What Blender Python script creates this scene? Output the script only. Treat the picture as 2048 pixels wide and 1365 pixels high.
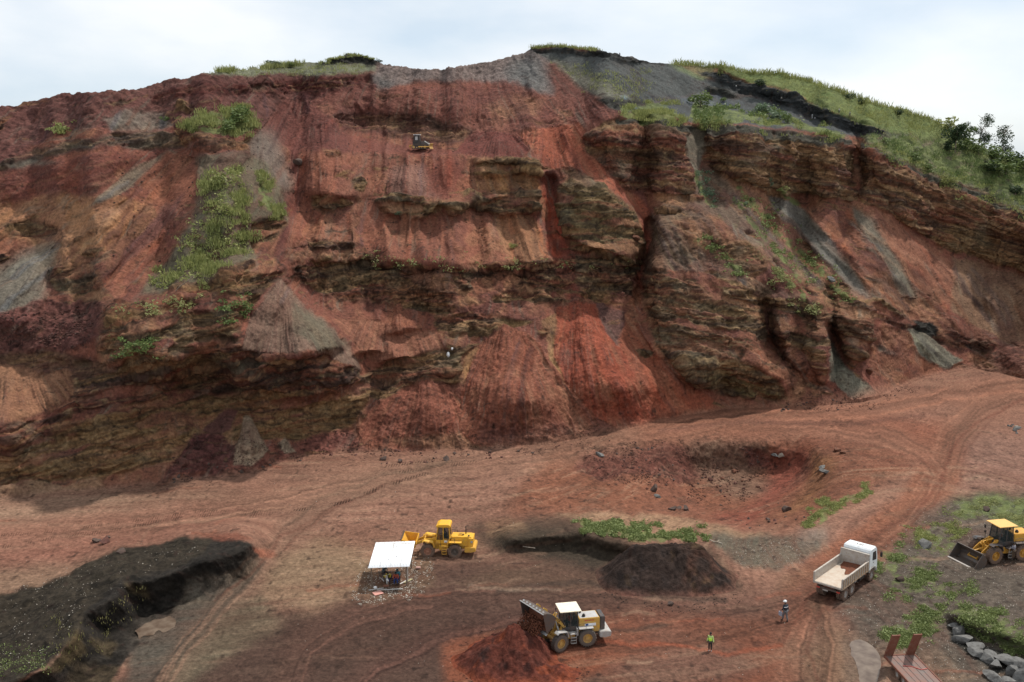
import bpy, bmesh, math, random
import numpy as np
from mathutils import Vector, Matrix
PI = math.pi
R = math.radians
random.seed(7)
for o in list(bpy.data.objects): bpy.data.objects.remove(o, do_unlink=True)
SC = bpy.context.scene
COL = SC.collection
# ------------------------------------------------------------------ camera, sky, sun, exposure
CAM_H = 43.0
PITCH = R(10.6)
FPX = 1991.1                       # focal length in pixels of the 2048 px wide photograph (35 mm lens)
cd = bpy.data.cameras.new('camera'); cam = bpy.data.objects.new('camera', cd); COL.objects.link(cam)
cd.lens = 35.0; cd.sensor_width = 36.0; cd.clip_start = 0.5; cd.clip_end = 5000
cam.location = (0, 0, CAM_H); cam.rotation_euler = (PI/2 - PITCH, 0, 0)
SC.camera = cam
SUN_EL, SUN_AZ = R(58), R(48)      # azimuth measured from +Y (into the picture) towards +X (right)
world = bpy.data.worlds.new('World'); SC.world = world; world.use_nodes = True
wn, wl = world.node_tree.nodes, world.node_tree.links
wn.clear()
wo = wn.new('ShaderNodeOutputWorld'); wb = wn.new('ShaderNodeBackground'); wc = wn.new('ShaderNodeBackground')
sky = wn.new('ShaderNodeTexSky'); sky.sky_type = 'NISHITA'; sky.sun_disc = False
sky.sun_elevation = SUN_EL; sky.sun_rotation = SUN_AZ; sky.air_density = 1.0; sky.dust_density = 2.5; sky.altitude = 1500
wb.inputs['Strength'].default_value = 0.12
wl.new(sky.outputs[0], wb.inputs['Color'])
# procedural cloud cover over the Nishita sky
tc = wn.new('ShaderNodeTexCoord'); mp = wn.new('ShaderNodeMapping'); mp.inputs['Scale'].default_value = (1.0, 1.0, 2.6)
mp.inputs['Location'].default_value = (0.35, 0.0, 0.1)
n1 = wn.new('ShaderNodeTexNoise'); n1.inputs['Scale'].default_value = 2.3; n1.inputs['Detail'].default_value = 7; n1.inputs['Roughness'].default_value = 0.52
n1.inputs['Distortion'].default_value = 0.35
cr = wn.new('ShaderNodeValToRGB'); cr.color_ramp.elements[0].position = 0.40; cr.color_ramp.elements[1].position = 0.62
cr.color_ramp.elements[0].color = (0.72, 0.72, 0.72, 1); cr.color_ramp.elements[1].color = (1, 1, 1, 1)
n2 = wn.new('ShaderNodeTexNoise'); n2.inputs['Scale'].default_value = 3.2; n2.inputs['Detail'].default_value = 8
cr2 = wn.new('ShaderNodeValToRGB'); cr2.color_ramp.elements[0].position = 0.35; cr2.color_ramp.elements[1].position = 0.62
cr2.color_ramp.elements[0].color = (0.64, 0.74, 0.84, 1); cr2.color_ramp.elements[1].color = (0.96, 0.97, 0.98, 1)
wl.new(tc.outputs['Generated'], mp.inputs[0]); wl.new(mp.outputs[0], n1.inputs[0]); wl.new(mp.outputs[0], n2.inputs[0])
wl.new(n1.outputs[0], cr.inputs[0]); wl.new(n2.outputs[0], cr2.inputs[0]); wl.new(cr2.outputs[0], wc.inputs['Color'])
wc.inputs['Strength'].default_value = .97
wm = wn.new('ShaderNodeMixShader')
wl.new(cr.outputs[0], wm.inputs[0]); wl.new(wb.outputs[0], wm.inputs[1]); wl.new(wc.outputs[0], wm.inputs[2])
wl.new(wm.outputs[0], wo.inputs[0])
sd = bpy.data.lights.new('sun', 'SUN'); sun = bpy.data.objects.new('sun', sd); COL.objects.link(sun)
sd.energy = 3.5; sd.angle = R(3.0); sd.color = (1.0, 0.955, 0.89)
sv = Vector((math.sin(SUN_AZ)*math.cos(SUN_EL), math.cos(SUN_AZ)*math.cos(SUN_EL), math.sin(SUN_EL)))
sun.rotation_euler = sv.to_track_quat('Z', 'Y').to_euler(); sun.location = (60, 100, 160)
SC.view_settings.view_transform = 'Standard'; SC.view_settings.look = 'None'
SC.view_settings.exposure = 0.18; SC.view_settings.gamma = 1.0
SC.view_settings.use_curve_mapping = False
SC.cycles.max_bounces = 4; SC.cycles.transparent_max_bounces = 8
# ------------------------------------------------------------------ numpy noise
_rng = np.random.RandomState(11)
_T1 = _rng.rand(256*256).astype(np.float32)
_P = _rng.permutation(256).astype(np.int64)
_P = np.concatenate([_P, _P, _P])
def n2(x, y, s=0):
    x = np.asarray(x, np.float32) + s*17.31; y = np.asarray(y, np.float32) + s*31.77
    xi = np.floor(x); yi = np.floor(y); fx = x-xi; fy = y-yi
    fx = fx*fx*(3-2*fx); fy = fy*fy*(3-2*fy)
    xi = xi.astype(np.int64) & 255; yi = yi.astype(np.int64) & 255
    x1 = (xi+1) & 255; y1 = (yi+1) & 255
    a = _T1[yi*256+xi]; b = _T1[yi*256+x1]; c = _T1[y1*256+xi]; d = _T1[y1*256+x1]
    return ((a+(b-a)*fx)*(1-fy)+(c+(d-c)*fx)*fy)*2-1
def n3(x, y, z, s=0):
    z = np.asarray(z, np.float32) + s*7.7
    zi = np.floor(z); fz = z-zi; fz = fz*fz*(3-2*fz); zi = zi.astype(np.int64) & 255
    x = np.asarray(x, np.float32) + s*17.31; y = np.asarray(y, np.float32) + s*31.77
    xi = np.floor(x); yi = np.floor(y); fx = x-xi; fy = y-yi
    fx = fx*fx*(3-2*fx); fy = fy*fy*(3-2*fy)
    xi = xi.astype(np.int64) & 255; yi = yi.astype(np.int64) & 255
    x1 = (xi+1) & 255; y1 = (yi+1) & 255
    out = 0
    for k, w in ((0, 1-fz), (1, fz)):
        o = _P[(zi+k) & 255]; p = _P[(zi+k+91) & 255]
        X0 = (xi+o) & 255; X1 = (x1+o) & 255; Y0 = ((yi+p) & 255)*256; Y1 = ((y1+p) & 255)*256
        a = _T1[Y0+X0]; b = _T1[Y0+X1]; c = _T1[Y1+X0]; d = _T1[Y1+X1]
        out = out + w*((a+(b-a)*fx)*(1-fy)+(c+(d-c)*fx)*fy)
    return out*2-1
def fb2(x, y, o=4, s=0, g=0.5):
    t = 0; a = 1; n = 0
    for i in range(o):
        t = t + a*n2(x*2**i, y*2**i, s+i*3); n += a; a *= g
    return t/n
def fb3(x, y, z, o=3, s=0, g=0.5):
    t = 0; a = 1; n = 0
    for i in range(o):
        t = t + a*n3(x*2**i, y*2**i, z*2**i, s+i*3); n += a; a *= g
    return t/n
def sst(a, b, x):
    t = np.clip((x-a)/(b-a), 0, 1); return t*t*(3-2*t)
# ------------------------------------------------------------------ zone maps (soil colour, slope, height)
CX0, CY0, CS = -560, 0, 2
CW, CH = 1620, 900
def pts(s): return [tuple(float(v) for v in p.split(',')) for p in s.split()]
def blur(a, s):
    if s <= 0.3: return a
    r = max(1, int(3*s)); k = np.exp(-0.5*(np.arange(-r, r+1)/s)**2); k /= k.sum(); k = k.astype(np.float32)
    n = a.shape[0] + a.shape[1]
    def c1(m):
        p = np.pad(m, ((0, 0), (r, r)), 'edge'); o = np.zeros_like(m)
        for i in range(2*r+1): o += k[i]*p[:, i:i+m.shape[1]]
        return o
    if s > 6:      # downsample for wide blurs
        q = max(1, int(s/3)); h, w = a.shape; H2, W2 = -(-h//q), -(-w//q)
        p = np.pad(a, ((0, H2*q-h), (0, W2*q-w)), 'edge').reshape(H2, q, W2, q).mean((1, 3))
        p = blur(p, s/q)
        yy = np.clip((np.arange(h)+.5)/q-.5, 0, H2-1.001); xx = np.clip((np.arange(w)+.5)/q-.5, 0, W2-1.001)
        y0 = yy.astype(int); x0 = xx.astype(int); y1 = np.minimum(y0+1, H2-1); x1 = np.minimum(x0+1, W2-1)
        fy = (yy-y0)[:, None]; fx = (xx-x0)[None]
        g = p[y0]*(1-fy)+p[y1]*fy
        return (g[:, x0]*(1-fx)+g[:, x1]*fx).astype(np.float32)
    return c1(c1(a).T.copy()).T.copy()
def poly_mask(P, soft=3):
    """mask on a crop of the canvas: returns (y0,y1,x0,x1,mask)"""
    q = [((x-CX0)/CS, (y-CY0)/CS) for x, y in P]
    m = int(soft*3/CS)+3
    x0 = max(0, int(min(p[0] for p in q))-m); x1 = min(CW, int(max(p[0] for p in q))+m)
    y0 = max(0, int(min(p[1] for p in q))-m); y1 = min(CH, int(max(p[1] for p in q))+m)
    xs = np.arange(x0, x1)[None, :]+.5; ys = np.arange(y0, y1)[:, None]+.5
    ins = np.zeros((y1-y0, x1-x0), bool)
    for i in range(len(q)):
        ax, ay = q[i]; bx, by = q[i-1]
        if ay == by: continue
        c = ((ay > ys) != (by > ys)) & (xs < (bx-ax)*(ys-ay)/(by-ay)+ax)
        ins ^= c
    return y0, y1, x0, x1, blur(ins.astype(np.float32), soft/CS)
def stroke_mask(P, w, soft=2):
    q = [((x-CX0)/CS, (y-CY0)/CS) for x, y in P]
    m = int((w+soft*3)/CS)+3
    x0 = max(0, int(min(p[0] for p in q))-m); x1 = min(CW, int(max(p[0] for p in q))+m)
    y0 = max(0, int(min(p[1] for p in q))-m); y1 = min(CH, int(max(p[1] for p in q))+m)
    xs = np.arange(x0, x1)[None, :]+.5; ys = np.arange(y0, y1)[:, None]+.5
    d = np.full((y1-y0, x1-x0), 1e9)
    for (ax, ay), (bx, by) in zip(q, q[1:]):
        vx, vy = bx-ax, by-ay; t = np.clip(((xs-ax)*vx+(ys-ay)*vy)/(vx*vx+vy*vy+1e-9), 0, 1)
        d = np.minimum(d, np.hypot(xs-ax-t*vx, ys-ay-t*vy))
    return y0, y1, x0, x1, (1-sst(w/CS/2-soft/CS, w/CS/2+soft/CS, d)).astype(np.float32)
def lin(c):
    c = np.asarray(c, np.float32)/255
    return np.where(c <= 0.04045, c/12.92, ((c+0.055)/1.055)**2.4)
MAPC = np.zeros((CH, CW, 3), np.float32); MAPC[:] = lin((132, 74, 58))
MAPS = np.full((CH, CW), 36, np.float32)        # slope in degrees (hill only)
MAPZ = np.zeros((CH, CW), np.float32)           # height of the quarry floor
MAPG = np.zeros((CH, CW), np.float32)           # how green
MAPW = np.zeros((CH, CW), np.float32)           # pale stones and chips
MAPR = np.zeros((CH, CW), np.float32)           # roughness of the rubble
MAPA = [np.full((CH, CW), 900, np.float32), np.full((CH, CW), -150, np.float32)]   # where the scree streaks fan from
def Z(col, sl, s, soft=4, op=1, w=None, rub=None, apex=None):
    soft = soft*.5 if soft <= 8 else soft*.8
    y0, y1, x0, x1, m = poly_mask(pts(s), soft)
    if col is not None: MAPC[y0:y1, x0:x1] += (lin(col)-MAPC[y0:y1, x0:x1])*(m*op)[..., None]
    if sl is not None: MAPS[y0:y1, x0:x1] += (sl-MAPS[y0:y1, x0:x1])*m
    if w is not None: MAPW[y0:y1, x0:x1] += (w-MAPW[y0:y1, x0:x1])*m
    if rub is not None: MAPR[y0:y1, x0:x1] += (rub-MAPR[y0:y1, x0:x1])*m
    if apex is not None:
        for k in (0, 1): MAPA[k][y0:y1, x0:x1][m > .5] = apex[k]
def H(dz, s, soft=8):
    y0, y1, x0, x1, m = poly_mask(pts(s), soft); MAPZ[y0:y1, x0:x1] += dz*m
def S(col, w, s, op=.6, soft=2, dz=0, g=None):
    y0, y1, x0, x1, m = stroke_mask(pts(s), w, soft)
    if col is not None: MAPC[y0:y1, x0:x1] += (lin(col)-MAPC[y0:y1, x0:x1])*(m*op)[..., None]
    if dz: MAPZ[y0:y1, x0:x1] += dz*m
    if g is not None: MAPG[y0:y1, x0:x1] = np.maximum(MAPG[y0:y1, x0:x1], m*g)
def G(v, s, soft=5):
    y0, y1, x0, x1, m = poly_mask(pts(s), soft); MAPG[y0:y1, x0:x1] = np.maximum(MAPG[y0:y1, x0:x1], m*v)
BASE = pts("-560,1040 -200,1015 0,1000 120,987 330,966 500,946 600,912 720,906 900,900 1020,896 1150,880 1260,856 1330,838 1450,817 1560,815 1650,811 1750,802 1800,778 1850,752 1950,738 2048,757 2300,800 2640,860")
SKY = pts("-560,330 -300,270 0,215 15,213 30,215 50,208 90,199 130,188 178,184 200,188 250,181 285,177 345,160 400,154 440,146 475,143 530,135 600,127 645,124 655,115 700,113 745,114 757,128 830,138 860,141 900,137 950,130 1000,121 1050,107 1065,97 1110,94 1180,98 1240,111 1330,128 1400,130 1450,135 1500,146 1560,152 1620,165 1680,185 1750,205 1800,222 1870,245 1900,256 1950,288 2000,308 2048,320 2300,400 2640,470")
# ---- upper left and ridge
Z((98,58,54), 34, "-560,180 0,180 130,160 345,140 520,130 760,150 800,215 560,215 520,262 330,250 120,262 0,335 -560,500", 6, rub=1.3)
Z((84,38,35), 56, "300,192 380,172 560,163 750,148 770,166 720,188 560,190 400,192 300,205")
Z((108,106,88), 16, "400,152 530,120 650,110 757,110 750,143 690,153 560,150 480,152")
Z((44,42,40), 66, "642,130 652,100 748,100 757,133 700,129 660,132", 2)
Z((120,100,98), 34, "745,160 757,110 830,110 900,110 1050,90 1100,108 1110,192 1040,192 1000,166 860,160 780,178", 6, rub=1.2)
Z((98,96,98), 34, "738,148 780,158 800,176 760,182", 12, .8)
Z((100,96,98), 34, "1040,112 1088,116 1100,180 1060,196 1030,180 1002,160", 14, .9)
Z((106,62,56), 34, "1092,112 1130,140 1200,195 1262,214 1240,240 1180,232 1120,215 1105,180", 10, .85, rub=.8)
Z((122,68,58), 27, "560,215 700,180 1000,168 1180,200 1230,240 1150,262 1000,290 930,275 700,262 560,258", 8, rub=1)
Z((150,100,72), 27, "1010,190 1090,196 1080,230 1020,240 960,215", 8, .5)
Z((86,52,45), 56, "650,236 680,228 760,226 850,232 950,262 928,286 870,286 800,278 700,262", 4)
Z((110,78,52), 52, "730,236 790,236 800,262 740,262", 6, .6)
Z((116,64,55), 9, "560,266 640,262 700,268 760,284 840,297 960,300 955,312 820,312 700,303 600,296", 4)
Z((112,56,50), 33, "945,268 985,262 1040,266 1062,300 1035,322 960,320 905,303", 4, apex=(1000,240))
# ---- left flank
Z((78,64,59), 60, "-560,520 0,322 90,292 230,264 330,262 385,282 330,300 200,292 80,320 0,347 -560,560", 4)
Z((112,100,92), 38, "200,238 270,220 330,224 350,250 300,262 230,262", 6, .8)
Z((116,104,94), 38, "10,330 70,318 130,325 120,342 60,350", 5, .8)
Z((114,58,46), 50, "-560,560 0,345 150,318 330,302 270,348 160,402 0,425 -560,620", 6)
Z((152,100,66), 42, "-560,620 0,415 120,385 260,400 340,430 260,505 200,560 150,565 90,545 60,485 0,475 -560,700", 8)
Z((96,66,50), 60, "0,452 60,440 130,455 100,475 20,478", 4); Z((92,66,50), 62, "90,530 150,535 230,500 250,520 200,560 230,600 150,600 95,572", 5)
Z((120,100,86), 37, "342,296 352,303 300,348 240,392 180,416 200,388 270,336", 4, apex=(480,180))
Z((110,102,93), 36, "100,476 130,472 96,540 86,620 40,632 -80,640 -60,560", 12, .9, apex=(160,420))
Z((140,80,60), 36, "335,300 395,318 392,380 330,480 240,565 205,580 240,520 310,430 300,380 270,370", 5, apex=(560,80))
Z((110,66,62), 38, "330,420 372,380 352,440 290,500 240,540 250,500", 6, .8)
Z((88,56,46), 70, "345,262 420,240 522,258 518,300 480,332 440,325 400,312 372,296", 4)
Z((108,58,52), 34, "560,205 620,205 700,275 690,330 640,392 600,480 540,560 560,480 590,400 575,300 520,262", 8, apex=(640,100))
Z((108,94,88), 38, "515,256 548,263 562,300 586,378 572,393 545,378 503,330 498,290", 10, .9, apex=(530,160))
Z((98,88,72), 39, "390,312 480,300 530,330 572,400 582,440 540,492 520,512 430,562 330,592 275,585 340,520 385,440 400,380", 6)
Z((88,64,46), 66, "505,445 560,430 582,445 545,492 560,520 520,520 500,480", 4)
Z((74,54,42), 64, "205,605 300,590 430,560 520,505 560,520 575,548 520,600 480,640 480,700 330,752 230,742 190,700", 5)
Z((126,90,58), 76, "203,640 250,608 300,592 420,562 470,540 530,520 480,580 380,610 300,630 240,650 222,700 200,690", 4, .85)
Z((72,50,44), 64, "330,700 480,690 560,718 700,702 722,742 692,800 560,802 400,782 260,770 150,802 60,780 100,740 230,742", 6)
Z((98,56,52), 27, "-560,700 0,620 100,602 205,600 192,682 130,702 0,702 -560,800", 5, w=.5, rub=1.6)
Z((84,54,46), 56, "-560,800 0,702 130,702 232,742 100,770 0,772 -560,880", 6)
Z((140,92,68), 35, "-560,920 0,722 60,738 80,752 140,740 152,792 80,845 0,882 -560,960", 5, apex=(20,640))
Z((122,88,56), 60, "-560,1020 0,900 200,832 360,792 560,790 700,780 745,742 742,800 700,852 600,880 500,882 300,932 200,962 0,965 -560,1040", 5)
Z((94,54,46), 60, "-560,960 0,850 150,802 330,786 420,790 200,832 0,915 -560,1010", 6)
Z((100,54,46), 60, "0,925 80,900 180,880 160,910 60,935", 6, .7)
Z((84,72,52), 66, "0,952 60,952 105,965 95,975 0,980", 3)
Z((120,68,58), 33, "300,970 330,955 390,935 450,915 480,885 560,892 620,878 700,862 742,905 600,915 500,950", 5, w=.2, rub=1.5)
Z((96,52,52), 33, "330,955 390,870 440,865 480,905 440,950 370,962", 5, rub=1.7)
Z((150,122,102), 37, "488,830 502,840 535,905 500,938 465,935 480,885", 3, apex=(495,800))
Z((150,124,104), 36, "555,892 572,878 592,905 570,910", 3, apex=(572,850))
Z((100,62,58), 37, "455,815 478,820 460,860 420,870 400,862", 3)
Z((140,104,80), 34, "-560,1000 0,978 60,958 130,976 190,950 218,985 100,995 0,1003 -560,1045", 4)
Z((122,92,80), 37, "560,556 600,602 700,690 722,742 640,702 560,712 480,702 500,640", 3, apex=(560,510))
Z((96,88,74), 38, "585,600 640,640 695,690 640,707 580,660", 6, .8)
# ---- middle
Z((140,80,62), 36, "600,305 840,312 1060,320 1100,400 1110,520 900,532 760,522 700,482 570,500 600,400", 8)
Z((122,84,76), 36, "780,330 850,330 880,392 840,402 770,392", 8, .8, apex=(815,230))
Z((150,98,66), 36, "980,425 1060,430 1100,500 1080,530 1020,530", 8, .8, apex=(960,300))
Z((126,62,50), 35, "840,310 950,322 960,380 900,400 860,385", 8, .7)
Z((98,70,50), 71, "748,403 800,388 862,397 905,402 872,427 842,440 790,432 768,425", 3)
Z((100,74,54), 66, "620,388 660,392 712,402 705,424 645,426 622,412", 4)
Z((100,72,50), 71, "880,404 930,384 962,390 1010,378 1082,378 1086,420 1002,432 940,412 900,432", 3)
Z((98,70,52), 66, "703,360 722,350 738,366 728,385 710,380", 3); Z((112,74,54), 66, "645,300 680,298 682,314 650,318", 3)
Z((122,90,58), 72, "950,320 1000,316 1082,318 1092,352 1000,360 950,352", 3)
Z((156,102,62), 40, "955,352 1082,346 1084,376 990,386 955,380", 3)
Z((84,58,46), 66, "568,502 640,480 702,482 762,522 900,532 1150,520 1292,512 1292,592 1172,602 1052,622 982,652 902,662 850,622 762,612 682,602 600,566", 5, rub=1.6)
Z((80,66,50), 66, "690,500 730,505 750,560 715,560", 8, .7); Z((104,62,48), 60, "760,540 860,545 840,590 770,600", 12, .6)
Z((78,70,52), 70, "1150,515 1290,510 1285,575 1200,590 1150,560", 6, .7)
Z((132,86,64), 40, "820,540 890,545 920,575 870,580 830,565", 6, .8)
Z((138,78,58), 36, "758,652 775,618 800,608 832,650 780,660", 3, apex=(795,560))
Z((140,85,66), 36, "660,640 760,640 800,655 870,662 890,700 850,722 742,722 712,690", 4, apex=(780,520))
Z((140,78,56), 35, "940,560 1020,545 1050,560 1010,585 950,590", 5, .6)
Z((98,64,47), 64, "700,782 742,738 800,716 900,690 935,700 945,735 935,765 850,782 760,802", 4)
Z((84,54,44), 66, "860,640 960,610 1060,620 1090,625 1060,650 1000,660 960,690 935,705 890,690", 4)
Z((100,76,50), 66, "960,600 1060,596 1130,590 1200,600 1160,606 1100,612 1040,650 985,655", 5, .6)
Z((150,104,66), 36, "925,712 975,690 960,740 930,775 922,760", 3)
Z((132,72,56), 34, "845,764 900,770 962,832 945,900 742,908 715,860 750,802", 5, w=.1, rub=1.1, apex=(850,690))
Z((142,104,76), 33, "760,880 930,862 1050,872 1040,900 900,905", 8, .5)
Z((132,72,54), 35.5, "1010,648 1050,668 1110,720 1170,800 1196,852 1100,888 1000,896 950,890 920,862 925,782 958,690", 3, rub=.8, apex=(1010,590))
Z((100,58,50), 34.5, "960,840 1060,850 1180,850 1100,888 960,893", 10, .7, rub=1.5)
Z((146,106,66), 36, "1080,640 1112,628 1106,700 1132,770 1102,722", 2)
Z((140,64,44), 35, "1108,620 1160,604 1192,610 1242,680 1302,762 1352,832 1242,862 1190,836 1122,752 1106,690", 3, rub=.8, apex=(1150,540))
Z((144,76,54), 36, "1250,620 1292,682 1342,742 1430,800 1402,824 1322,842 1282,762 1240,690", 3, apex=(1200,540))
Z((100,66,62), 38, "1190,604 1252,622 1236,692 1212,668", 3)
Z((150,74,50), 34, "1300,770 1400,790 1450,812 1330,842 1290,800", 8)
Z((92,70,50), 70, "1268,696 1308,702 1300,714 1280,712", 2)
# ---- blocks in the centre and the red chutes
Z((104,84,56), 68, "1118,372 1150,350 1182,352 1242,402 1292,442 1292,502 1260,520 1200,515 1150,502 1114,432", 4)
Z((96,72,60), 45, "1120,345 1150,330 1200,370 1180,380", 5, .7)
Z((152,76,54), 33, "1040,262 1160,248 1202,302 1292,402 1312,452 1300,470 1262,412 1200,362 1140,332 1110,340 1085,330", 4, apex=(1090,160))
Z((116,70,64), 37, "1165,262 1210,320 1290,395 1310,440 1290,410 1230,360 1180,300", 4, .8)
Z((150,66,44), 36, "1090,348 1112,350 1106,402 1132,482 1152,520 1130,525 1102,522 1082,442", 3)
Z((126,60,46), 60, "1100,522 1152,520 1150,560 1112,562", 4, .8)
Z((156,76,50), 34, "1105,580 1150,572 1180,596 1140,602 1090,600", 4)
Z((150,66,44), 38, "1290,430 1312,440 1318,470 1300,505 1292,510 1285,470", 3)
Z((150,74,52), 36, "1284,525 1290,520 1284,560 1288,602 1272,617 1250,612 1266,590 1258,570 1270,545", 3)
# ---- right side: stepped cliffs
Z((130,82,60), 37, "1300,330 1400,320 1562,370 1712,402 1802,500 1842,610 1802,650 1640,602 1400,442 1310,440", 8)
Z((108,88,76), 38, "1385,330 1425,330 1562,482 1642,562 1742,642 1690,640 1642,582 1540,520 1440,440 1340,400 1368,352", 8, .9, w=.3)
Z((110,84,66), 42, "1300,430 1340,400 1402,422 1502,560 1642,602 1502,592 1422,547 1290,542 1300,480", 8, rub=1.3)
Z((138,88,60), 40, "1340,445 1400,440 1480,500 1520,560 1460,530 1380,490", 8, .7)
Z((106,76,52), 58, "1430,480 1500,485 1535,540 1500,560 1440,510", 6, .8)
Z((150,100,66), 38, "1300,378 1345,370 1380,388 1370,420 1310,400", 5, .8, apex=(1340,330))
Z((96,93,90), 37, "1530,374 1584,388 1674,490 1752,606 1700,572 1608,480 1550,425", 8, .85, apex=(1420,240))
Z((104,96,86), 37, "1700,408 1750,440 1778,500 1840,596 1800,594 1745,492 1712,452", 8, .85, apex=(1640,260))
Z((132,74,52), 37, "1562,380 1640,395 1700,410 1715,450 1760,540 1700,520 1620,430", 5, .7)
Z((142,86,66), 36, "1742,402 1902,522 1912,602 1882,612 1822,562 1762,472", 5, apex=(1640,260))
Z((128,92,72), 36, "1905,512 2048,552 2300,610 2640,700 2640,760 2300,720 2048,702 1902,622", 6, w=.2, apex=(1880,300))
Z((94,70,50), 68, "1290,540 1422,545 1502,582 1522,602 1527,642 1532,692 1482,722 1562,762 1582,802 1542,810 1442,792 1382,762 1312,692 1288,622", 4)
Z((122,102,62), 66, "1400,750 1442,742 1562,792 1562,806 1482,797", 5, .8)
Z((88,60,46), 67, "1502,592 1642,602 1652,652 1662,722 1652,772 1592,742 1542,682 1532,622", 4)
Z((120,62,46), 60, "1540,640 1560,650 1600,700 1640,720 1650,765 1580,730", 8, .5)
Z((98,68,50), 66, "1640,562 1742,602 1747,692 1742,706 1702,742 1682,682 1652,642", 4)
Z((138,84,62), 37, "1500,702 1560,692 1602,702 1652,782 1662,792 1602,802 1572,762 1482,722", 4, rub=1.2)
Z((130,66,48), 50, "1640,690 1690,740 1740,760 1720,770 1660,760", 6, .7)
Z((102,58,46), 75, "1160,282 1180,262 1232,238 1382,258 1392,382 1342,392 1252,382 1202,332", 4)
Z((100,70,50), 76, "1210,300 1340,300 1340,325 1220,325", 8, .6)
Z((100,58,45), 75, "1392,256 1562,268 1572,342 1582,402 1542,392 1422,332 1388,302", 4)
Z((116,76,50), 76, "1460,265 1560,285 1560,305 1440,290", 8, .6)
Z((100,58,44), 76, "1562,264 1702,292 1717,402 1642,392 1572,382", 4)
Z((118,76,50), 76, "1565,275 1690,296 1690,315 1570,300", 8, .6)
Z((100,64,44), 75, "1720,298 1832,352 1962,402 2048,452 2300,542 2640,640 2640,740 2300,622 2048,547 1902,502 1782,432 1722,402", 4)
Z((118,84,52), 75, "1760,330 1900,380 2048,450 2300,545 2300,575 2048,480 1900,410 1770,350", 8, .6)
Z((70,64,57), 66, "1232,236 1402,248 1562,262 1702,284 1702,296 1562,281 1402,268 1240,252", 3)
Z((74,68,60), 62, "1722,284 1832,336 1962,386 2048,432 2048,446 1962,402 1832,350 1722,298", 3)
Z((112,98,86), 40, "1368,270 1400,262 1410,300 1398,345 1380,330", 3)
Z((74,74,78), 9, "1250,212 1382,190 1562,188 1702,230 1732,276 1562,260 1382,240 1240,228", 5, w=.3)
Z((80,80,82), 31, "1060,100 1182,98 1332,120 1422,160 1562,190 1662,226 1622,228 1502,190 1382,194 1252,212 1182,192 1132,142", 6, apex=(1000,-40))
Z((112,104,92), 31, "1095,112 1180,150 1290,205 1250,212 1182,192 1120,140", 8, .8, w=.2)
Z((110,118,78), 22, "1330,120 1420,125 1440,150 1400,158 1360,146", 5, .7)
Z((50,50,53), 72, "1390,140 1452,148 1562,183 1702,228 1802,268 1902,298 2048,348 2300,440 2300,452 2048,362 1880,318 1760,282 1640,240 1540,204 1440,172", 3)
Z((54,52,53), 72, "1056,100 1182,100 1242,112 1332,130 1242,124 1182,112 1078,108", 2)
Z((54,52,50), 70, "1400,172 1470,188 1485,196 1450,200 1410,188", 3); Z((58,55,53), 60, "1210,195 1300,205 1240,225 1190,205", 4)
Z((108,120,66), 20, "1350,110 1452,120 1562,140 1682,170 1872,235 1952,275 2048,306 2300,390 2300,442 2048,352 1902,296 1762,258 1602,196 1452,146", 3)
Z((96,98,74), 28, "1722,272 1802,264 1902,290 2048,332 2300,442 2300,540 2048,430 1962,386 1832,336 1730,290", 5, rub=1.2)
Z((80,52,45), 66, "1742,592 1832,642 1902,662 1990,690 1965,712 1902,692 1842,682 1792,652 1742,642", 4)
Z((50,46,44), 70, "1830,640 1868,646 1880,672 1850,672 1832,660", 3)
Z((120,62,46), 60, "1740,600 1800,640 1830,665 1780,650 1745,640", 4, .7)
Z((120,112,100), 34, "1815,655 1850,665 1932,722 1900,737 1852,722 1825,692", 3, apex=(1790,610))
Z((110,102,90), 34, "1650,670 1672,700 1702,742 1762,792 1702,802 1662,762", 3, apex=(1640,620))
Z((108,94,84), 36, "1760,690 1790,705 1822,742 1802,762 1762,722", 4)
Z((134,72,52), 32, "1742,702 1852,722 1902,762 1782,792 1742,772", 6)
Z((106,68,54), 31, "1945,735 2000,690 2048,680 2400,700 2400,790 2048,762", 4, rub=1.3)
MAPB = np.zeros((CH, CW), np.float32)           # metres by which spurs and blocks stand out
def B(m_, s, soft):
    y0, y1, x0, x1, m = poly_mask(pts(s), soft); MAPB[y0:y1, x0:x1] += m_*m
B(9, "395,335 480,305 560,400 590,450 600,560 500,640 480,700 330,745 200,700 190,650 215,600 340,560", 20); B(5, "300,600 480,520 560,520 560,620 480,740 300,760 220,720", 14)
B(6, "560,565 640,630 715,725 690,780 600,800 480,795 430,730 500,650", 14)
B(6.5, "1292,535 1422,540 1500,578 1525,640 1530,690 1560,770 1580,806 1440,795 1370,755 1310,690", 12)
B(6, "1530,592 1645,598 1662,720 1655,775 1590,740 1545,660", 6); B(5, "1668,566 1745,604 1745,695 1705,738 1672,650", 6)
B(7, "1310,440 1400,425 1560,500 1640,600 1500,590 1420,545 1300,540", 16)
B(5, "1122,372 1182,352 1242,402 1292,442 1292,502 1260,520 1150,502 1116,432", 6); B(3, "750,402 900,402 870,428 842,440 780,432", 4); B(3, "880,402 955,388 1085,378 1085,424 1002,432 940,412 900,430", 4); B(3, "952,320 1082,318 1090,350 960,352", 4)
B(3.2, "1172,255 1385,258 1390,380 1345,390 1250,382", 7); B(3.2, "1402,258 1560,268 1570,342 1580,400 1540,390 1422,330", 6); B(3.2, "1572,266 1698,292 1712,400 1642,390 1580,382", 6); B(2.5, "1726,300 1832,352 1962,402 2048,452 2300,542 2300,640 2048,547 1902,502 1790,436", 6)
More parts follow.
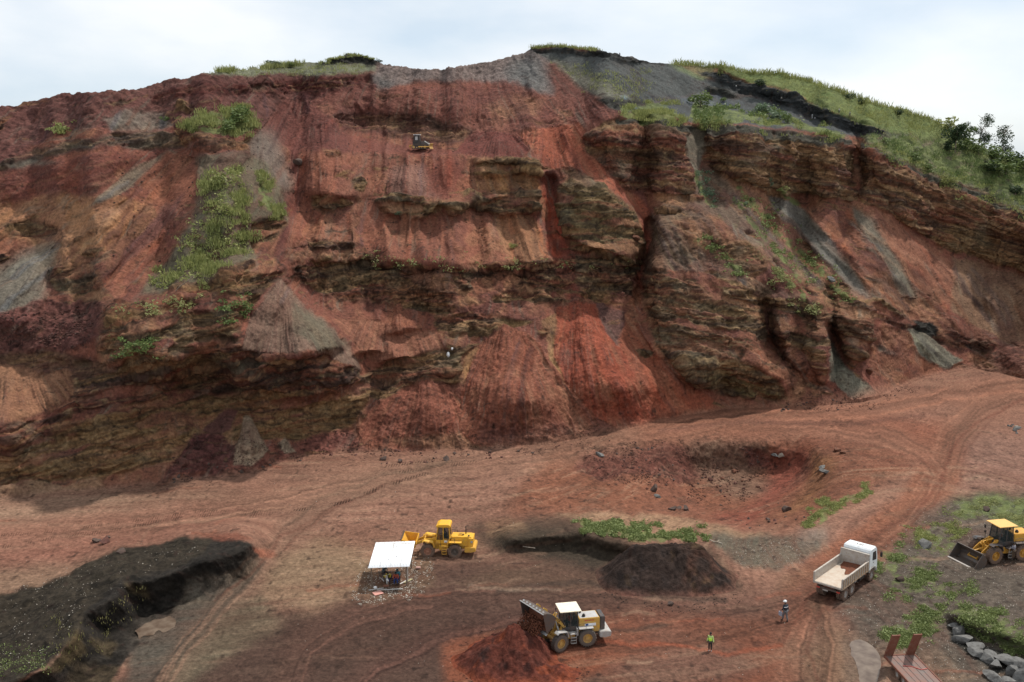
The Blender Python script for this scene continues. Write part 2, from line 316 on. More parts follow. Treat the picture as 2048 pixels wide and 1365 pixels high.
B(1.8, "1010,652 1110,722 1190,850 1100,880 960,880 930,780", 24); B(1.8, "1150,606 1240,690 1310,790 1330,835 1200,838 1130,750", 24); B(1.2, "845,768 900,775 950,840 940,895 740,900 750,810", 22)
B(4, "520,258 560,290 585,380 560,395 520,340", 8); B(3, "600,300 690,290 700,400 600,400", 14); B(3, "360,240 515,230 518,300 480,330 380,310", 6)
B(-3, "1405,262 1372,262 1368,330 1392,345", 5); B(-2.5, "1700,292 1722,300 1722,400 1702,398", 4); B(-2.5, "1085,350 1112,350 1106,402 1140,500 1110,520 1085,440", 6); B(-5, "1296,430 1316,440 1310,500 1290,600 1270,612 1275,540", 6)
B(-2, "1528,620 1542,640 1570,720 1560,735 1535,680", 4); B(-2, "1652,640 1668,640 1690,740 1668,740", 4); B(-6, "640,210 950,235 950,285 700,262", 16)
MAPK = np.zeros((CH, CW), np.float32)           # loose cones: a ridge down the middle of each
def K(ax_, ay_, bx_, by_, hw, m_):
    L_ = math.hypot(bx_-ax_, by_-ay_); ux, uy = (bx_-ax_)/L_, (by_-ay_)/L_; X_ = gx0-ax_; Y_ = gy0-ay_
    t = (X_*ux+Y_*uy)/L_; q = np.abs(X_*uy-Y_*ux)/(hw*np.clip(t, .02, 1.1)+1e-3); v = m_*np.clip(t*1.6, 0, 1)**.8*np.clip(1.06-q, 0, 1)*np.clip((1.12-t)/.12, 0, 1)*(t > 0)
    global MAPK; MAPK = np.maximum(MAPK, v.astype(np.float32))
gx0 = (np.arange(CW)[None, :]+.5)*CS+CX0; gy0 = (np.arange(CH)[:, None]+.5)*CS+CY0
for a_ in ((1010,646,1045,915,165,5.5), (1150,600,1290,885,165,6), (868,760,850,930,140,3.5), (560,556,605,712,130,8), (1262,618,1400,860,85,5), (1838,652,1875,742,58,4), (1662,668,1712,808,50,3.5), (495,832,500,940,38,3), (572,876,574,915,24,1.5), (20,720,20,885,95,2.5), (110,470,10,640,80,5),
    (640,425,640,520,48,3), (700,420,712,520,40,3), (765,432,780,525,45,3.5), (835,438,855,530,50,3.5), (905,428,925,530,46,3.5), (965,412,995,530,46,3.5), (1030,425,1070,530,46,3.5), (815,300,818,400,62,4), (795,608,803,662,48,3), (720,640,728,705,50,3), (780,670,790,720,40,3), (1000,345,1015,386,50,2), (1340,372,1345,420,45,2.5),
    (1540,700,1600,800,60,4), (2010,684,2030,765,75,5), (430,868,400,965,75,4), (690,270,700,390,50,3), (1005,262,1000,322,65,4), (1055,150,1070,195,35,2), (1560,150,1545,190,30,2), (1680,205,1700,235,26,1.5), (1090,250,1075,345,60,3), (60,965,60,1003,60,1.5), (190,950,195,990,30,1.2)): K(*a_)
MAPK = MAPK*(1+.0*gx0)
MAPB += 3.0*blur(fb2(np.arange(CW)[None, :]*CS/150+np.zeros((CH, 1)), (np.arange(CH)[:, None]*CS/110+np.zeros((1, CW))), 3, 221).astype(np.float32), 2)
# long slides and runnels down the loose slopes
_r = random.Random(21); soft_ = (1-sst(44, 54, MAPS))*(gy0 > 190)
for poly_, ap_, n_s, L0, L1 in (("1300,400 1400,340 1560,375 1700,410 1800,500 1840,600 1760,650 1640,600 1500,590 1300,520", (1100, -20), 130, 70, 240), ("1740,400 1900,520 2048,560 2200,620 2100,690 1920,640 1840,600", (1500, 60), 40, 60, 160), ("0,320 330,300 400,330 330,480 240,560 90,545 0,600 -200,600", (640, 60), 70, 60, 200),
        ("560,205 1150,250 1100,520 700,480 560,560", (880, -300), 110, 50, 150), ("0,215 345,150 760,160 560,215 330,245 0,330", (500, -300), 50, 30, 80), ("1060,110 1330,130 1560,190 1380,195 1250,212", (1020, -60), 50, 50, 140), ("930,660 1200,620 1450,820 1200,860 930,880", (1110, 380), 40, 80, 200)):
    P_ = pts(poly_); xs_ = [p[0] for p in P_]; ys_ = [p[1] for p in P_]; k = 0
    while k < n_s:
        x = _r.uniform(min(xs_), max(xs_)); y = _r.uniform(min(ys_), max(ys_)); ins = False
        for i in range(len(P_)):
            (xa, ya), (xb, yb) = P_[i], P_[i-1]
            if (ya > y) != (yb > y) and x < (xb-xa)*(y-ya)/(yb-ya)+xa: ins = not ins
        if not ins: continue
        k += 1; a_ = math.atan2(y-ap_[1], x-ap_[0])+_r.uniform(-.07, .07); Ls = _r.uniform(L0, L1); w_ = _r.uniform(3, 11)
        q_ = [(x+Ls*t*math.cos(a_)+_r.uniform(-2, 2), y+Ls*t*math.sin(a_)) for t in (0, .33, .66, 1)]
        y0, y1, x0, x1, m = stroke_mask(q_, w_, w_*.35); m = m*soft_[y0:y1, x0:x1]; g_ = _r.choice(((.72, .70, .74), (.78, .74, .74), (1.22, 1.22, 1.16), (1.12, 1.2, 1.22), (.82, .92, 1.12), (1.15, .98, .9)))
        MAPC[y0:y1, x0:x1] *= 1+(np.array(g_, np.float32)-1)*m[..., None]; MAPB[y0:y1, x0:x1] += m*_r.uniform(-.5, .8)
# fissures in the right-hand cliffs
for s in ("1552,262 1556,300 1560,345 1566,395", "1699,300 1702,340 1698,400", "1712,330 1722,345 1718,390", "1830,350 1826,400 1828,415", "1640,300 1645,360", "1200,262 1212,330", "1345,300 1350,370", "1915,410 1912,450", "2010,430 2005,470"):
    y0, y1, x0, x1, m = stroke_mask(pts(s), 6, 3); MAPS[y0:y1, x0:x1] += 14*m*(MAPS[y0:y1, x0:x1] > 55)*0; S((52,36,30), 4.5, s, .8, 2)
# ---- procedural ledges in the cliffs and rock outcrops in the scree, following the arched layers
gx = (np.arange(CW)[None, :]+.5)*CS+CX0+np.zeros((CH, 1)); gy = (np.arange(CH)[:, None]+.5)*CS+CY0+np.zeros((1, CW))
gq = gy-np.where(gx < 900, .00015*(900-gx)**2, .00024*np.maximum(gx-1000, 0)**2)
clean = ((gx > 1150) & (gy < 235+.24*(gx-1150)+180) & (gy < 560)) | (gy < 175)
n_l = fb2(gx/120, gq/17, 5, 201, .6); n_o = fb2(gx/60, gq/13, 5, 203, .62); n_c = fb2(gx/45, gq/20, 4, 205, .6); n_k = fb2(gx/70, gq/8, 4, 207, .6)
cz = sst(54, 62, MAPS)*(~clean)
red0 = np.clip((MAPC[..., 0]/(MAPC[..., 2]+1e-4)-1.5)*1.6, 0, 1)
ml = sst(.14, .20, n_l)*cz*red0
tcol = np.stack([np.interp(n_c, (-.35, 0, .35), [lin((112,62,52))[k], lin((138,80,60))[k], lin((150,102,72))[k]]) for k in range(3)], -1).astype(np.float32)
MAPC += (tcol-MAPC)*(ml*.85)[..., None]; MAPS += (37-MAPS)*ml
dflt = (MAPA[0] == 900)
mo = sst(.30, .35, n_o)*(1-sst(44, 52, MAPS))*sst(24, 30, MAPS)*dflt*red0*(gy > 190)*(~((gx > 1150) & (gy < 540) & (gx < 1300)))
ocol = np.stack([np.interp(n_k, (-.35, 0, .35), [lin((84,52,44))[k], lin((102,70,52))[k], lin((124,90,60))[k]]) for k in range(3)], -1).astype(np.float32)
MAPC += (ocol-MAPC)*(mo*.85)[..., None]; MAPS += (64-MAPS)*mo
# colour bands of the layers inside the cliffs (only in the red and brown rock, not in the black ash)
red_ = np.clip((MAPC[..., 0]/(MAPC[..., 2]+1e-4)-1.6)*1.6, 0, 1)*(gy > 60)
cz2 = sst(54, 62, MAPS)*red_
for lo, hi, sgn, c, o in ((.08, .2, 1, (122, 64, 46), .6), (.1, .22, -1, (60, 46, 40), .55)):
    MAPC += (lin(c)-MAPC)*((sst(lo, hi, sgn*n_k)*o*cz2)[..., None])
nb = fb2(gx/160, gq/26, 4, 209, .6); MAPC += (lin((134, 100, 62))-MAPC)*((sst(.12, .26, nb)*.5*cz2)[..., None])
tz = (1-sst(54, 62, MAPS))*(MAPS > 24)*dflt*red_; nt = fb2(gx/55, gy/70, 5, 211, .6); nt2 = fb2(gx/40, gy/60, 5, 213, .6)
MAPC += (lin((104, 58, 54))-MAPC)*((sst(.1, .2, nt)*.45*tz)[..., None]); og_ = np.clip((MAPC[..., 1]/(MAPC[..., 2]+1e-4)-1.25)/.6, .05, 1); MAPC += (lin((156, 106, 74))-MAPC)*((sst(.16, .24, nt2)*.45*tz*og_)[..., None])
MAPR += .8*sst(.05, .25, nt2)*tz
# ------------------------------------------------------------------ quarry floor
MAPQ = np.zeros((CH, CW), np.float32)
PUD = ["272,1262 290,1248 315,1238 340,1234 356,1240 348,1254 330,1264 316,1262 305,1272 290,1272 280,1277", "1699,1287 1708,1280 1724,1279 1742,1288 1757,1305 1764,1325 1758,1345 1752,1375 1752,1420 1728,1420 1722,1365 1714,1330 1703,1310"]
for s_ in PUD:
    y0, y1, x0, x1, m = poly_mask(pts(s_), 7); MAPQ[y0:y1, x0:x1] = np.maximum(MAPQ[y0:y1, x0:x1], np.clip(m*1.6, 0, 1))
FLOORP = " ".join("%g,%g" % p for p in BASE)
y0, y1, x0, x1, m = poly_mask([(x, y-2) for x, y in BASE]+[(2640, 1900), (-560, 1900)], 4)
MAPC[y0:y1, x0:x1] += (lin((158,108,90))-MAPC[y0:y1, x0:x1])*m[..., None]; MAPFL = np.zeros((CH, CW), np.float32); MAPFL[y0:y1, x0:x1] = m
F = lambda c, s, soft=14, op=1, w=None, rub=None: Z(c, None, s, soft, op, w, rub)
F((160,118,98), "-560,1040 0,1004 330,972 500,980 350,1020 0,1060 -560,1090", 14)
F((156,98,82), "-560,1080 0,1052 400,1010 560,1020 330,1080 120,1120 -560,1160", 12)
F((150,112,92), "-560,1200 0,1140 200,1120 260,1100 180,1160 0,1215", 10)
F((152,86,62), "1255,858 1450,820 1700,812 1760,840 1640,870 1450,872 1300,870", 10)
F((156,104,86), "1640,812 1850,752 1960,738 2300,770 2300,880 2000,900 1900,880 1700,872 1560,868", 12)
F((150,104,90), "1880,880 2640,840 2640,1000 2048,985 1930,980", 14, w=.2)
F((160,84,58), "1600,862 1800,880 1862,930 1840,990 1900,960 1935,900 1900,850 1750,830 1600,835", 16, .7)
F((158,90,64), "1840,930 1930,940 1880,1010 1800,1075 1700,1150 1600,1200 1560,1180 1640,1100 1740,1040 1800,1000", 10, .95)
F((148,80,58), "1790,1060 1760,1110 1700,1160 1640,1210 1590,1300 1540,1230 1660,1120 1740,1060", 10, .6)
F((142,84,62), "1100,890 1250,868 1640,872 1830,900 1830,940 1700,1000 1600,1062 1450,1052 1300,1042 1100,1040 1000,1030 1050,960", 16, rub=.8)
F((112,62,54), "1150,900 1330,880 1400,900 1440,950 1340,980 1290,950 1200,960 1150,940", 8, .9, rub=2)
F((130,94,78), "1370,880 1520,885 1560,920 1500,950 1560,960 1540,1000 1470,1000 1400,960", 10, .9, rub=1)
F((120,66,58), "1480,895 1530,900 1550,935 1500,935", 6, .9, rub=2)
F((150,72,58), "1540,900 1640,900 1620,950 1560,1000 1500,1050 1430,1050 1420,1030 1500,1020 1540,970", 12, .8)
F((150,98,60), "1620,900 1680,930 1640,980 1590,1030 1560,1040 1620,970", 10, .8)
F((146,86,66), "1300,960 1345,955 1440,1050 1400,1045 1330,1000", 8, .8)
F((168,126,98), "1100,1032 1250,1028 1400,1040 1450,1060 1560,1070 1450,1075 1300,1060 1150,1045", 5, .9)
F((108,98,86), "1420,1068 1560,1072 1640,1078 1640,1100 1560,1140 1480,1130 1430,1095", 8, .95, w=.7)
F((120,112,108), "1600,1060 1660,1055 1650,1085 1600,1095", 10, .7, w=.5)
F((132,96,74), "1560,1150 1660,1120 1600,1180 1540,1200", 10, .5)
F((92,68,56), "940,1040 1060,1030 1160,1040 1280,1090 1420,1090 1500,1180 1300,1200 1150,1150 1000,1110 940,1085", 10, .95)
F((74,60,52), "1000,1075 1160,1085 1230,1110 1200,1140 1080,1115 1000,1098", 8, .9)
F((150,110,82), "975,1040 1040,1035 1060,1062 1010,1078 975,1070", 8, .7)
F((88,62,54), "840,1120 960,1110 1200,1150 1300,1200 1480,1210 1560,1230 1640,1400 200,1400 320,1250 450,1230 700,1200 760,1210", 20)
F((106,80,62), "1000,1130 1200,1160 1260,1190 1100,1190 900,1170", 12, .6)
F((84,58,50), "560,1240 700,1215 900,1190 1000,1250 940,1300 700,1330 540,1300", 20, .8)
F((150,116,92), "560,1110 640,1070 730,1100 760,1180 640,1225 520,1205 530,1150", 14, .95, w=.15)
F((158,112,88), "620,1090 900,1050 960,1080 940,1110 700,1110", 14, .5)
F((96,86,76), "400,1160 520,1110 520,1150 430,1250 350,1330 260,1365 260,1250", 10, .95)
F((110,96,78), "420,1230 520,1180 560,1250 460,1310 350,1380 330,1340", 12, .8)
F((146,78,54), "1180,1230 1290,1215 1450,1225 1560,1260 1700,1330 1700,1420 1300,1420 1180,1330 1140,1300", 20, .75)
F((112,80,70), "1290,1240 1480,1300 1540,1340 1300,1400 1200,1330 1300,1300", 16, .7)
F((140,74,50), "880,1290 930,1270 1000,1255 1120,1290 1200,1280 1260,1300 1160,1365 1160,1420 900,1420", 10, .9)
F((132,100,80), "1560,1290 1680,1250 1760,1290 1700,1420 1620,1420", 12, .8, w=.3)
F((104,88,80), "1830,1020 1960,985 2640,1010 2640,1500 1900,1400 1860,1330 1740,1290 1660,1210 1760,1130", 10, 1, w=.75, rub=.8)
F((92,100,64), "1890,1000 1990,985 2100,1000 2300,1030 2300,1080 2048,1060 1960,1030", 10, .8)
F((150,120,100), "1760,1280 1830,1270 1900,1320 1960,1420 1800,1420", 12, .5, w=.8)
F((60,58,56), "1895,1240 1960,1290 2048,1325 2300,1420 2100,1420 1960,1330 1900,1280", 4, .9)
F((150,120,92), "720,1120 860,1100 870,1160 830,1200 730,1215 690,1190", 8, .35, w=1.6)
# dark berm lower left (upper terrace, steep face towards the wet floor)
F((60,50,42), "-560,1330 0,1186 110,1160 180,1125 260,1092 340,1080 440,1074 500,1090 510,1100 400,1180 270,1180 170,1260 90,1330 0,1400 -560,1500", 4, 1, w=.3)
F((50,43,40), "510,1092 525,1108 470,1140 400,1165 330,1230 300,1262 240,1330 200,1400 -560,1600 0,1400 90,1335 165,1260 165,1230 240,1165 400,1118 440,1074", 5, 1)
F((100,80,52), "150,1255 175,1300 120,1345 80,1345 130,1300", 7, .7); F((96,78,54), "250,1165 290,1170 300,1195 260,1190", 6, .7)
F((92,74,52), "180,1270 240,1290 220,1310 180,1290", 6, .6); F((84,66,48), "150,1320 240,1330 220,1400 120,1400", 8, .6)
F((130,70,54), "400,1070 470,1066 515,1085 450,1085", 4, .8)
F((190,100,72), "505,1098 540,1098 560,1112 520,1116", 4, .8)
F((104,92,84), "370,1165 430,1150 470,1160 440,1185 380,1200", 8, .8)
F((88,76,70), "262,1290 270,1240 330,1215 400,1200 430,1170 500,1165 440,1230 380,1290 300,1365 250,1365", 10, .7)
F((110,92,82), "1680,1280 1700,1262 1740,1268 1775,1300 1785,1420 1700,1420 1690,1330", 9, .6)
F((72,60,50), "985,1062 1060,1050 1150,1062 1250,1090 1240,1130 1160,1122 1060,1100 980,1092", 9, .8)
# heights
CREST = pts("514,1090 480,1099 420,1126 340,1148 262,1164 240,1176 232,1196 200,1212 166,1230 156,1248 158,1264 130,1292 92,1335 40,1354 -20,1400 -200,1480 -560,1600")
_gx = (np.arange(CW)+.5)*CS+CX0; _gy = (np.arange(CH)+.5)*CS+CY0
_y0, _x1 = int((1040-CY0)/CS), int((600-CX0)/CS); _xs = _gx[None, :_x1]; _ys = _gy[_y0:, None]; _d = np.full((CH-_y0, _x1), 1e9)
for (ax_, ay_), (bx_, by_) in zip(CREST, CREST[1:]):
    _vx, _vy = bx_-ax_, by_-ay_; _t = np.clip(((_xs-ax_)*_vx+(_ys-ay_)*_vy)/(_vx*_vx+_vy*_vy), 0, 1); _d = np.minimum(_d, np.hypot(_xs-ax_-_t*_vx, _ys-ay_-_t*_vy))
_back = _ys < np.interp(_xs, [p[0] for p in CREST[::-1]], [p[1] for p in CREST[::-1]])
_end = np.clip((560-_xs)/70, 0, 1)
MAPZ[_y0:, :_x1] += 3.6*np.where(_back, np.clip(1-_d/100, 0, 1), np.clip(1-_d/62, 0, 1)**1.1)*_end
MAPR_B = "-560,1330 0,1186 340,1080 510,1095 500,1140 330,1240 240,1340 200,1400 -560,1600"
Z(None, None, MAPR_B, 8, 1, None, 1.8)
H(-3.4, "1340,935 1400,908 1600,908 1645,950 1610,1010 1500,1040 1400,1025 1330,985", 26)
H(-2.0, "1370,985 1440,965 1560,965 1580,1000 1500,1025 1410,1015", 30)
H(-2.0, "1180,960 1350,900 1620,905 1640,960 1520,1055 1330,1040", 30)
H(2.2, "1130,1045 1280,1060 1400,1075 1280,1110 1140,1080 1000,1090 1010,1060", 12)
H(1.5, "1890,1232 1960,1262 2048,1300 2640,1500 2640,1200 2048,1150 1950,1160", 6)
H(-.5, "60,1330 -60,1500 -560,1500 -560,1400", 20)
MAPN = np.zeros((CH, CW), np.float32)
ROADS = [("2048,790 1960,815 1905,870 1890,930 1850,1000 1790,1062 1700,1135 1620,1200 1575,1290 1570,1420", 62, (146,94,74), .75, 16), ("1130,900 1300,866 1450,846 1620,850 1760,868 1850,905 1880,950", 50, (148,94,74), .8, 12), ("2048,770 1900,790 1700,828 1500,835 1330,850", 40, (156,98,76), .6, 8),
 ("-60,1085 100,1062 260,1045 420,1025 560,1000 720,965 900,932 1100,905 1250,878", 60, (156,108,88), .55, 14), ("900,935 760,965 650,1010 580,1060 545,1110 470,1190 380,1290 300,1420", 54, (126,92,76), .5, 14), ("560,1420 600,1300 700,1235 860,1195 1060,1180 1250,1200 1450,1222 1600,1195 1700,1130", 70, (106,70,60), .55, 18), ("640,1420 760,1330 900,1265 1080,1225", 46, (100,64,56), .45, 10), ("1170,1290 1350,1280 1500,1262 1620,1215 1700,1150", 56, (130,78,60), .6, 16), ("1640,1200 1660,1290 1650,1420", 40, (124,84,66), .6, 10)]
_r = random.Random(8)
for s_, w_, c_, o_, k_ in ROADS:
    y0, y1, x0, x1, m = stroke_mask(pts(s_), w_, w_*.35); MAPC[y0:y1, x0:x1] += (lin(c_)-MAPC[y0:y1, x0:x1])*(m*o_*.8)[..., None]; MAPN[y0:y1, x0:x1] = np.maximum(MAPN[y0:y1, x0:x1], m*.8)
    P_ = pts(s_)
    for q in range(k_):
        off = _r.uniform(-.5, .5)*w_; i0 = _r.randint(0, max(0, len(P_)-3)); i1 = min(len(P_), i0+_r.randint(3, 5)); Q_ = []
        for i in range(i0, i1):
            a_ = P_[max(i-1, 0)]; b_ = P_[min(i+1, len(P_)-1)]; L_ = math.hypot(b_[0]-a_[0], b_[1]-a_[1]); o2 = off+_r.uniform(-4, 4); Q_.append("%g,%g" % (P_[i][0]-(b_[1]-a_[1])/L_*o2*.9, P_[i][1]+(b_[0]-a_[0])/L_*o2*.6))
        dk_ = _r.random() < .6; cc_ = tuple(v*(.68 if dk_ else 1.22) for v in c_); S(cc_, _r.uniform(2.2, 4.5), " ".join(Q_), _r.uniform(.35, .7), 2, dz=-.05 if dk_ else 0)
# floor streaks: haul-road wheel marks and smears
rs = random.Random(4)
for c, w, op, s in ((( 120,66,50),7,.55,"1560,880 1700,900 1810,930 1860,960 1850,1000 1780,1050 1700,1110 1620,1190 1560,1290"),((120,66,50),6,.5,"1600,880 1740,890 1850,920 1890,955 1870,1010 1800,1065 1720,1130 1650,1200"),
    ((118,60,46),6,.5,"2048,800 1940,850 1900,900 1885,960 1830,1030"),((118,70,58),5,.45,"1990,830 1930,900 1920,960"),((112,64,50),8,.5,"1700,1160 1640,1230 1610,1300 1640,1365"),
    ((100,62,54),9,.5,"1320,860 1500,845 1700,850 1850,830"),((110,62,50),6,.5,"700,1000 620,1040 560,1075 540,1110 500,1150 430,1200"),((110,62,50),5,.5,"800,960 700,1005 600,1060 570,1100"),
    ((60,54,50),5,.7,"515,1110 450,1180 380,1270 300,1365"),((60,54,50),4,.7,"500,1108 440,1165 420,1200"),((70,60,54),5,.6,"530,1125 430,1240 350,1330"),
    ((72,56,50),10,.6,"1000,1180 1150,1160 1300,1190 1450,1200"),((66,52,46),8,.6,"1180,1272 1290,1256 1330,1250"),
    ((170,80,50),7,.6,"1200,1285 1350,1290 1450,1310 1560,1290"),((176,148,130),3,.35,"940,1170 1040,1180 1120,1178")):
    S(c, w, s, op, 3)
for i in range(150):
    x = rs.uniform(-100, 1950); y = rs.uniform(930, 1365)
    if 1140 < x < 1680 and y < 1080: continue
    if x < 520 and y > 1100: continue
    ang = {0: -.16, 1: .05}[int(x > 1150)] if y < 1080 else (-.75 if x < 600 else -.06); L = rs.uniform(40, 150); ang += rs.uniform(-.1, .1)
    p = "%g,%g %g,%g %g,%g" % (x, y, x+L*.5*math.cos(ang), y+L*.5*math.sin(ang)-rs.uniform(-3, 6), x+L*math.cos(ang), y+L*math.sin(ang))
    S(rs.choice(((190,146,120),(100,62,52),(170,86,58),(120,84,70),(150,112,92))), rs.uniform(2, 7), p, rs.uniform(.2, .5), 3)
# ------------------------------------------------------------------ vegetation tint zones
G(.75, "1145,1042 1240,1050 1400,1066 1420,1078 1330,1086 1250,1082 1180,1066", 4); G(.6, "1605,1058 1618,1030 1660,1000 1750,968 1756,978 1700,1010 1650,1050", 6)
G(.6, "1760,1270 1840,1215 1960,1210 2048,1250 2300,1300 2300,1420 2048,1330 1960,1285 1900,1235 1870,1270 1800,1290", 12); G(.5, "1730,1120 1760,1085 1850,1100 1860,1150 1960,1180 1900,1210 1780,1190", 14)
G(.7, "1880,1010 1990,985 2300,1010 2300,1100 2048,1080 1980,1040 1900,1040", 12); G(.5, "1830,1040 1960,1060 1900,1130 1800,1080", 16)
G(1, "1340,100 1452,110 1562,130 1682,160 1872,225 1952,265 2048,300 2300,390 2300,442 2048,350 1902,294 1762,256 1602,196 1452,146", 4)
G(.85, "1728,275 1800,266 1900,292 2048,335 2300,442 2300,535 2048,415 1962,380 1832,332 1735,288", 8)
G(.9, "1245,215 1300,200 1345,215 1375,240 1320,255 1290,258 1240,232", 6); G(.9, "1375,238 1382,205 1430,215 1500,225 1590,240 1690,268 1690,280 1590,258 1500,248 1400,248", 5)
G(.9, "355,245 420,225 480,212 515,250 500,268 440,275 380,262", 5); G(.4, "400,340 470,340 490,400 480,460 520,480 430,555 340,585 290,580 350,520 400,450 420,400", 9)
G(.8, "505,345 535,350 545,400 570,430 540,440 515,400", 7); G(.55, "130,240 160,238 120,262 90,270", 6); G(.4, "1090,105 1200,150 1290,205 1200,190 1110,130", 9)
G(.5, "215,680 300,690 310,720 240,715", 10); G(.4, "440,590 500,600 480,640 440,650", 9); G(.3, "400,152 530,134 635,128 640,150 500,150", 6)
for s in ("1395,340 1410,390 1430,420", "1470,400 1500,440 1550,500 1600,560", "1480,380 1530,430 1560,470 1620,520 1700,600", "1390,480 1430,510 1480,550", "1540,540 1580,570 1640,620", "1560,380 1600,410"):
    S(None, 16, s, g=.6, soft=8)
G(.35, "1340,400 1400,440 1520,560 1640,640 1740,640 1700,580 1560,470 1420,400", 20)
# ------------------------------------------------------------------ terrain geometry
def proj_dir(az, e):
    dx = np.sin(az)*np.cos(e); dy = np.cos(az)*np.cos(e); dz = np.sin(e)
    w = dy*math.cos(PITCH)-dz*math.sin(PITCH); v = dy*math.sin(PITCH)+dz*math.cos(PITCH)
    return 1024+FPX*dx/w, 682.5-FPX*v/w
def ang(px, py):
    xc = (np.asarray(px, float)-1024)/FPX; yc = (682.5-np.asarray(py, float))/FPX
    dx = xc; dy = math.cos(PITCH)+yc*math.sin(PITCH); dz = -math.sin(PITCH)+yc*math.cos(PITCH)
    return np.arctan2(dx, dy), np.arctan2(dz, np.hypot(dx, dy))
def samp(M, px, py):
    x = np.clip((px-CX0)/CS-.5, 0, CW-1.01); y = np.clip((py-CY0)/CS-.5, 0, CH-1.01)
    xi = x.astype(np.int32); yi = y.astype(np.int32); fx = (x-xi).astype(np.float32); fy = (y-yi).astype(np.float32)
    if M.ndim == 3: fx = fx[..., None]; fy = fy[..., None]
    return (M[yi, xi]*(1-fx)+M[yi, xi+1]*fx)*(1-fy)+(M[yi+1, xi]*(1-fx)+M[yi+1, xi+1]*fx)*fy
QUAL = 1.0
NC = int(1640*QUAL); NGR = int(430*QUAL); NHL = int(540*QUAL)
AZ = np.linspace(R(-36), R(36), NC)
ba, be = ang([p[0] for p in BASE], [p[1] for p in BASE]); sa, se = ang([p[0] for p in SKY], [p[1] for p in SKY])
EB = np.interp(AZ, ba, be); ES = np.interp(AZ, sa, se)
EB += R(.10)*fb2(AZ*40, AZ*0, 4, 5); ES += R(.05)*fb2(AZ*120, AZ*0, 4, 6)
tg = np.linspace(0, 1, NGR)[:, None]
E0 = R(-34.5)
EG = E0+(EB[None]-E0)*tg**1.0
th = np.linspace(0, 1, NHL)[:, None]
EH = EB[None]+(ES-EB)[None]*th
# ground
A2 = np.broadcast_to(AZ[None], EG.shape); px, py = proj_dir(A2, EG)
zz = samp(blur(MAPZ, 2), px+3*fb2(px/25, py/25, 3, 1), py+3*fb2(px/25, py/25, 3, 2))
base_z = zz[-1]
RG = (CAM_H-zz)/(-np.tan(EG))
# hill: integrate the slope upwards from the foot
A3 = np.broadcast_to(AZ[None], EH.shape); hx, hy = proj_dir(A3, EH)
MS = blur(MAPS, 2.0)
wx = 5*fb2(hx/30, hy/30, 4, 21); wy = 5*fb2(hx/30, hy/30, 4, 22)
sl = samp(MS, hx+wx, hy+wy)
# gaussian lateral smoothing of the slopes that are integrated
def blur_x(a, s):
    r = int(3*s); k = np.exp(-0.5*(np.arange(-r, r+1)/s)**2); k /= k.sum()
    p = np.pad(a, ((0, 0), (r, r)), 'edge'); o = np.zeros_like(a)
    for i in range(2*r+1): o += k[i]*p[:, i:i+a.shape[1]]
    return o
def lnr(slope):
    t = np.tan(np.radians(slope)); den = np.maximum(t-np.tan(EH), 0.13)
    g = 1/np.cos(EH)**2/den; dE = np.diff(EH, axis=0)
    L = np.zeros_like(EH); L[1:] = np.cumsum(.5*(g[1:]+g[:-1])*dE, axis=0)
    return L
L1 = lnr(blur_x(sl, 4*QUAL)); L2 = blur_x(lnr(blur_x(sl, 30*QUAL)), 95*QUAL)
dL = L1-L2; lim = .042
L = L2+lim*np.tanh(dL/lim)
L = L-L[:1]
BG = samp(blur(MAPB, 1.5), hx+wx*1.3, hy+wy*1.3); ft_ = sst(0, 85, np.arange(NHL)[:, None])
L = blur_x(L, 1.2)
RH = RG[-1][None]*np.exp(L)-BG*ft_-samp(blur(MAPK, 1.5), hx+wx*.8, hy+wy*.8)*sst(0, 75, np.arange(NHL)[:, None])
# behind the crest the hill falls away again
NB = 14
kb = np.arange(1, NB+1)[:, None]/NB
RB = RH[-1][None]+160*kb**1.6
ZB = (CAM_H+RH[-1]*np.tan(ES))[None]-(RB-RH[-1][None])*(.04+.28*kb)
Rr = np.concatenate([RG, RH[1:], RB]); Ee = np.concatenate([EG, EH[1:], EH[-1:]+0*kb]); Aa = np.broadcast_to(AZ[None], Rr.shape)
Zz = CAM_H+Rr*np.tan(Ee); Zz[-NB:] = ZB
X = Rr*np.sin(Aa); Y = Rr*np.cos(Aa)
PX, PY = proj_dir(Aa, Ee)
NR = Rr.shape[0]; IB = NGR-1            # row of the foot line
row = np.arange(NR)[:, None]
hill = sst(IB-6, IB+10, row)+0*Aa
# normals of the base surface
def normals(X, Y, Z):
    P = np.stack([X, Y, Z], -1); du = np.gradient(P, axis=1); dv = np.gradient(P, axis=0)
    n = np.cross(du, dv); n /= np.linalg.norm(n, axis=-1, keepdims=True)+1e-9
    n[n[..., 2] < -.2] *= 1
    return n.astype(np.float32)
Xs, Ys, Zs = blur_x(X, 3), blur_x(Y, 3), Zz
N = normals(Xs, Ys, Zs)
wfx = 9*fb2(PX/45, PY/45, 5, 31, .6); wfy = 9*fb2(PX/45, PY/45, 5, 32, .6)
SL = samp(MS, PX+wfx*.6, PY+wfy*.6)
cl = sst(46, 60, SL)*hill
wm_ = samp(MAPW, PX+wfx, PY+wfy)
rub = samp(MAPR, PX+wfx, PY+wfy)
fl = 1-hill
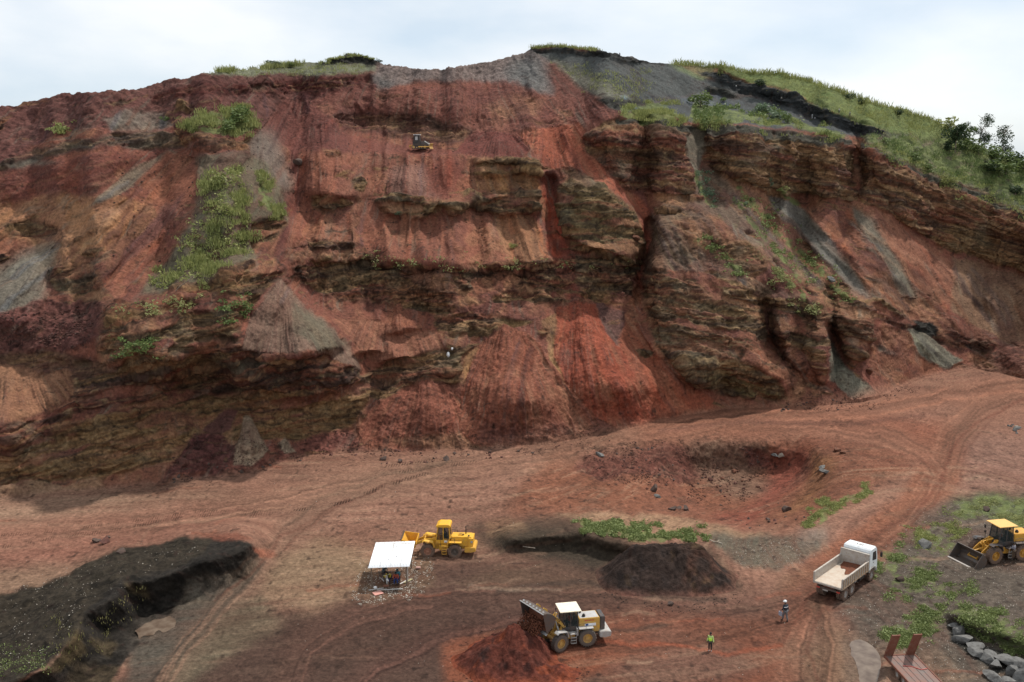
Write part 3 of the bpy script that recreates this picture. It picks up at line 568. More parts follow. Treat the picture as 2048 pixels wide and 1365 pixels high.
# streak coordinates fanning from an apex
ax = samp(MAPA[0], PX, PY); ay = samp(MAPA[1], PX, PY)
thx = np.arctan2(PX-ax, PY-ay+1e-3); rad = np.hypot(PX-ax, PY-ay)
thw = thx+.03*fb2(PX/80, PY/80, 3, 40, .5)+.003*fb2(PX/9, PY/9, 2, 44)
stk = fb2(thw*24, rad/170, 5, 41, .62)
stk2 = fb2(thw*95, rad/60, 3, 43, .6)
samt = np.clip(.8+1.2*fb2(PX/50, PY/35, 3, 45), 0, 1.2)*np.where(ax == 900, 1, .8)      # streaks come and go
zl = Zz+0.0016*X*X+1.2*fb2(X/30, Y/30, 2, 8)     # layered cone: strata arch down to both sides
zl2 = zl+.8*fb3(X/5, Y/5, Zz/5, 3, 53, .6)
st = fb2(X/26+Y/40, zl2*.42, 3, 51, .6); st2 = fb2(X/9, zl2*1.1, 4, 52, .62)
blk = np.round(fb3(X/5.5, Y/5.5, Zz/2.4, 2, 54)*5)/5*.8+.2*fb3(X/5.5, Y/5.5, Zz/2.4, 2, 54)
lump = fb3(X/9, Y/9, Zz/9, 4, 61, .55)
crag = 1-np.abs(fb3(X/3.2, Y/3.2, Zz/2.2, 3, 65, .6))*2.2
fine = fb3(X/1.1, Y/1.1, Zz/.8, 3, 71, .65)
gul = 1-2.2*np.abs(fb2(X/7+zl*.04, zl/30, 3, 75, .6))
d = cl*(1.4*lump+.75*st+.5*st2+.45*crag+.42*fine+.8*blk-.7*np.clip(gul-.3, 0, 1)) \
  + hill*(1-cl)*(.8*lump+samt*(.55*stk+.08*stk2)+.22*np.clip(fb3(X/4, Y/4, Zz/4, 3, 85)*2-.3, 0, 1)+.07*fine*(1+2.5*rub)+.25*np.clip(crag, 0, 1)*rub*.6) \
  + fl*(.22*fb2(X/14, Y/14, 3, 81)+.05*fb2(X/3, Y/2, 3, 82)+.03*fine*(1+3*rub)+rub*.22*np.clip(fb2(X/1.2, Y/1.2, 2, 84), 0, 1)+np.clip(rub-1, 0, 1)*.7*fb2(X/3.5, Y/3.5, 4, 86))
fade = np.clip(np.abs(row-IB)/6, 0, 1)*.85+.15
d = d*fade
QM = samp(MAPQ, PX, PY)*fl; d = d*(1-QM)-.12*QM
sky_f = np.ones_like(d); 
d[-NB:] *= .5
nx, ny, nz = N[..., 0].copy(), N[..., 1].copy(), N[..., 2].copy()
flm = fl > .5
nx[flm] = 0; ny[flm] = 0; nz[flm] = 1
X2 = X+d*nx; Y2 = Y+d*ny; Z2 = Zz+d*nz
# colour
C = samp(MAPC, PX+wfx, PY+wfy)
def tint(C, c, m): return C+(lin(c)-C)*np.clip(m, 0, 1)[..., None]
redv = np.clip((C[..., 0]/(C[..., 2]+1e-4)-1.5)*1.6, 0, 1); cl0 = cl; cl = cl*redv
C = tint(C, (66,44,38), cl*np.clip(st2*1.1-.15, 0, 1)*.7)
C = tint(C, (122,60,42), cl*np.clip(st*1.2-.1, 0, 1)*.5)
bed = fb2(X/40, zl2*2.2, 3, 55, .6); C = tint(C, (48,36,32), cl*sst(.12, .3, bed)*.5); C = tint(C, (158,116,78), cl*sst(.2, .36, -bed)*.4)
C = tint(C, (146,106,66), cl*np.clip(-st*1.6-.25, 0, 1)*.55*np.clip(.5+fb2(X/20, zl/9, 2, 91), 0, 1))
C = tint(C, (104,94,76), cl*np.clip(fb3(X/4, Y/4, Zz/3, 3, 93)*1.8-.25, 0, 1)*.5)
cl = cl0; tal = hill*(1-cl)*(SL > 22)*(.35+.65*redv); og = np.clip((C[..., 1]/(C[..., 2]+1e-4)-1.25)/.6, .05, 1)
C = tint(C, (96,54,50), tal*samt*np.clip(stk*5-.3, 0, 1)*.42)
C = tint(C, (160,112,84), og*tal*samt*np.clip(-stk*5-.6, 0, 1)*.36)
C = tint(C, (84,52,50), tal*samt*np.clip(stk2*2-.3, 0, 1)*.4)
C = tint(C, (112,102,92), tal*samt*np.clip(-stk2*2.2-.5, 0, 1)*.5)
gr = n2(X*1.7, (Y+Zz*1.3)*1.7, 95)*.6+n2(X*3.9, (Y+Zz)*3.9, 96)*.6
mid = fb3(X/6, Y/6, Zz/5, 3, 97)
# tonal blotches, clods and dark pebbles
C = tint(C, (96,58,50), tal*np.clip(fb3(X/7, Y/7, Zz/6, 4, 99, .65)*2.4-.15, 0, 1)*.4)
C = tint(C, (156,112,82), og*tal*np.clip(fb3(X/8, Y/8, Zz/7, 4, 103, .65)*2.4-.35, 0, 1)*.35)
fa = .35+.5*fb2(X/60, Y/60, 2, 104); us = X*np.cos(fa)+Y*np.sin(fa); vs = -X*np.sin(fa)+Y*np.cos(fa)
f1 = fb2(us/13, vs/1.3, 5, 105, .65); f2 = fb2(us/40, vs/6, 5, 106, .65); f3_ = fb2(X/5, Y/4, 5, 107, .7)
nn = samp(MAPN, PX+wfx*.5, PY+wfy*.3)
lumf = (1-.75*nn)*np.clip((C.mean(-1)-.05)/.07, 0, 1)       # only the pale dust takes the reddish smears
fl0 = fl; fl = fl*lumf
C = tint(C, (112,70,58), fl*np.clip(f1*2.2-.15, 0, 1)*.5); C = tint(C, (186,146,120), fl*np.clip(-f1*2.2-.35, 0, 1)*.35*(1-np.clip(wm_, 0, 1)))
C = tint(C, (120,72,58), fl*np.clip(f2*2.2-.1, 0, 1)*.4); C = tint(C, (88,66,56), fl*np.clip(f3_*2.2-.35, 0, 1)*.45)
fl = fl0
peb = np.clip(n2(X*1.6, (Y+Zz)*1.6, 111)*3-1.75, 0, 1)*(1-.8*nn*fl)
C = tint(C, (58,40,36), peb*.7)
cl = cl0*(.3+.7*redv)
C = tint(C, (40,30,27), cl*np.clip(np.abs(fb3(X/2.6, Y/2.6, Zz/1.7, 3, 113, .6))*-9+.8, 0, 1)*.75)      # joints and cracks
C = tint(C, (150,118,84), cl*np.clip(fb3(X/1.5, Y/1.5, Zz/.9, 3, 115, .7)*3-.7, 0, 1)*.5)
cl = cl0
C = C*np.clip(1+(.20+.14*cl)*gr*(1+.8*rub)+.20*mid, .45, 1.7)[..., None]
# dark cinder lumps on rubbly talus
C = C*(1-.5*np.clip(rub-.4, 0, 1)*np.clip(n2(X*1.2, (Y+Zz)*1.2, 98)*2.4-.9, 0, 1))[..., None]
C = C*(1-.17*fl+.06*hill*(1-.1*cl))[..., None]; dk = sst(.10, .055, C.sum(-1)/3)*fl; C = C*(1+0*dk[..., None]); # ribbed tyre prints
for s_, wd, pr in (("-20,1096 100,1078 220,1063 330,1040 430,1030 540,1026", 3.2, 4.6), ("0,1070 110,1062 230,1048 330,1034 400,1024 520,1022", 2.6, 4.6), ("500,1034 600,1020 690,1004 760,975 860,945", 3, 5), ("560,1024 660,1012 700,1000 800,965", 3, 5), ("770,932 830,925 880,918", 3, 5), ("800,944 900,930 950,922", 3, 5)):
    P_ = pts(s_); bx = (PX > P_[0][0]-6) & (PX < P_[-1][0]+6) & (PY > 900) & (PY < 1110); qx = PX[bx]; qy = PY[bx]; best = np.full(qx.shape, 1e9); arc = np.zeros(qx.shape); a0 = 0
    for (xa, ya), (xb, yb) in zip(P_, P_[1:]):
        L_ = math.hypot(xb-xa, yb-ya); t_ = np.clip(((qx-xa)*(xb-xa)+(qy-ya)*(yb-ya))/L_**2, 0, 1); dd = np.hypot(qx-xa-t_*(xb-xa), qy-ya-t_*(yb-ya)); u_ = dd < best; best[u_] = dd[u_]; arc[u_] = a0+t_[u_]*L_; a0 += L_
    mk = (best < wd)*(np.sin((arc+qy*.6)*2*PI/pr) > .1)*np.clip(.6+fb2(qx/20, qy/20, 2, 120)*2, 0, 1)
    cc = C[bx]; C[bx] = cc*(1-.5*mk[:, None]); zq = Z2[bx]; Z2[bx] = zq-.05*mk
C = np.clip(C, .004, 1)
lum = (C*np.array([.25, .6, .15])).sum(-1, keepdims=True); C = np.clip((lum+(C-lum)*.84)*np.array([.92, .97, .88]), .004, 1)
gm = samp(MAPG, PX+wfx, PY+wfy)*np.clip(.75+.9*fb2(PX/14, PY/9, 4, 101), 0, 1)
FINX, FINY, FINZ = X2, Y2, Z2
def at(x, y, up=0):
    """point of the finished terrain seen at pixel (x, y) of the photograph"""
    a, e = ang(x, y)
    c = np.clip((a-AZ[0])/(AZ[-1]-AZ[0])*(NC-1), 0, NC-1.01); ci = int(c); f = c-ci
    col = Ee[:NR-NB, ci]
    r_ = np.interp(e, col, np.arange(NR-NB)); ri = int(min(r_, NR-NB-2)); g = r_-ri
    def q(M): return (M[ri, ci]*(1-f)+M[ri, ci+1]*f)*(1-g)+(M[ri+1, ci]*(1-f)+M[ri+1, ci+1]*f)*g
    return Vector((q(FINX), q(FINY), q(FINZ)+up))
def grid_mesh(name, r0, r1, mat):
    n = r1-r0
    co = np.stack([X2[r0:r1], Y2[r0:r1], Z2[r0:r1]], -1).reshape(-1, 3).astype(np.float32)
    i = np.arange(n*NC).reshape(n, NC)
    q = np.stack([i[:-1, :-1], i[:-1, 1:], i[1:, 1:], i[1:, :-1]], -1).reshape(-1, 4).astype(np.int32)
    me = bpy.data.meshes.new(name)
    me.vertices.add(len(co)); me.vertices.foreach_set('co', co.ravel())
    me.loops.add(q.size); me.loops.foreach_set('vertex_index', q.ravel())
    me.polygons.add(len(q)); me.polygons.foreach_set('loop_start', np.arange(0, q.size, 4, dtype=np.int32)); me.polygons.foreach_set('loop_total', np.full(len(q), 4, np.int32))
    me.polygons.foreach_set('use_smooth', np.ones(len(q), bool))
    me.update(calc_edges=True)
    a = me.color_attributes.new('soil', 'FLOAT_COLOR', 'POINT')
    a.data.foreach_set('color', np.concatenate([C[r0:r1].reshape(-1, 3), np.ones((n*NC, 1))], 1).astype(np.float32).ravel())
    for nm, M in (('green', gm), ('chips', wm_), ('rock', cl)):
        at_ = me.attributes.new(nm, 'FLOAT', 'POINT'); at_.data.foreach_set('value', np.ascontiguousarray(M[r0:r1], np.float32).ravel())
    me.materials.append(mat)
    o = bpy.data.objects.new(name, me); COL.objects.link(o); o['kind'] = 'structure'
    return o
SOIL_GAIN = .86
def soil_material():
    m = bpy.data.materials.new('soil'); m.use_nodes = True; nt = m.node_tree; n = nt.nodes; l = nt.links
    b = n['Principled BSDF']; b.inputs['Roughness'].default_value = .95; b.inputs['Specular IOR Level'].default_value = .12
    def att(nm): a = n.new('ShaderNodeAttribute'); a.attribute_name = nm; return a
    def noise(sc, det=3, rough=.6): t = n.new('ShaderNodeTexNoise'); t.inputs['Scale'].default_value = sc; t.inputs['Detail'].default_value = det; t.inputs['Roughness'].default_value = rough; l.new(tcn.outputs['Object'], t.inputs[0]); return t
    def math_(op, a, b_, cl=False):
        x = n.new('ShaderNodeMath'); x.operation = op; x.use_clamp = cl
        for i, v in ((0, a), (1, b_)):
            if isinstance(v, (int, float)): x.inputs[i].default_value = v
            else: l.new(v, x.inputs[i])
        return x.outputs[0]
    def mix(f, a, b_, bt='MIX'):
        x = n.new('ShaderNodeMix'); x.data_type = 'RGBA'; x.blend_type = bt
        for i, v in ((0, f), (6, a), (7, b_)):
            if isinstance(v, (int, float)): x.inputs[i].default_value = v
            elif isinstance(v, tuple): x.inputs[i].default_value = v
            else: l.new(v, x.inputs[i])
        return x.outputs[2]
    tcn = n.new('ShaderNodeTexCoord')
    col = att('soil').outputs['Color']
    g = mix(1.0, col, (SOIL_GAIN, SOIL_GAIN, SOIL_GAIN, 1), 'MULTIPLY')
    f1 = noise(2.6, 5, .7); r1 = n.new('ShaderNodeMapRange'); r1.inputs[1].default_value = .25; r1.inputs[2].default_value = .75; r1.inputs[3].default_value = .5; r1.inputs[4].default_value = 1.6; l.new(f1.outputs[0], r1.inputs[0])
    vm = n.new('ShaderNodeVectorMath'); vm.operation = 'SCALE'; l.new(g, vm.inputs[0]); l.new(r1.outputs[0], vm.inputs['Scale'])
    # green
    gn = noise(.55, 5, .7); gcr = n.new('ShaderNodeValToRGB'); gcr.color_ramp.elements[0].color = (.045, .060, .024, 1); gcr.color_ramp.elements[1].color = (.19, .215, .075, 1)
    gcr.color_ramp.elements[0].position = .3; gcr.color_ramp.elements[1].position = .7; l.new(gn.outputs[0], gcr.inputs[0])
    gn2 = noise(1.9, 4, .7); gf = math_('MULTIPLY', att('green').outputs['Fac'], 1.5); gf = math_('ADD', gf, gn2.outputs[0]); gf = math_('SUBTRACT', gf, .95); gf = math_('MULTIPLY', gf, 3.0, True); gf = math_('MULTIPLY', gf, .85)
    c2 = mix(gf, vm.outputs[0], gcr.outputs[0])
    # pale chips of stone
    vo = n.new('ShaderNodeTexVoronoi'); vo.inputs['Scale'].default_value = 3.1; l.new(tcn.outputs['Object'], vo.inputs[0])
    sz = n.new('ShaderNodeSeparateColor'); l.new(vo.outputs['Color'], sz.inputs[0])
    thr = math_('MULTIPLY', sz.outputs[0], math_('MULTIPLY', att('chips').outputs['Fac'], .19)); chip = math_('LESS_THAN', vo.outputs['Distance'], thr)
    c3 = mix(math_('MULTIPLY', chip, .75), c2, (.50, .46, .40, 1))
    l.new(c3, b.inputs['Base Color'])
    bn = noise(1.5, 8, .68); bp = n.new('ShaderNodeBump'); bp.inputs['Distance'].default_value = .42; bp.inputs['Strength'].default_value = .8
    l.new(bn.outputs[0], bp.inputs['Height']); l.new(bp.outputs[0], b.inputs['Normal'])
    return m
SOIL = soil_material()
ground = grid_mesh('ground', 0, IB+1, SOIL)
hillside = grid_mesh('hills', IB, NR, SOIL)
# ------------------------------------------------------------------ modelling helpers
def project(p):
    w = p[1]*math.cos(PITCH)-(p[2]-CAM_H)*math.sin(PITCH); v = p[1]*math.sin(PITCH)+(p[2]-CAM_H)*math.cos(PITCH)
    return 1024+FPX*p[0]/w, 682.5-FPX*v/w
def plane_pt(px, py, z=0.0):
    xc = (px-1024)/FPX; yc = (682.5-py)/FPX
    d = Vector((xc, math.cos(PITCH)+yc*math.sin(PITCH), -math.sin(PITCH)+yc*math.cos(PITCH))); t = (z-CAM_H)/d.z
    return Vector((d.x*t, d.y*t, z))
def seat(x, y, up=0):          # point of the ground near the world position (x, y)
    return at(*project((x, y, 0)), up)
def at_many(px, py):
    px = np.asarray(px, float); py = np.asarray(py, float)
    a, e = ang(px, py)
    c = np.clip((a-AZ[0])/(AZ[-1]-AZ[0])*(NC-1), 0, NC-1.01); ci = c.astype(int); f = c-ci
    n = NR-NB; r = np.zeros(len(px))
    col = Ee[:n].astype(np.float32); 
    lo = np.zeros(len(px), int); hi = np.full(len(px), n-1)
    for _ in range(12):
        m = (lo+hi)//2; g = col[m, ci] <= e; lo = np.where(g, m, lo); hi = np.where(g, hi, m)
    ri = np.clip(lo, 0, n-2); g = np.clip((e-col[ri, ci])/(col[ri+1, ci]-col[ri, ci]+1e-9), 0, 1)
    q = lambda M: (M[ri, ci]*(1-f)+M[ri, ci+1]*f)*(1-g)+(M[ri+1, ci]*(1-f)+M[ri+1, ci+1]*f)*g
    return np.stack([q(FINX), q(FINY), q(FINZ)], 1)
def tag(o, label=None, cat=None, group=None, kind=None):
    if label: o['label'] = label
    if cat: o['category'] = cat
    if group: o['group'] = group
    if kind: o['kind'] = kind
    return o
def empty(name, loc, rz=0, label=None, cat=None, group=None, sc=1.0):
    o = bpy.data.objects.new(name, None); COL.objects.link(o); o.location = loc; o.rotation_euler = (0, 0, rz); o.scale = (sc, sc, sc)
    o.empty_display_size = .3
    return tag(o, label, cat, group)
class MB:
    def __init__(s, T=None): s.v = []; s.f = []; s.T = T or Matrix.Identity(4); s.mi = []; s.cur = 0
    def add(s, vs, fs, T=None):
        M = s.T @ T if T is not None else s.T
        b = len(s.v); s.v += [tuple(M @ Vector(p)) for p in vs]; s.f += [tuple(b+i for i in f) for f in fs]; s.mi += [s.cur]*len(fs); return s
    def box(s, c, d, T=None, taper=1.0):
        x, y, z = d[0]/2, d[1]/2, d[2]/2; t = taper
        vs = [(c[0]+a*x*(t if k > 0 else 1), c[1]+b*y*(t if k > 0 else 1), c[2]+k*z) for k in (-1, 1) for a, b in ((-1, -1), (1, -1), (1, 1), (-1, 1))]
        return s.add(vs, [(0, 3, 2, 1), (4, 5, 6, 7), (0, 1, 5, 4), (1, 2, 6, 5), (2, 3, 7, 6), (3, 0, 4, 7)], T)
    def prism(s, prof, y0, y1, T=None):      # profile in x,z extruded along y
        n = len(prof); vs = [(p[0], y, p[1]) for y in (y0, y1) for p in prof]
        fs = [tuple(range(n)), tuple(range(2*n-1, n-1, -1))]+[(i, i+n, (i+1) % n+n, (i+1) % n) for i in range(n)]
        return s.add(vs, fs, T)
    def shell(s, prof, y0, y1, th, T=None):  # open profile with thickness
        n = len(prof); P = [Vector((p[0], 0, p[1])) for p in prof]; off = []
        for i in range(n):
            a = P[max(i-1, 0)]; b = P[min(i+1, n-1)]; d = (b-a).normalized(); off.append(P[i]+Vector((-d.z, 0, d.x))*th)
        q = [(p.x, p.z) for p in P]+[(p.x, p.z) for p in reversed(off)]
        for i in range(n-1):
            j = 2*n-1-i; s.prism([q[i], q[i+1], q[j-1], q[j]], y0, y1, T)
        return s
    def cyl(s, a, b, r0, r1=None, n=14, T=None):
        r1 = r0 if r1 is None else r1; a = Vector(a); b = Vector(b); d = (b-a).normalized()
        u = d.orthogonal().normalized(); w = d.cross(u); vs = []
        for p, r in ((a, r0), (b, r1)):
            for k in range(n): t = 2*PI*k/n; vs.append(tuple(p+u*math.cos(t)*r+w*math.sin(t)*r))
        fs = [(k, (k+1) % n, (k+1) % n+n, k+n) for k in range(n)]+[tuple(range(n-1, -1, -1)), tuple(range(n, 2*n))]
        return s.add(vs, fs, T)
    def tube(s, path, r, n=8, T=None):
        for a, b in zip(path, path[1:]): s.cyl(a, b, r, r, n, T)
        return s
    def ring(s, c, prof, n=28, T=None):      # lathe round the y axis; prof = (radius, y)
        m = len(prof); vs = [(c[0]+r*math.cos(2*PI*k/n), c[1]+y, c[2]+r*math.sin(2*PI*k/n)) for k in range(n) for r, y in prof]
        return s.add(vs, [(k*m+i, k*m+(i+1) % m, ((k+1) % n)*m+(i+1) % m, ((k+1) % n)*m+i) for k in range(n) for i in range(m)], T)
    def build(s, name, mat, parent=None, label=None, bev=0, smooth=False):
        me = bpy.data.meshes.new(name); me.from_pydata(s.v, [], s.f)
        mats = mat if isinstance(mat, (list, tuple)) else [mat]
        for m in mats: me.materials.append(m)
        if len(mats) > 1: me.polygons.foreach_set('material_index', s.mi)
        bm = bmesh.new(); bm.from_mesh(me); bmesh.ops.recalc_face_normals(bm, faces=bm.faces)
        if bev: bmesh.ops.bevel(bm, geom=[e for e in bm.edges if len(e.link_faces) == 2 and e.calc_face_angle(0) > .5], offset=bev, segments=2, affect='EDGES', clamp_overlap=True)
        bm.to_mesh(me); bm.free()
        if smooth:
            me.polygons.foreach_set('use_smooth', [True]*len(me.polygons)); me.set_sharp_from_angle(angle=R(40))
        o = bpy.data.objects.new(name, me); COL.objects.link(o); o.parent = parent
        if label: o['label'] = label
        return o
def RY(a, at_=(0, 0, 0)): p = Vector(at_); return Matrix.Translation(p) @ Matrix.Rotation(a, 4, 'Y') @ Matrix.Translation(-p)
def RZ(a, at_=(0, 0, 0)): p = Vector(at_); return Matrix.Translation(p) @ Matrix.Rotation(a, 4, 'Z') @ Matrix.Translation(-p)
def copy_tree(o, parent=None):
    c = o.copy(); COL.objects.link(c); c.parent = parent
    for ch in [x for x in o.children]: copy_tree(ch, c)
    return c
_mats = {}
def paint(name, c, rough=.5, dirt=.35, dc=(.20, .115, .07), metal=0, sc=3.0, spec=.4, low=0):
    if name in _mats: return _mats[name]
    m = bpy.data.materials.new(name); m.use_nodes = True; n = m.node_tree.nodes; l = m.node_tree.links; b = n['Principled BSDF']
    t = n.new('ShaderNodeTexNoise'); t.inputs['Scale'].default_value = sc; t.inputs['Detail'].default_value = 6; t.inputs['Roughness'].default_value = .7
    tcn = n.new('ShaderNodeTexCoord'); l.new(tcn.outputs['Object'], t.inputs[0])
    r = n.new('ShaderNodeMapRange'); r.inputs[1].default_value = .42; r.inputs[2].default_value = .72; r.inputs[4].default_value = dirt*1.6; l.new(t.outputs[0], r.inputs[0])
    if low:      # dust thrown up on the lower panels
        sx = n.new('ShaderNodeSeparateXYZ'); l.new(tcn.outputs['Object'], sx.inputs[0]); g = n.new('ShaderNodeMapRange'); g.inputs[1].default_value = .3; g.inputs[2].default_value = 2.3; g.inputs[3].default_value = low*.20; g.inputs[4].default_value = 0; l.new(sx.outputs[2], g.inputs[0])
        ad = n.new('ShaderNodeMath'); l.new(t.outputs[0], ad.inputs[0]); l.new(g.outputs[0], ad.inputs[1]); l.new(ad.outputs[0], r.inputs[0])
    x = n.new('ShaderNodeMix'); x.data_type = 'RGBA'; x.inputs[6].default_value = (*c, 1); x.inputs[7].default_value = (*dc, 1); l.new(r.outputs[0], x.inputs[0])
    l.new(x.outputs[2], b.inputs['Base Color']); b.inputs['Roughness'].default_value = rough; b.inputs['Metallic'].default_value = metal; b.inputs['Specular IOR Level'].default_value = spec
    _mats[name] = m; return m
M_YEL = paint('yellow_paint', (.76, .40, .022), .5, .38, (.42, .24, .10), low=1)
M_YEL2 = paint('dusty_yellow_paint', (.58, .33, .055), .55, .35, (.30, .21, .13), low=1)
M_ORG = paint('orange_yellow_paint', (.66, .33, .035), .5, .28, low=1)
M_GRY = paint('pale_grey_paint', (.42, .42, .41), .6, .35, (.30, .22, .16), low=1)
M_DGR = paint('dark_grey_paint', (.045, .05, .055), .6, .35, low=1)
M_BLK = paint('black_metal', (.02, .02, .022), .6, .25)
M_WHT = paint('white_paint', (.78, .80, .80), .45, .16, (.5, .42, .36), low=1)
M_ROOFW = paint('white_roof_sheet', (.86, .87, .88), .5, .12, (.6, .55, .5))
M_RUB = paint('rubber', (.04, .036, .033), .9, .9, (.16, .10, .07), sc=5, low=1)
M_RUBL = paint('dusty_rubber', (.085, .078, .072), .9, .5, (.14, .10, .075), sc=5, low=1)
M_STEEL = paint('worn_steel', (.12, .105, .095), .45, .5, (.16, .09, .055), .4)
M_CHR = paint('bright_steel', (.62, .62, .60), .3, .15, metal=.8)
M_RUST = paint('rusty_red_steel', (.17, .055, .032), .75, .4, (.21, .13, .09))
M_TIP = paint('scraped_tipper_steel', (.44, .40, .35), .6, .55, (.30, .21, .15), sc=4)
M_TIPF = paint('dusty_tipper_floor', (.50, .43, .35), .75, .4, (.36, .22, .14), sc=2.5)
M_SOILR = paint('red_soil', (.17, .062, .034), .95, .7, (.08, .04, .03), sc=6, spec=.1)
M_WOOD = paint('weathered_wood', (.20, .15, .11), .85, .4, (.1, .07, .05))
M_PIPE = paint('pale_pole', (.62, .60, .56), .6, .2)
M_RED = paint('red_plastic', (.50, .06, .04), .5, .1); M_PINK = paint('pale_red_board', (.56, .27, .22), .8, .3)
M_BLUE = paint('blue_plastic', (.02, .07, .25), .5, .1)
def glass_mat():
    m = bpy.data.materials.new('cab_glass'); m.use_nodes = True; b = m.node_tree.nodes['Principled BSDF']
    b.inputs['Base Color'].default_value = (.03, .045, .045, 1); b.inputs['Roughness'].default_value = .08; b.inputs['Alpha'].default_value = .55
    return m
M_GLS = glass_mat()
def text_mesh(name, body, size, mat, parent, M, ext=.004):
    c = bpy.data.curves.new(name, 'FONT'); c.body = body; c.size = size; c.extrude = ext; c.align_x = 'CENTER'; c.align_y = 'CENTER'; c.offset = size*.02
    t = bpy.data.objects.new(name, c); COL.objects.link(t)
    me = bpy.data.meshes.new_from_object(t.evaluated_get(bpy.context.evaluated_depsgraph_get())); bpy.data.objects.remove(t, do_unlink=True)
    me.transform(M); me.materials.clear(); me.materials.append(mat); me.name = name
    o = bpy.data.objects.new(name, me); COL.objects.link(o); o.parent = parent; return o
# ---- people: skeleton -> skin modifier -> mesh
def skin_mesh(chains, sub=1):
    """chains: list of lists of (x,y,z,r); every chain is its own skinned tube"""
    bm_all = bmesh.new(); dg = None
    for ch in chains:
        me = bpy.data.meshes.new('tmp'); me.from_pydata([c[:3] for c in ch], [(i, i+1) for i in range(len(ch)-1)], [])
        o = bpy.data.objects.new('tmp', me); COL.objects.link(o)
        o.modifiers.new('s', 'SKIN'); 
        for i, c in enumerate(ch):
            sv_ = me.skin_vertices[0].data[i]; r = c[3] if isinstance(c[3], tuple) else (c[3], c[3]); sv_.radius = r
        me.skin_vertices[0].data[0].use_root = True
        sb = o.modifiers.new('b', 'SUBSURF'); sb.levels = sub; sb.render_levels = sub
        dg = bpy.context.evaluated_depsgraph_get(); m2 = bpy.data.meshes.new_from_object(o.evaluated_get(dg))
        bm_all.from_mesh(m2); bpy.data.meshes.remove(m2); bpy.data.objects.remove(o, do_unlink=True); bpy.data.meshes.remove(me)
    return bm_all
def tree_skin(nodes, edges, sub=1):
    me = bpy.data.meshes.new('tmp'); names = list(nodes); ix = {n: i for i, n in enumerate(names)}
    me.from_pydata([nodes[n][:3] for n in names], [(ix[a], ix[b]) for a, b in edges], [])
    o = bpy.data.objects.new('tmp', me); COL.objects.link(o); o.modifiers.new('s', 'SKIN')
    for n in names:
        r = nodes[n][3]; d = me.skin_vertices[0].data[ix[n]]; d.radius = r if isinstance(r, tuple) else (r, r); d.use_root = False
    me.skin_vertices[0].data[0].use_root = True
    sb = o.modifiers.new('b', 'SUBSURF'); sb.levels = sub; sb.render_levels = sub
    dg = bpy.context.evaluated_depsgraph_get(); m2 = bpy.data.meshes.new_from_object(o.evaluated_get(dg))
    bm = bmesh.new(); bm.from_mesh(m2); bpy.data.meshes.remove(m2); bpy.data.objects.remove(o, do_unlink=True); bpy.data.meshes.remove(me)
    return bm
def bm_obj(bm, name, mats, parent, label=None):
    me = bpy.data.meshes.new(name); bm.to_mesh(me); bm.free()
    for m in mats: me.materials.append(m)
    me.polygons.foreach_set('use_smooth', [True]*len(me.polygons))
    o = bpy.data.objects.new(name, me); COL.objects.link(o); o.parent = parent
    if label: o['label'] = label
    return o
def ball(bm, c, r, mi=0, seg=10, sc=(1, 1, 1)):
    q = bmesh.ops.create_uvsphere(bm, u_segments=seg, v_segments=max(6, seg-2), radius=r, matrix=Matrix.Translation(c) @ Matrix.Diagonal((*sc, 1)))
    for v in q['verts']:
        for f in v.link_faces: f.material_index = mi
M_SKIN = paint('skin', (.075, .038, .024), .55, .1, (.05, .03, .02)); M_HAIR = paint('black_hair', (.012, .011, .010), .8, 0)
M_EYE = paint('eye_white', (.6, .58, .55), .4, 0)
def cloth(n, c): return paint(n, c, .85, .15, tuple(v*.5 for v in c), sc=9, spec=.15)
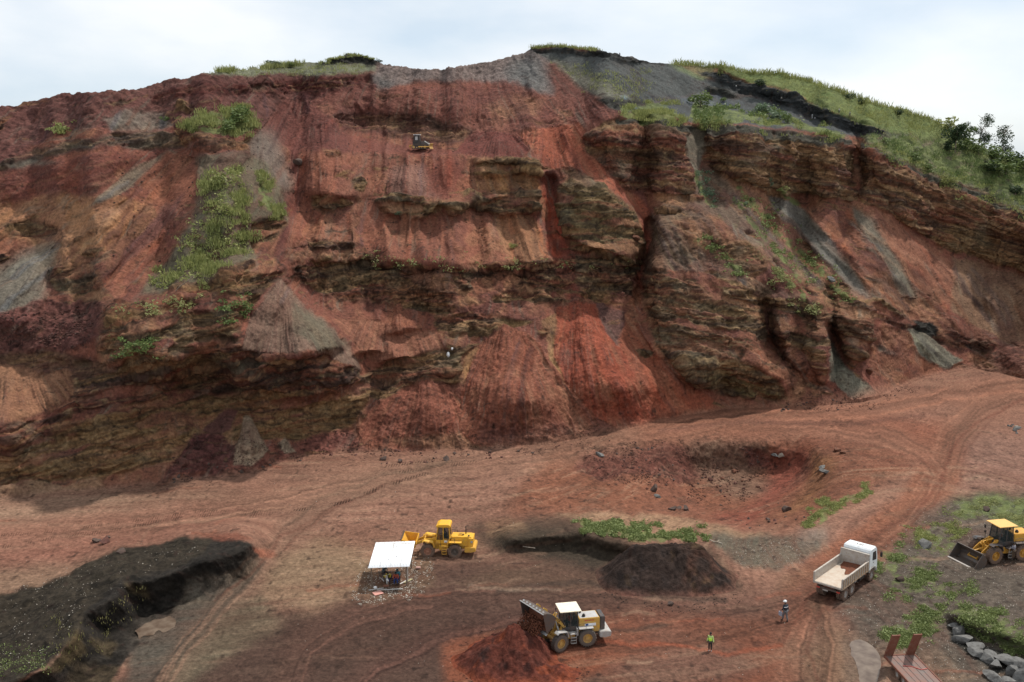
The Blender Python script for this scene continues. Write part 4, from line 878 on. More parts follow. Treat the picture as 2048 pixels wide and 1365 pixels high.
def person(root, J, top, legs, shoes=None, vest=None, hat=None, hatmat=None, facing=1, hair=True, sleeves=True, hood=None):
    """J: joint positions in metres, local, facing +X. keys: hip, chest, neck, head, shL elL haL shR elR haR, hpL knL anL toL ..."""
    V = {k: Vector(v) for k, v in J.items()}
    N = {'pelvis': (*V['hip'], (.125, .165)), 'waist': (*V['hip'].lerp(V['chest'], .5), (.11, .145)), 'chest': (*V['chest'], (.125, .18)), 'neck': (*V['neck'], .055), 'jaw': (*V['head'].lerp(V['neck'], .45), .06), 'head': (*V['head'], .098)}
    up = (V['head']-V['neck']).normalized(); N['crown'] = (*(V['head']+up*.07), .08)
    E = [('pelvis', 'waist'), ('waist', 'chest'), ('chest', 'neck'), ('neck', 'jaw'), ('jaw', 'head'), ('head', 'crown')]
    for s in 'LR':
        N['sh'+s] = (*V['sh'+s], .062); N['el'+s] = (*V['el'+s], .045); N['wr'+s] = (*V['el'+s].lerp(V['ha'+s], .9), .031); 
        d = (V['ha'+s]-V['el'+s]).normalized(); N['palm'+s] = (*(V['ha'+s]+d*.04), (.022, .04))
        N['hp'+s] = (*V['hp'+s], .085); N['kn'+s] = (*V['kn'+s], .062); N['an'+s] = (*V['an'+s], .043); N['to'+s] = (*V['to'+s], .038)
        E += [('chest', 'sh'+s), ('sh'+s, 'el'+s), ('el'+s, 'wr'+s), ('wr'+s, 'palm'+s), ('pelvis', 'hp'+s), ('hp'+s, 'kn'+s), ('kn'+s, 'an'+s), ('an'+s, 'to'+s)]
    bm = tree_skin(N, E, 1)
    for s, sg in (('L', 1), ('R', -1)):
        d = (V['ha'+s]-V['el'+s]).normalized(); b = V['ha'+s]+d*.05; side = d.cross(Vector((0, 0, 1))); side = side.normalized() if side.length > .1 else Vector((1, 0, 0)); nrm = d.cross(side).normalized()
        for k, L in enumerate((.070, .080, .075, .058)):
            o = side*(k-1.5)*.019; c = [b+o, b+o+d*L*.5, b+o+d*L*.8+nrm*.012, b+o+d*L+nrm*.028]
            t = skin_mesh([[(*p, r) for p, r in zip(c, (.009, .0085, .008, .007))]], 1); me = bpy.data.meshes.new('t'); t.to_mesh(me); t.free(); bm.from_mesh(me); bpy.data.meshes.remove(me)
        th_ = V['ha'+s]-side*.03; c = [th_, th_-side*.03+d*.02, th_-side*.035+d*.055]
        t = skin_mesh([[(*p, r) for p, r in zip(c, (.012, .011, .009))]], 1); me = bpy.data.meshes.new('t'); t.to_mesh(me); t.free(); bm.from_mesh(me); bpy.data.meshes.remove(me)
    f = (V['toL']+V['toR']-V['anL']-V['anR']); f.z = 0; f = f.normalized(); sd_ = Vector((-f.y, f.x, 0))
    h = V['head']; ball(bm, h+f*.10-up*.015, .018, 0, 8, (1, .8, 1.2))
    for q in (1, -1): ball(bm, h+f*.088+sd_*.034*q+up*.008, .012, 1, 8); ball(bm, h+sd_*.098*q-up*.01, .024, 0, 8, (.8, .4, 1.2))
    ball(bm, h+f*.088-up*.058, .02, 2, 8, (.5, 1.2, .35))
    bm_obj(bm, 'body', [M_SKIN, M_EYE, M_HAIR], root)
    k = 1.18
    TN = {'w0': (*V['hip'].lerp(V['chest'], -.12), (.145, .185)), 'w1': (*V['hip'].lerp(V['chest'], .5), (.135, .17)), 'c': (*V['chest'], (.15, .205)), 'n': (*V['chest'].lerp(V['neck'], .8), .08)}
    TE = [('w0', 'w1'), ('w1', 'c'), ('c', 'n')]
    for s in 'LR':
        TN['s'+s] = (*V['sh'+s], .08); TN['e'+s] = (*V['el'+s], .062); TE += [('c', 's'+s), ('s'+s, 'e'+s)]
        if sleeves: TN['h'+s] = (*V['el'+s].lerp(V['ha'+s], .85), .05); TE.append(('e'+s, 'h'+s))
    bm_obj(tree_skin(TN, TE, 1), 'jacket' if sleeves else 'shirt', [top], root)
    LN = {'p': (*V['hip'], (.145, .185))}; LE = []
    for s in 'LR':
        LN['h'+s] = (*V['hp'+s], .105); LN['k'+s] = (*V['kn'+s], .082); LN['a'+s] = (*V['an'+s].lerp(V['kn'+s], .08), .07); LE += [('p', 'h'+s), ('h'+s, 'k'+s), ('k'+s, 'a'+s)]
    bm_obj(tree_skin(LN, LE, 1), 'trousers', [legs], root)
    for s in 'LR':
        a = V['an'+s]-Vector((0, 0, .03)); t_ = V['to'+s]-Vector((0, 0, .0))
        bm_obj(skin_mesh([[(*(a-(t_-a)*.25), .045), (*a, .055), (*a.lerp(t_, .6), .05), (*t_, .04)]]), 'shoe', [shoes or M_BLK], root)
    if vest:
        VN = {'w0': (*V['hip'].lerp(V['chest'], -.15), (.165, .205)), 'w1': (*V['hip'].lerp(V['chest'], .5), (.155, .19)), 'c': (*V['chest'], (.17, .222))}
        bm_obj(tree_skin(VN, [('w0', 'w1'), ('w1', 'c')], 1), 'vest', [vest], root)
    if hair and not hat:
        b = bmesh.new(); ball(b, h+up*.045-f*.018, .108, 0, 14, (1, 1, .9)); bm_obj(b, 'hair', [M_HAIR], root)
    if hat:
        b = bmesh.new(); ball(b, h+up*.06, .135, 0, 16, (1.08, 1, .85)); bmesh.ops.bisect_plane(b, geom=b.verts[:]+b.edges[:]+b.faces[:], plane_co=h+up*.045, plane_no=up, clear_inner=True)
        q = bmesh.ops.create_cone(b, cap_ends=True, segments=20, radius1=.165, radius2=.15, depth=.02, matrix=Matrix.Translation(h+up*.05+f*.02))
        bm_obj(b, hat, [hatmat], root)
    if hood:
        b = bmesh.new(); ball(b, h-f*.03+up*.03, .135, 0, 14, (1, 1, 1.1)); bmesh.ops.bisect_plane(b, geom=b.verts[:]+b.edges[:]+b.faces[:], plane_co=h+f*.03, plane_no=f, clear_outer=True); bm_obj(b, 'hood', [hood], root)
def stand(lean=0, armL=(.05, .26, .95), armR=(.05, -.26, .95), stride=.0):
    return dict(hip=(0, 0, .95), chest=(lean, 0, 1.32), neck=(lean*1.3, 0, 1.5), head=(lean*1.5+.02, 0, 1.65), shL=(lean, .19, 1.41), shR=(lean, -.19, 1.41),
        elL=(lean*.6-.02, .25, 1.14), elR=(lean*.6-.02, -.25, 1.14), haL=(armL[0], armL[1], armL[2]-.06), haR=(armR[0], armR[1], armR[2]-.06),
        hpL=(0, .09, .88), hpR=(0, -.09, .88), knL=(stride*.5+.02, .10, .48), knR=(-stride*.4+.02, -.10, .48), anL=(stride, .10, .09), anR=(-stride, -.10, .09), toL=(stride+.16, .12, .045), toR=(-stride+.16, -.12, .045))
def sitting(hz=.42, lean=.1, knee=.42, hands=((.35, .12, .6), (.35, -.12, .6))):
    return dict(hip=(0, 0, hz+.1), chest=(lean, 0, hz+.46), neck=(lean*1.6, 0, hz+.64), head=(lean*2+.02, 0, hz+.78), shL=(lean, .19, hz+.54), shR=(lean, -.19, hz+.54),
        elL=(lean+.14, .27, hz+.30), elR=(lean+.14, -.27, hz+.30), haL=hands[0], haR=hands[1], hpL=(.04, .10, hz+.07), hpR=(.04, -.10, hz+.07),
        knL=(.43, .17, .50), knR=(.43, -.15, .50), anL=(knee, .18, .09), anR=(knee+.05, -.15, .09), toL=(knee+.16, .2, .045), toR=(knee+.21, -.16, .045))
# ------------------------------------------------------------------ wheel loaders
def wheel(root, c, r, w, side, rimmat, T=None, tyremat=None, lugs=22, hub=.5):
    """axle along y; side = +1 when the rim faces +y"""
    mb = MB(T); h = w/2
    mb.ring(c, [(r*.56, -h*.9), (r*.80, -h), (r*.95, -h*.92), (r, -h*.7), (r, h*.7), (r*.95, h*.92), (r*.80, h), (r*.56, h*.9)], 30)
    for k in range(lugs):
        for sg in (-1, 1):
            a = 2*PI*(k+(.5 if sg > 0 else 0))/lugs
            Mx = Matrix.Translation(c) @ Matrix.Rotation(a, 4, 'Y') @ Matrix.Translation((0, sg*h*.5, r+.012)) @ Matrix.Rotation(sg*.5, 4, 'Z')
            mb.box((0, 0, 0), (.07*r/.8, w*.52, .05), Mx)
    t = mb.build('wheel', tyremat or M_RUB, root, smooth=True)
    q = MB(T); s = side
    q.ring(c, [(r*.58, -h*.85), (r*.58, h*.85), (r*.52, h*.85), (r*.50, h*.35*1), (r*.50, -h*.35), (r*.52, -h*.85)], 26)
    q.cyl((c[0], c[1]+s*h*.30, c[2]), (c[0], c[1]+s*h*.12, c[2]), r*.52, r*.52, 24); q.cyl((c[0], c[1]+s*h*.30, c[2]), (c[0], c[1]+s*h*.72, c[2]), r*.24, r*.2, 16)
    for k in range(8):
        a = 2*PI*k/8; q.cyl((c[0]+math.cos(a)*r*.36, c[1]+s*h*.3, c[2]+math.sin(a)*r*.36), (c[0]+math.cos(a)*r*.36, c[1]+s*h*.42, c[2]+math.sin(a)*r*.36), r*.035, None, 6)
    o = q.build('rim', rimmat, t, smooth=True)
    return t
def loader(px_xy, yaw, sc, label, P):
    """x forward, y left; joint at the origin. P: options"""
    p = seat(*px_xy); root = empty('wheel_loader', p, yaw, label, 'wheel loader', sc=sc)
    Y = P['paint']; trim = P['trim']; rr = P.get('r', .80); ft = RZ(P['art'])          # front frame turned about the joint
    wb = P.get('wb', 1.65); tr = P.get('track', 1.1)
    rim = P['rim']
    for i, (x, s, T) in enumerate(((-wb, 1, None), (-wb, -1, None), (wb, 1, ft), (wb, -1, ft))):
        wheel(root, (x, s*tr, rr), rr, .56, s, P.get('rims', [rim]*4)[i], T, P.get('tyre'))
    m = MB(); m.box((-1.6, 0, 1.0), (3.4, .95, .5)); m.cyl((-wb, -1, rr), (-wb, 1, rr), .2); m.box((-.2, 0, .95), (.7, .7, .75)); m.build('chassis', M_DGR if P['style'] != 'old' else Y, root, bev=.03)
    m = MB(ft); m.box((.9, 0, .95), (1.5, .85, .6)); m.cyl((wb, -1, rr), (wb, 1, rr), .2)
    m.prism([(.25, .7), (.3, 1.5), (.7, 2.0), (1.0, 2.0), (1.25, 1.5), (1.7, 1.1), (1.6, .7)], .34, .44); m.prism([(.25, .7), (.3, 1.5), (.7, 2.0), (1.0, 2.0), (1.25, 1.5), (1.7, 1.1), (1.6, .7)], -.44, -.34)
    m.box((.75, 0, 1.35), (.8, .7, .12)); m.build('front_frame', Y, root, bev=.02)
    # engine hood, grille and counterweight
    if P['style'] == 'old':
        m = MB(); m.prism([(-3.35, 1.15), (-3.35, 2.1), (-3.2, 2.22), (-1.05, 2.22), (-1.05, 1.1)], -.68, .68); m.box((-3.2, 0, 1.6), (.5, 1.75, 1.0)); m.box((-2.0, 0, 2.26), (.5, .6, .06))
        h_ = m.build('hood', Y, root, bev=.04)
        MB().cyl((-2.95, .45, 2.2), (-2.95, .45, 2.36), .09).build('filler_cap', M_BLK, root); MB().cyl((-2.3, .2, 2.24), (-2.3, .2, 2.38), .08).build('filler_cap', M_BLK, root)
        m = MB(); m.cyl((-2.55, -.3, 2.2), (-2.55, -.3, 2.75), .06); m.box((-2.55, -.3, 2.95), (.09, .12, .3)); m.build('exhaust_pipe', M_BLK, root)
        m = MB(); m.box((-2.0, 0, 2.225), (.34, .42, .1)); 
        for k in range(5): m.box((-1.88-k*.06, 0, 2.31), (.025, .4, .02))
        m.build('grille', M_BLK, h_)
        m = MB(); m.prism([(-3.75, 1.05), (-3.75, .75), (-3.2, .62), (-2.55, .62), (-2.55, 1.12), (-3.65, 1.22)], -1.18, 1.18); m.build('counterweight', Y, root, bev=.04)
        for s in (1, -1): MB().cyl((-3.3, s*.885, 1.75), (-3.3, s*.915, 1.75), .12, n=16).build('headlight', M_GRY, root)
    else:
        m = MB(); m.prism([(-2.95, 1.1), (-2.95, 2.42), (-2.85, 2.5), (-.98, 2.5), (-.98, 1.1)], -.74, .74); h_ = m.build('hood', P['hood'], root, bev=.03)
        m = MB(); m.box((-1.96, 0, 2.503), (1.75, 1.3, .02)); m.build('hood_top', P['hoodtop'], h_)
        m = MB(); m.box((-3.2, 0, 1.85), (.46, 1.5, 1.38)); m.build('radiator_cover', P.get('rad', M_DGR), root, bev=.05)
        m = MB(); m.box((-3.45, 0, 1.9), (.05, 1.1, 1.0)); 
        for k in range(9): m.box((-3.485, 0, 1.5+k*.1), (.02, 1.05, .04))
        m.build('grille', M_BLK, root)
        m = MB(); m.prism([(-3.95, 1.2), (-3.95, .75), (-3.4, .62), (-2.85, .7), (-2.85, 1.25), (-3.4, 1.28)], -1.16, 1.16); m.build('counterweight', P['cw'], root, bev=.05)
        for s in (1, -1): MB().cyl((-3.94, s*.9, 1.02), (-3.97, s*.9, 1.02), .08, n=12).build('tail_light', M_ORG, root)
        m = MB(); m.cyl((-1.35, -.45, 2.5), (-1.35, -.45, 2.85), .11); m.cyl((-1.35, -.45, 2.85), (-1.2, -.45, 3.35), .055); m.build('exhaust_pipe', M_BLK, root)
        m = MB(); m.cyl((-1.5, .35, 2.5), (-1.5, .35, 2.66), .16); m.cyl((-1.5, .35, 2.66), (-1.5, .35, 2.76), .1); m.build('air_intake', M_BLK, root)
    # fenders, platform, ladder
    for s in (1, -1):
        m = MB(); m.box((-1.55, s*1.02, 1.74), (1.35, .62, .06)); m.box((-.72, s*1.02, 1.45), (.08, .62, .6)); m.build('rear_fender', P['fender'], root, bev=.015)
        m = MB(ft); m.prism([(.75, 1.15), (.82, 1.17), (.98, 1.70), (1.85, 1.86), (2.05, 1.72), (2.08, 1.78), (1.86, 1.92), (.92, 1.76)], s*.80 if s > 0 else -1.36, s*1.36 if s > 0 else -.80); m.build('front_fender', P['fender'], root)
        m = MB(); m.box((-.35, s*.98, 1.30), (.8, .66, .06)); m.build('platform', P['fender'], root, bev=.01)
        m = MB()
        for x in (-.62, -.1): m.tube([(x, s*1.33, 1.3), (x+.02, s*1.28, .42)], .022)
        for z in (.45, .73, 1.0): m.box((-.35, s*1.31, z), (.5, .16, .04))
        m.build('ladder', P.get('ladder', M_GRY), root)
        m = MB(); m.tube([(-.72, s*1.3, 1.33), (-.72, s*1.3, 2.25), (-1.5, s*1.3, 2.25), (-1.5, s*1.3, 1.77)], .02); m.build('handrail', M_BLK, root); m = MB(); m.tube([(.02, s*1.3, 1.33), (.02, s*1.3, 2.2), (-.12, s*.86, 2.2)], .02); m.build('handrail', M_BLK, root)
        m = MB(); m.box((-.15, s*.78, 1.0), (.85, .3, .58)); m.build('tank', Y, root, bev=.04)
    # cab
    c = MB(); z0, z1 = 1.42, 3.28; xa, xb = -.88, .62; hy = .74; xi = .18; th = .045
    for s in (1, -1):
        for pa, pb in (((xa, z0), (xa+.05, z1)), ((-.18, z0), (-.18, z1)), ((xb, z0+.35), (xb-.22, z1))): c.cyl((pa[0], s*hy, pa[1]), (pb[0], s*(hy-.06), pb[1]), th)
        c.box(((xa+xb)/2, s*hy, z0+.2), (xb-xa, .05, .40))
        c.tube([(xa+.05, s*(hy-.06), z1), (xb-.22, s*(hy-.06), z1)], th)
    for x, z in ((xb, z0+.2), (xa, z0+.25)): c.box((x, 0, z), (.06, 2*hy, .5))
    c.box(((xa+xb)/2, 0, z0+.02), (xb-xa, 2*hy, .06))
    cab = c.build('cab', P['cab'], root)
    Q4 = [(0, 1, 2, 3)]
    for s in (1, -1):
        MB().add([(xa+.03, s*(hy-.01), z0+.4), (-.2, s*(hy-.01), z0+.4), (-.2, s*(hy-.06), z1-.04), (xa+.06, s*(hy-.06), z1-.04)], Q4).build('window', M_GLS, cab)
        MB().add([(-.15, s*(hy-.01), z0+.4), (xb-.04, s*(hy-.01), z0+.4), (xb-.24, s*(hy-.06), z1-.04), (-.15, s*(hy-.06), z1-.04)], Q4).build('window', M_GLS, cab)
    MB().add([(xb-.02, -hy, z0+.45), (xb-.02, hy, z0+.45), (xb-.23, hy-.06, z1-.04), (xb-.23, -hy+.06, z1-.04)], Q4).build('windscreen', M_GLS, cab)
    MB().add([(xa+.02, -hy, z0+.5), (xa+.02, hy, z0+.5), (xa+.05, hy-.06, z1-.04), (xa+.05, -hy+.06, z1-.04)], Q4).build('rear_window', M_GLS, cab)
    m = MB(); m.box((-.45, 0, 1.85), (.5, .5, .14)); m.box((-.68, 0, 2.2), (.12, .48, .7)); m.build('seat', M_BLK, cab, bev=.02)
    m = MB(); m.cyl((.28, 0, 1.5), (.12, 0, 2.15), .03); m.ring((0, 0, 0), [(.2, -.015), (.23, 0), (.2, .015)], 18, Matrix.Translation((.12, 0, 2.17)) @ Matrix.Rotation(1.2, 4, 'X') ); m.build('steering_wheel', M_BLK, cab)
    if P['style'] == 'old':
        m = MB(); m.prism([(xa-.12, z1), (xa-.06, z1+.24), (xa+.12, z1+.32), (xb-.35, z1+.30), (xb-.02, z1+.12), (xb-.02, z1)], -.84, .84); m.build('roof', P['roof'], root, bev=.04)
        for s in (1, -1): MB().box((-.50, s*.775, 1.66), (.42, .012, .26)).build('sign_panel', M_WHT, root); MB().box((-.50, s*.784, 1.60), (.3, .006, .05)).build('sign_stripe', M_BLUE, root)
    else:
        m = MB(); m.box((-.13, 0, z1+.09), (2.0, 2.0, .07)); m.build('roof', P['roof'], root, bev=.02)
        m = MB(); m.box((-.13, 0, z1+.03), (1.5, 1.5, .06)); m.build('roof_lining', M_BLK, root)
        for s in (1, -1):
            m = MB(); m.tube([(.55, s*.78, 2.9), (.75, s*1.15, 2.8)], .015); m.box((.77, s*1.2, 2.72), (.04, .22, .34)); m.build('mirror', M_BLK, root)
            m = MB(ft); m.tube([(.95, s*.85, 1.8), (.95, s*.85, 2.35)], .025); m.cyl((.93, s*.85, 2.4), (1.06, s*.85, 2.4), .1, .1, 12); m.build('headlight', M_BLK if s else M_GRY, root)
    # lift arms, bell crank, bucket
    L = P['lift']; piv = Vector((.75, 0, 1.85)); arm = P.get('arm', 2.75)
    end = Vector((piv.x+arm*math.cos(L), 0, piv.z+arm*math.sin(L))); AM = ft
    dx = (end-piv); nrm = Vector((-dx.z, 0, dx.x)).normalized()
    def pt(t, o): q = piv+dx*t+nrm*o; return (q.x, q.z)
    for s in (1, -1):
        m = MB(ft); m.prism([pt(-.04, -.1), pt(-.04, .14), pt(.35, .34), pt(.62, .30), pt(1.03, .08), pt(1.03, -.12), pt(.62, .02), pt(.35, .04)], s*.52-.05, s*.52+.05); m.build('lift_arm', Y, root, bev=.015)
        m = MB(ft); a = Vector((1.15, s*.5, 1.0)); b = piv+dx*.45+nrm*.05; b.y = s*.5; k = a.lerp(b, .62); m.cyl(a, k, .085); m.cyl(k, b, .045); m.build('lift_cylinder', P.get('ram', Y), root)
    m = MB(ft); q = piv+dx*.42+nrm*.25; m.cyl((q.x, -.55, q.z), (q.x, .55, q.z), .09); m.build('cross_tube', Y, root); m = MB(ft)
    m.cyl(tuple(end+Vector((0, -.6, 0))), tuple(end+Vector((0, .6, 0))), .07); m.build('cross_tube', Y, root)
    B = P['tilt']; BM = ft @ Matrix.Translation(end) @ Matrix.Rotation(B, 4, 'Y'); bw = P.get('bw', 1.5)
    bk_top = (Matrix.Translation(end) @ Matrix.Rotation(B, 4, 'Y')) @ Vector((.05, 0, .62))
    m = MB(ft); c0 = piv+Vector((.1, 0, .12)); c1 = q+nrm*.42+dx.normalized()*.0; c2 = q-nrm*.25+dx.normalized()*.15
    m.cyl(c0, c0.lerp(c1, .6), .09); m.cyl(c0.lerp(c1, .6), c1, .05); m.build('tilt_cylinder', P.get('ram', Y), root)
    m = MB(ft)
    for s in (1, -1): m.tube([c1+Vector((0, s*.12, 0)), q+Vector((0, s*.12, 0)), c2+Vector((0, s*.12, 0))], .07, 6)
    m.cyl(c2, bk_top, .06); m.build('bell_crank', Y, root)
    prof = [(1.35, -.42), (.35, -.46), (.08, -.38), (-.12, -.1), (-.10, .28), (.12, .62), (.42, .88)]
    if P.get('high'): prof = [(1.45, -.55), (.35, -.6), (.05, -.48), (-.18, -.1), (-.14, .35), (.10, .85), (.36, 1.15)]
    m = MB(BM); m.shell(prof, -bw, bw, .045); 
    for s in (1, -1): m.prism(prof, s*bw-.03, s*bw+.03)
    bo = m.build('bucket', P['bucket'], root)
    m = MB(BM); m.box((prof[0][0]+.02, 0, prof[0][1]), (.22, 2*bw+.1, .05)); m.build('cutting_edge', P.get('edge', M_CHR), bo, bev=.01)
    m = MB(BM); m.box((prof[-1][0]-.02, 0, prof[-1][1]+.02), (.1, 2*bw+.06, .07)); 
    for k in range(7): m.box((prof[-1][0]-.22, (k-3)*bw*.28, prof[-1][1]-.1), (.16, .22, .10))
    m.build('spill_guard', P.get('guard', P['bucket']), bo, bev=.01)
    for s in (.52, -.52): m = MB(BM); m.prism([(-.20, -.34), (-.20, .42), (-.32, .40), (-.40, 0)], s-.05, s+.05); m.build('bracket', Y, bo)
    return root, BM, ft
# yellow loader behind the shelter
LA, BMA, FTA = loader((-7.61, 103.19), R(176), 1.0, 'bright yellow wheel loader parked side-on behind the white-roofed shelter', dict(style='old', paint=M_YEL, trim=M_YEL, rim=M_RUST, r=.74, wb=1.5, art=R(2), rims=[M_RUBL, M_STEEL, paint('pale_rust_rim', (.42, .20, .13), .7, .4), M_STEEL], hood=M_YEL, hoodtop=M_YEL, cw=M_YEL, fender=M_YEL, cab=M_YEL, roof=M_YEL, ladder=M_YEL, lift=R(-18), tilt=R(-62), bucket=M_YEL, bw=1.3, edge=M_STEEL, ram=M_YEL))
# loader tipping red soil
LB, BMB, FTB = loader((4.9, 82.9), R(191), .97, 'dusty yellow wheel loader with raised bucket tipping red soil onto a pile', dict(style='new', paint=M_YEL2, trim=M_GRY, rim=M_YEL2, art=R(24), hood=M_YEL2, hoodtop=M_GRY, cw=M_GRY, fender=M_GRY, cab=M_DGR, roof=paint('cream_roof', (.78, .70, .55), .6, .15), lift=R(42), tilt=R(44), arm=3.0, bucket=M_STEEL, bw=1.75, high=True, guard=M_GRY, ram=M_GRY, tyre=M_RUBL))
LC, BMC, FTC = loader((52.8, 102.0), R(191), 1.13, 'orange-yellow wheel loader standing on the grassy gravel with its bucket on the ground', dict(style='new', paint=M_ORG, trim=M_DGR, rim=M_ORG, art=R(8), hood=M_ORG, hoodtop=M_ORG, cw=M_DGR, fender=M_DGR, cab=M_DGR, roof=paint('orange_roof', (.72, .42, .12), .5, .1), lift=R(-31), tilt=R(0), bucket=M_STEEL, bw=1.6, guard=M_STEEL, edge=M_GRY, ram=M_ORG))
# lettering on the arm of the tipping loader (both sides), coloured bands and panel on its hood
for s in (1, -1):
    L = R(42); piv = Vector((.75, 0, 1.85)); dx = Vector((math.cos(L), 0, math.sin(L)))
    c = piv+dx*1.40+Vector((0, s*.578, .0))+Vector((-math.sin(L), 0, math.cos(L)))*.19
    Mx = FTB @ Matrix.Translation(c) @ Matrix.Rotation(-L, 4, 'Y') @ Matrix.Rotation(PI/2, 4, 'X') @ (Matrix.Rotation(PI, 4, 'Y') if s > 0 else Matrix.Identity(4))
    text_mesh('lettering', 'SHANTUI', .27, M_BLK, LB, Mx)
    MB().box((-2.05, s*.752, 1.85), (1.05, .012, .26)).build('decal', M_WHT, LB); MB().box((-1.72, s*.762, 1.85), (.26, .008, .22)).build('decal_emblem', M_BLUE, LB)
    m = MB()
    for k in range(7): m.box((-1.55-k*.13, s*.752, 2.28), (.085, .012, .11))
    m.build('decal_band', M_RED, LB)
    MB().box((-2.80, s*.752, 1.6), (.22, .012, .22)).build('decal_square', M_YEL, LB)
    # black chevrons on the old loader's bucket cheeks
    m = MB(BMA)
    for k in range(3): m.add([(.05+k*.3, s*1.334, -.35), (.2+k*.3, s*1.334, -.35), (.05+k*.3, s*1.334, .05), (-.1+k*.3, s*1.334, .05)], [(0, 1, 2, 3)])
    m.build('stripe', M_ORG, LA)
# ------------------------------------------------------------------ white tipper truck
def truck():
    p = seat(33.5, 94.3); root = empty('tipper_truck', p, R(48), 'white dump truck with empty scraped tipping body driving away on the red track', 'dump truck', sc=1.20)
    r = .53
    for x in (-2.25, -1.0): 
        for s in (1, -1):
            wheel(root, (x, s*1.02, r), r, .30, s, M_GRY, None, M_RUB, 18); wheel(root, (x, s*.70, r), r, .28, s, M_GRY, None, M_RUB, 18)
    for s in (1, -1): wheel(root, (2.95, s*1.03, r), r, .30, s, M_GRY, None, M_RUB, 18)
    m = MB()
    for s in (1, -1): m.box((.3, s*.40, .92), (6.6, .09, .26))
    for x in (-2.9, -2.25, -1.0, .6, 2.0, 2.95): m.box((x, 0, .85), (.12, .8, .18))
    for x in (-2.25, -1.0, 2.95): m.cyl((x, -1, r), (x, 1, r), .09)
    m.box((-3.02, 0, .86), (.08, 1.9, .16)); m.build('chassis', M_DGR, root)
    for s in (1, -1): MB().box((-3.09, s*.86, .86), (.05, .28, .11)).build('tail_light', M_RED, root)
    MB().box((-3.08, .25, .74), (.03, .45, .12)).build('number_plate', M_GRY, root)
    m = MB(); m.cyl((.55, -.86, .85), (1.55, -.86, .85), .27, n=18); m.build('fuel_tank', M_BLK, root); m = MB(); m.box((1.0, .82, .8), (1.0, .45, .5)); m.build('battery_box', M_DGR, root, bev=.03)
    m = MB(); m.cyl((-.02, -.8, .78), (.28, -.8, .78), .16); m.build('air_tank', M_GRY, root)
    # tipping body
    m = MB(); m.box((-.65, 0, 1.33), (5.1, 2.3, .07)); fl_ = m.build('body_floor', M_TIPF, root)
    for s in (1, -1):
        m = MB(); m.prism([(-3.2, 1.30), (1.9, 1.30), (1.9, 2.05), (-3.2, 2.05)], s*1.2-.03, s*1.2+.03); side_ = m.build('side_wall', M_TIP, root)
        m = MB(); m.box((-.65, s*1.22, 2.08), (5.15, .14, .09)); m.build('top_rail', M_TIP, side_, bev=.01)
        m = MB()
        for k in range(12): m.box((-3.0+k*.43, s*1.265, 1.62), (.08, .07, .82))
        m.box((-.65, s*1.255, 1.27), (5.1, .06, .1)); m.build('rib', paint('rusty_cream', (.50, .36, .24), .7, .5, (.2, .1, .06)), side_)
    m = MB(); m.box((1.93, 0, 1.95), (.07, 2.46, 1.35)); hb = m.build('headboard', M_TIP, root, bev=.01)
    m = MB(); m.box((1.95, 0, 2.64), (.16, 2.5, .09)); 
    for s in (1, -1): m.box((1.95, s*1.22, 1.98), (.13, .09, 1.35))
    m.build('headboard_frame', M_TIP, hb, bev=.01)
    m = MB()
    for s in (1, -1): m.box((-3.2, s*1.2, 1.70), (.12, .12, .85))
    m.box((-3.2, 0, 1.27), (.12, 2.5, .14)); m.build('rear_frame', M_TIP, root, bev=.01)
    m = MB(); m.box((-.65, 0, 1.15), (4.9, .9, .22)); m.build('subframe', M_RUST, root)
    # patch of leftover soil
    nr_ = 22; vs = []; fs = []
    for i in range(nr_):
        for j in range(nr_):
            u, v = i/(nr_-1), j/(nr_-1); x = 1.86-u*2.1*(.75+.3*math.sin(v*5)+.12*math.sin(v*17)); y = -1.14+v*2.05
            vs.append((x, y, 1.372+.22*(1-u)**2*(1-abs(v-.45)*.7)+.015*random.random()))
    for i in range(nr_-1):
        for j in range(nr_-1): a = i*nr_+j; fs.append((a, a+1, a+nr_+1, a+nr_))
    m = MB(); m.add(vs, fs); m.add([(v[0], v[1], 1.366) for v in vs[:2]]+[(vs[0][0]-.01, vs[0][1], 1.366)], [(0, 1, 2)]); tag(m.build('soil_residue', M_SOILR, root, smooth=True))
    # cab
    m = MB(); m.prism([(2.25, .95), (2.25, 2.80), (2.40, 2.97), (3.45, 2.95), (3.72, 2.80), (3.95, 1.95), (4.02, 1.0), (3.55, .85), (3.5, 1.05), (3.2, 1.22), (2.7, 1.22), (2.45, 1.0)], -1.18, 1.18); cab = m.build('cab', M_WHT, root, bev=.07, smooth=True)
    for s in (1, -1):
        m = MB(); m.add([(2.85, s*1.186, 1.85), (3.68, s*1.186, 1.72), (3.66, s*1.186, 2.0), (3.52, s*1.186, 2.55), (2.85, s*1.186, 2.60)], [(0, 1, 2, 3, 4)]); m.build('window', M_BLK, cab)
        m = MB(); m.box((2.18, s*.93, 1.75), (.14, .5, 1.5)); m.build('air_duct' if s < 0 else 'snorkel', M_BLK, cab, bev=.02)
        m = MB(); m.tube([(3.75, s*1.2, 2.5), (3.95, s*1.5, 2.45), (3.95, s*1.5, 2.2)], .018); m.box((3.93, s*1.5, 2.15), (.06, .2, .42)); m.build('mirror', M_BLK, cab, bev=.02)
        m = MB(); m.prism([(2.3, .9), (2.35, 1.15), (2.6, 1.24), (3.3, 1.24), (3.6, 1.1), (3.65, .85), (3.57, .85), (3.5, 1.03), (3.25, 1.15), (2.65, 1.15), (2.43, 1.05), (2.4, .9)], s*1.03-.19, s*1.03+.19); m.build('wheel_arch', M_GRY, root)
        MB().cyl((4.0, s*.85, .95), (4.05, s*.85, .95), .12, n=12).build('headlight', M_GRY, cab)
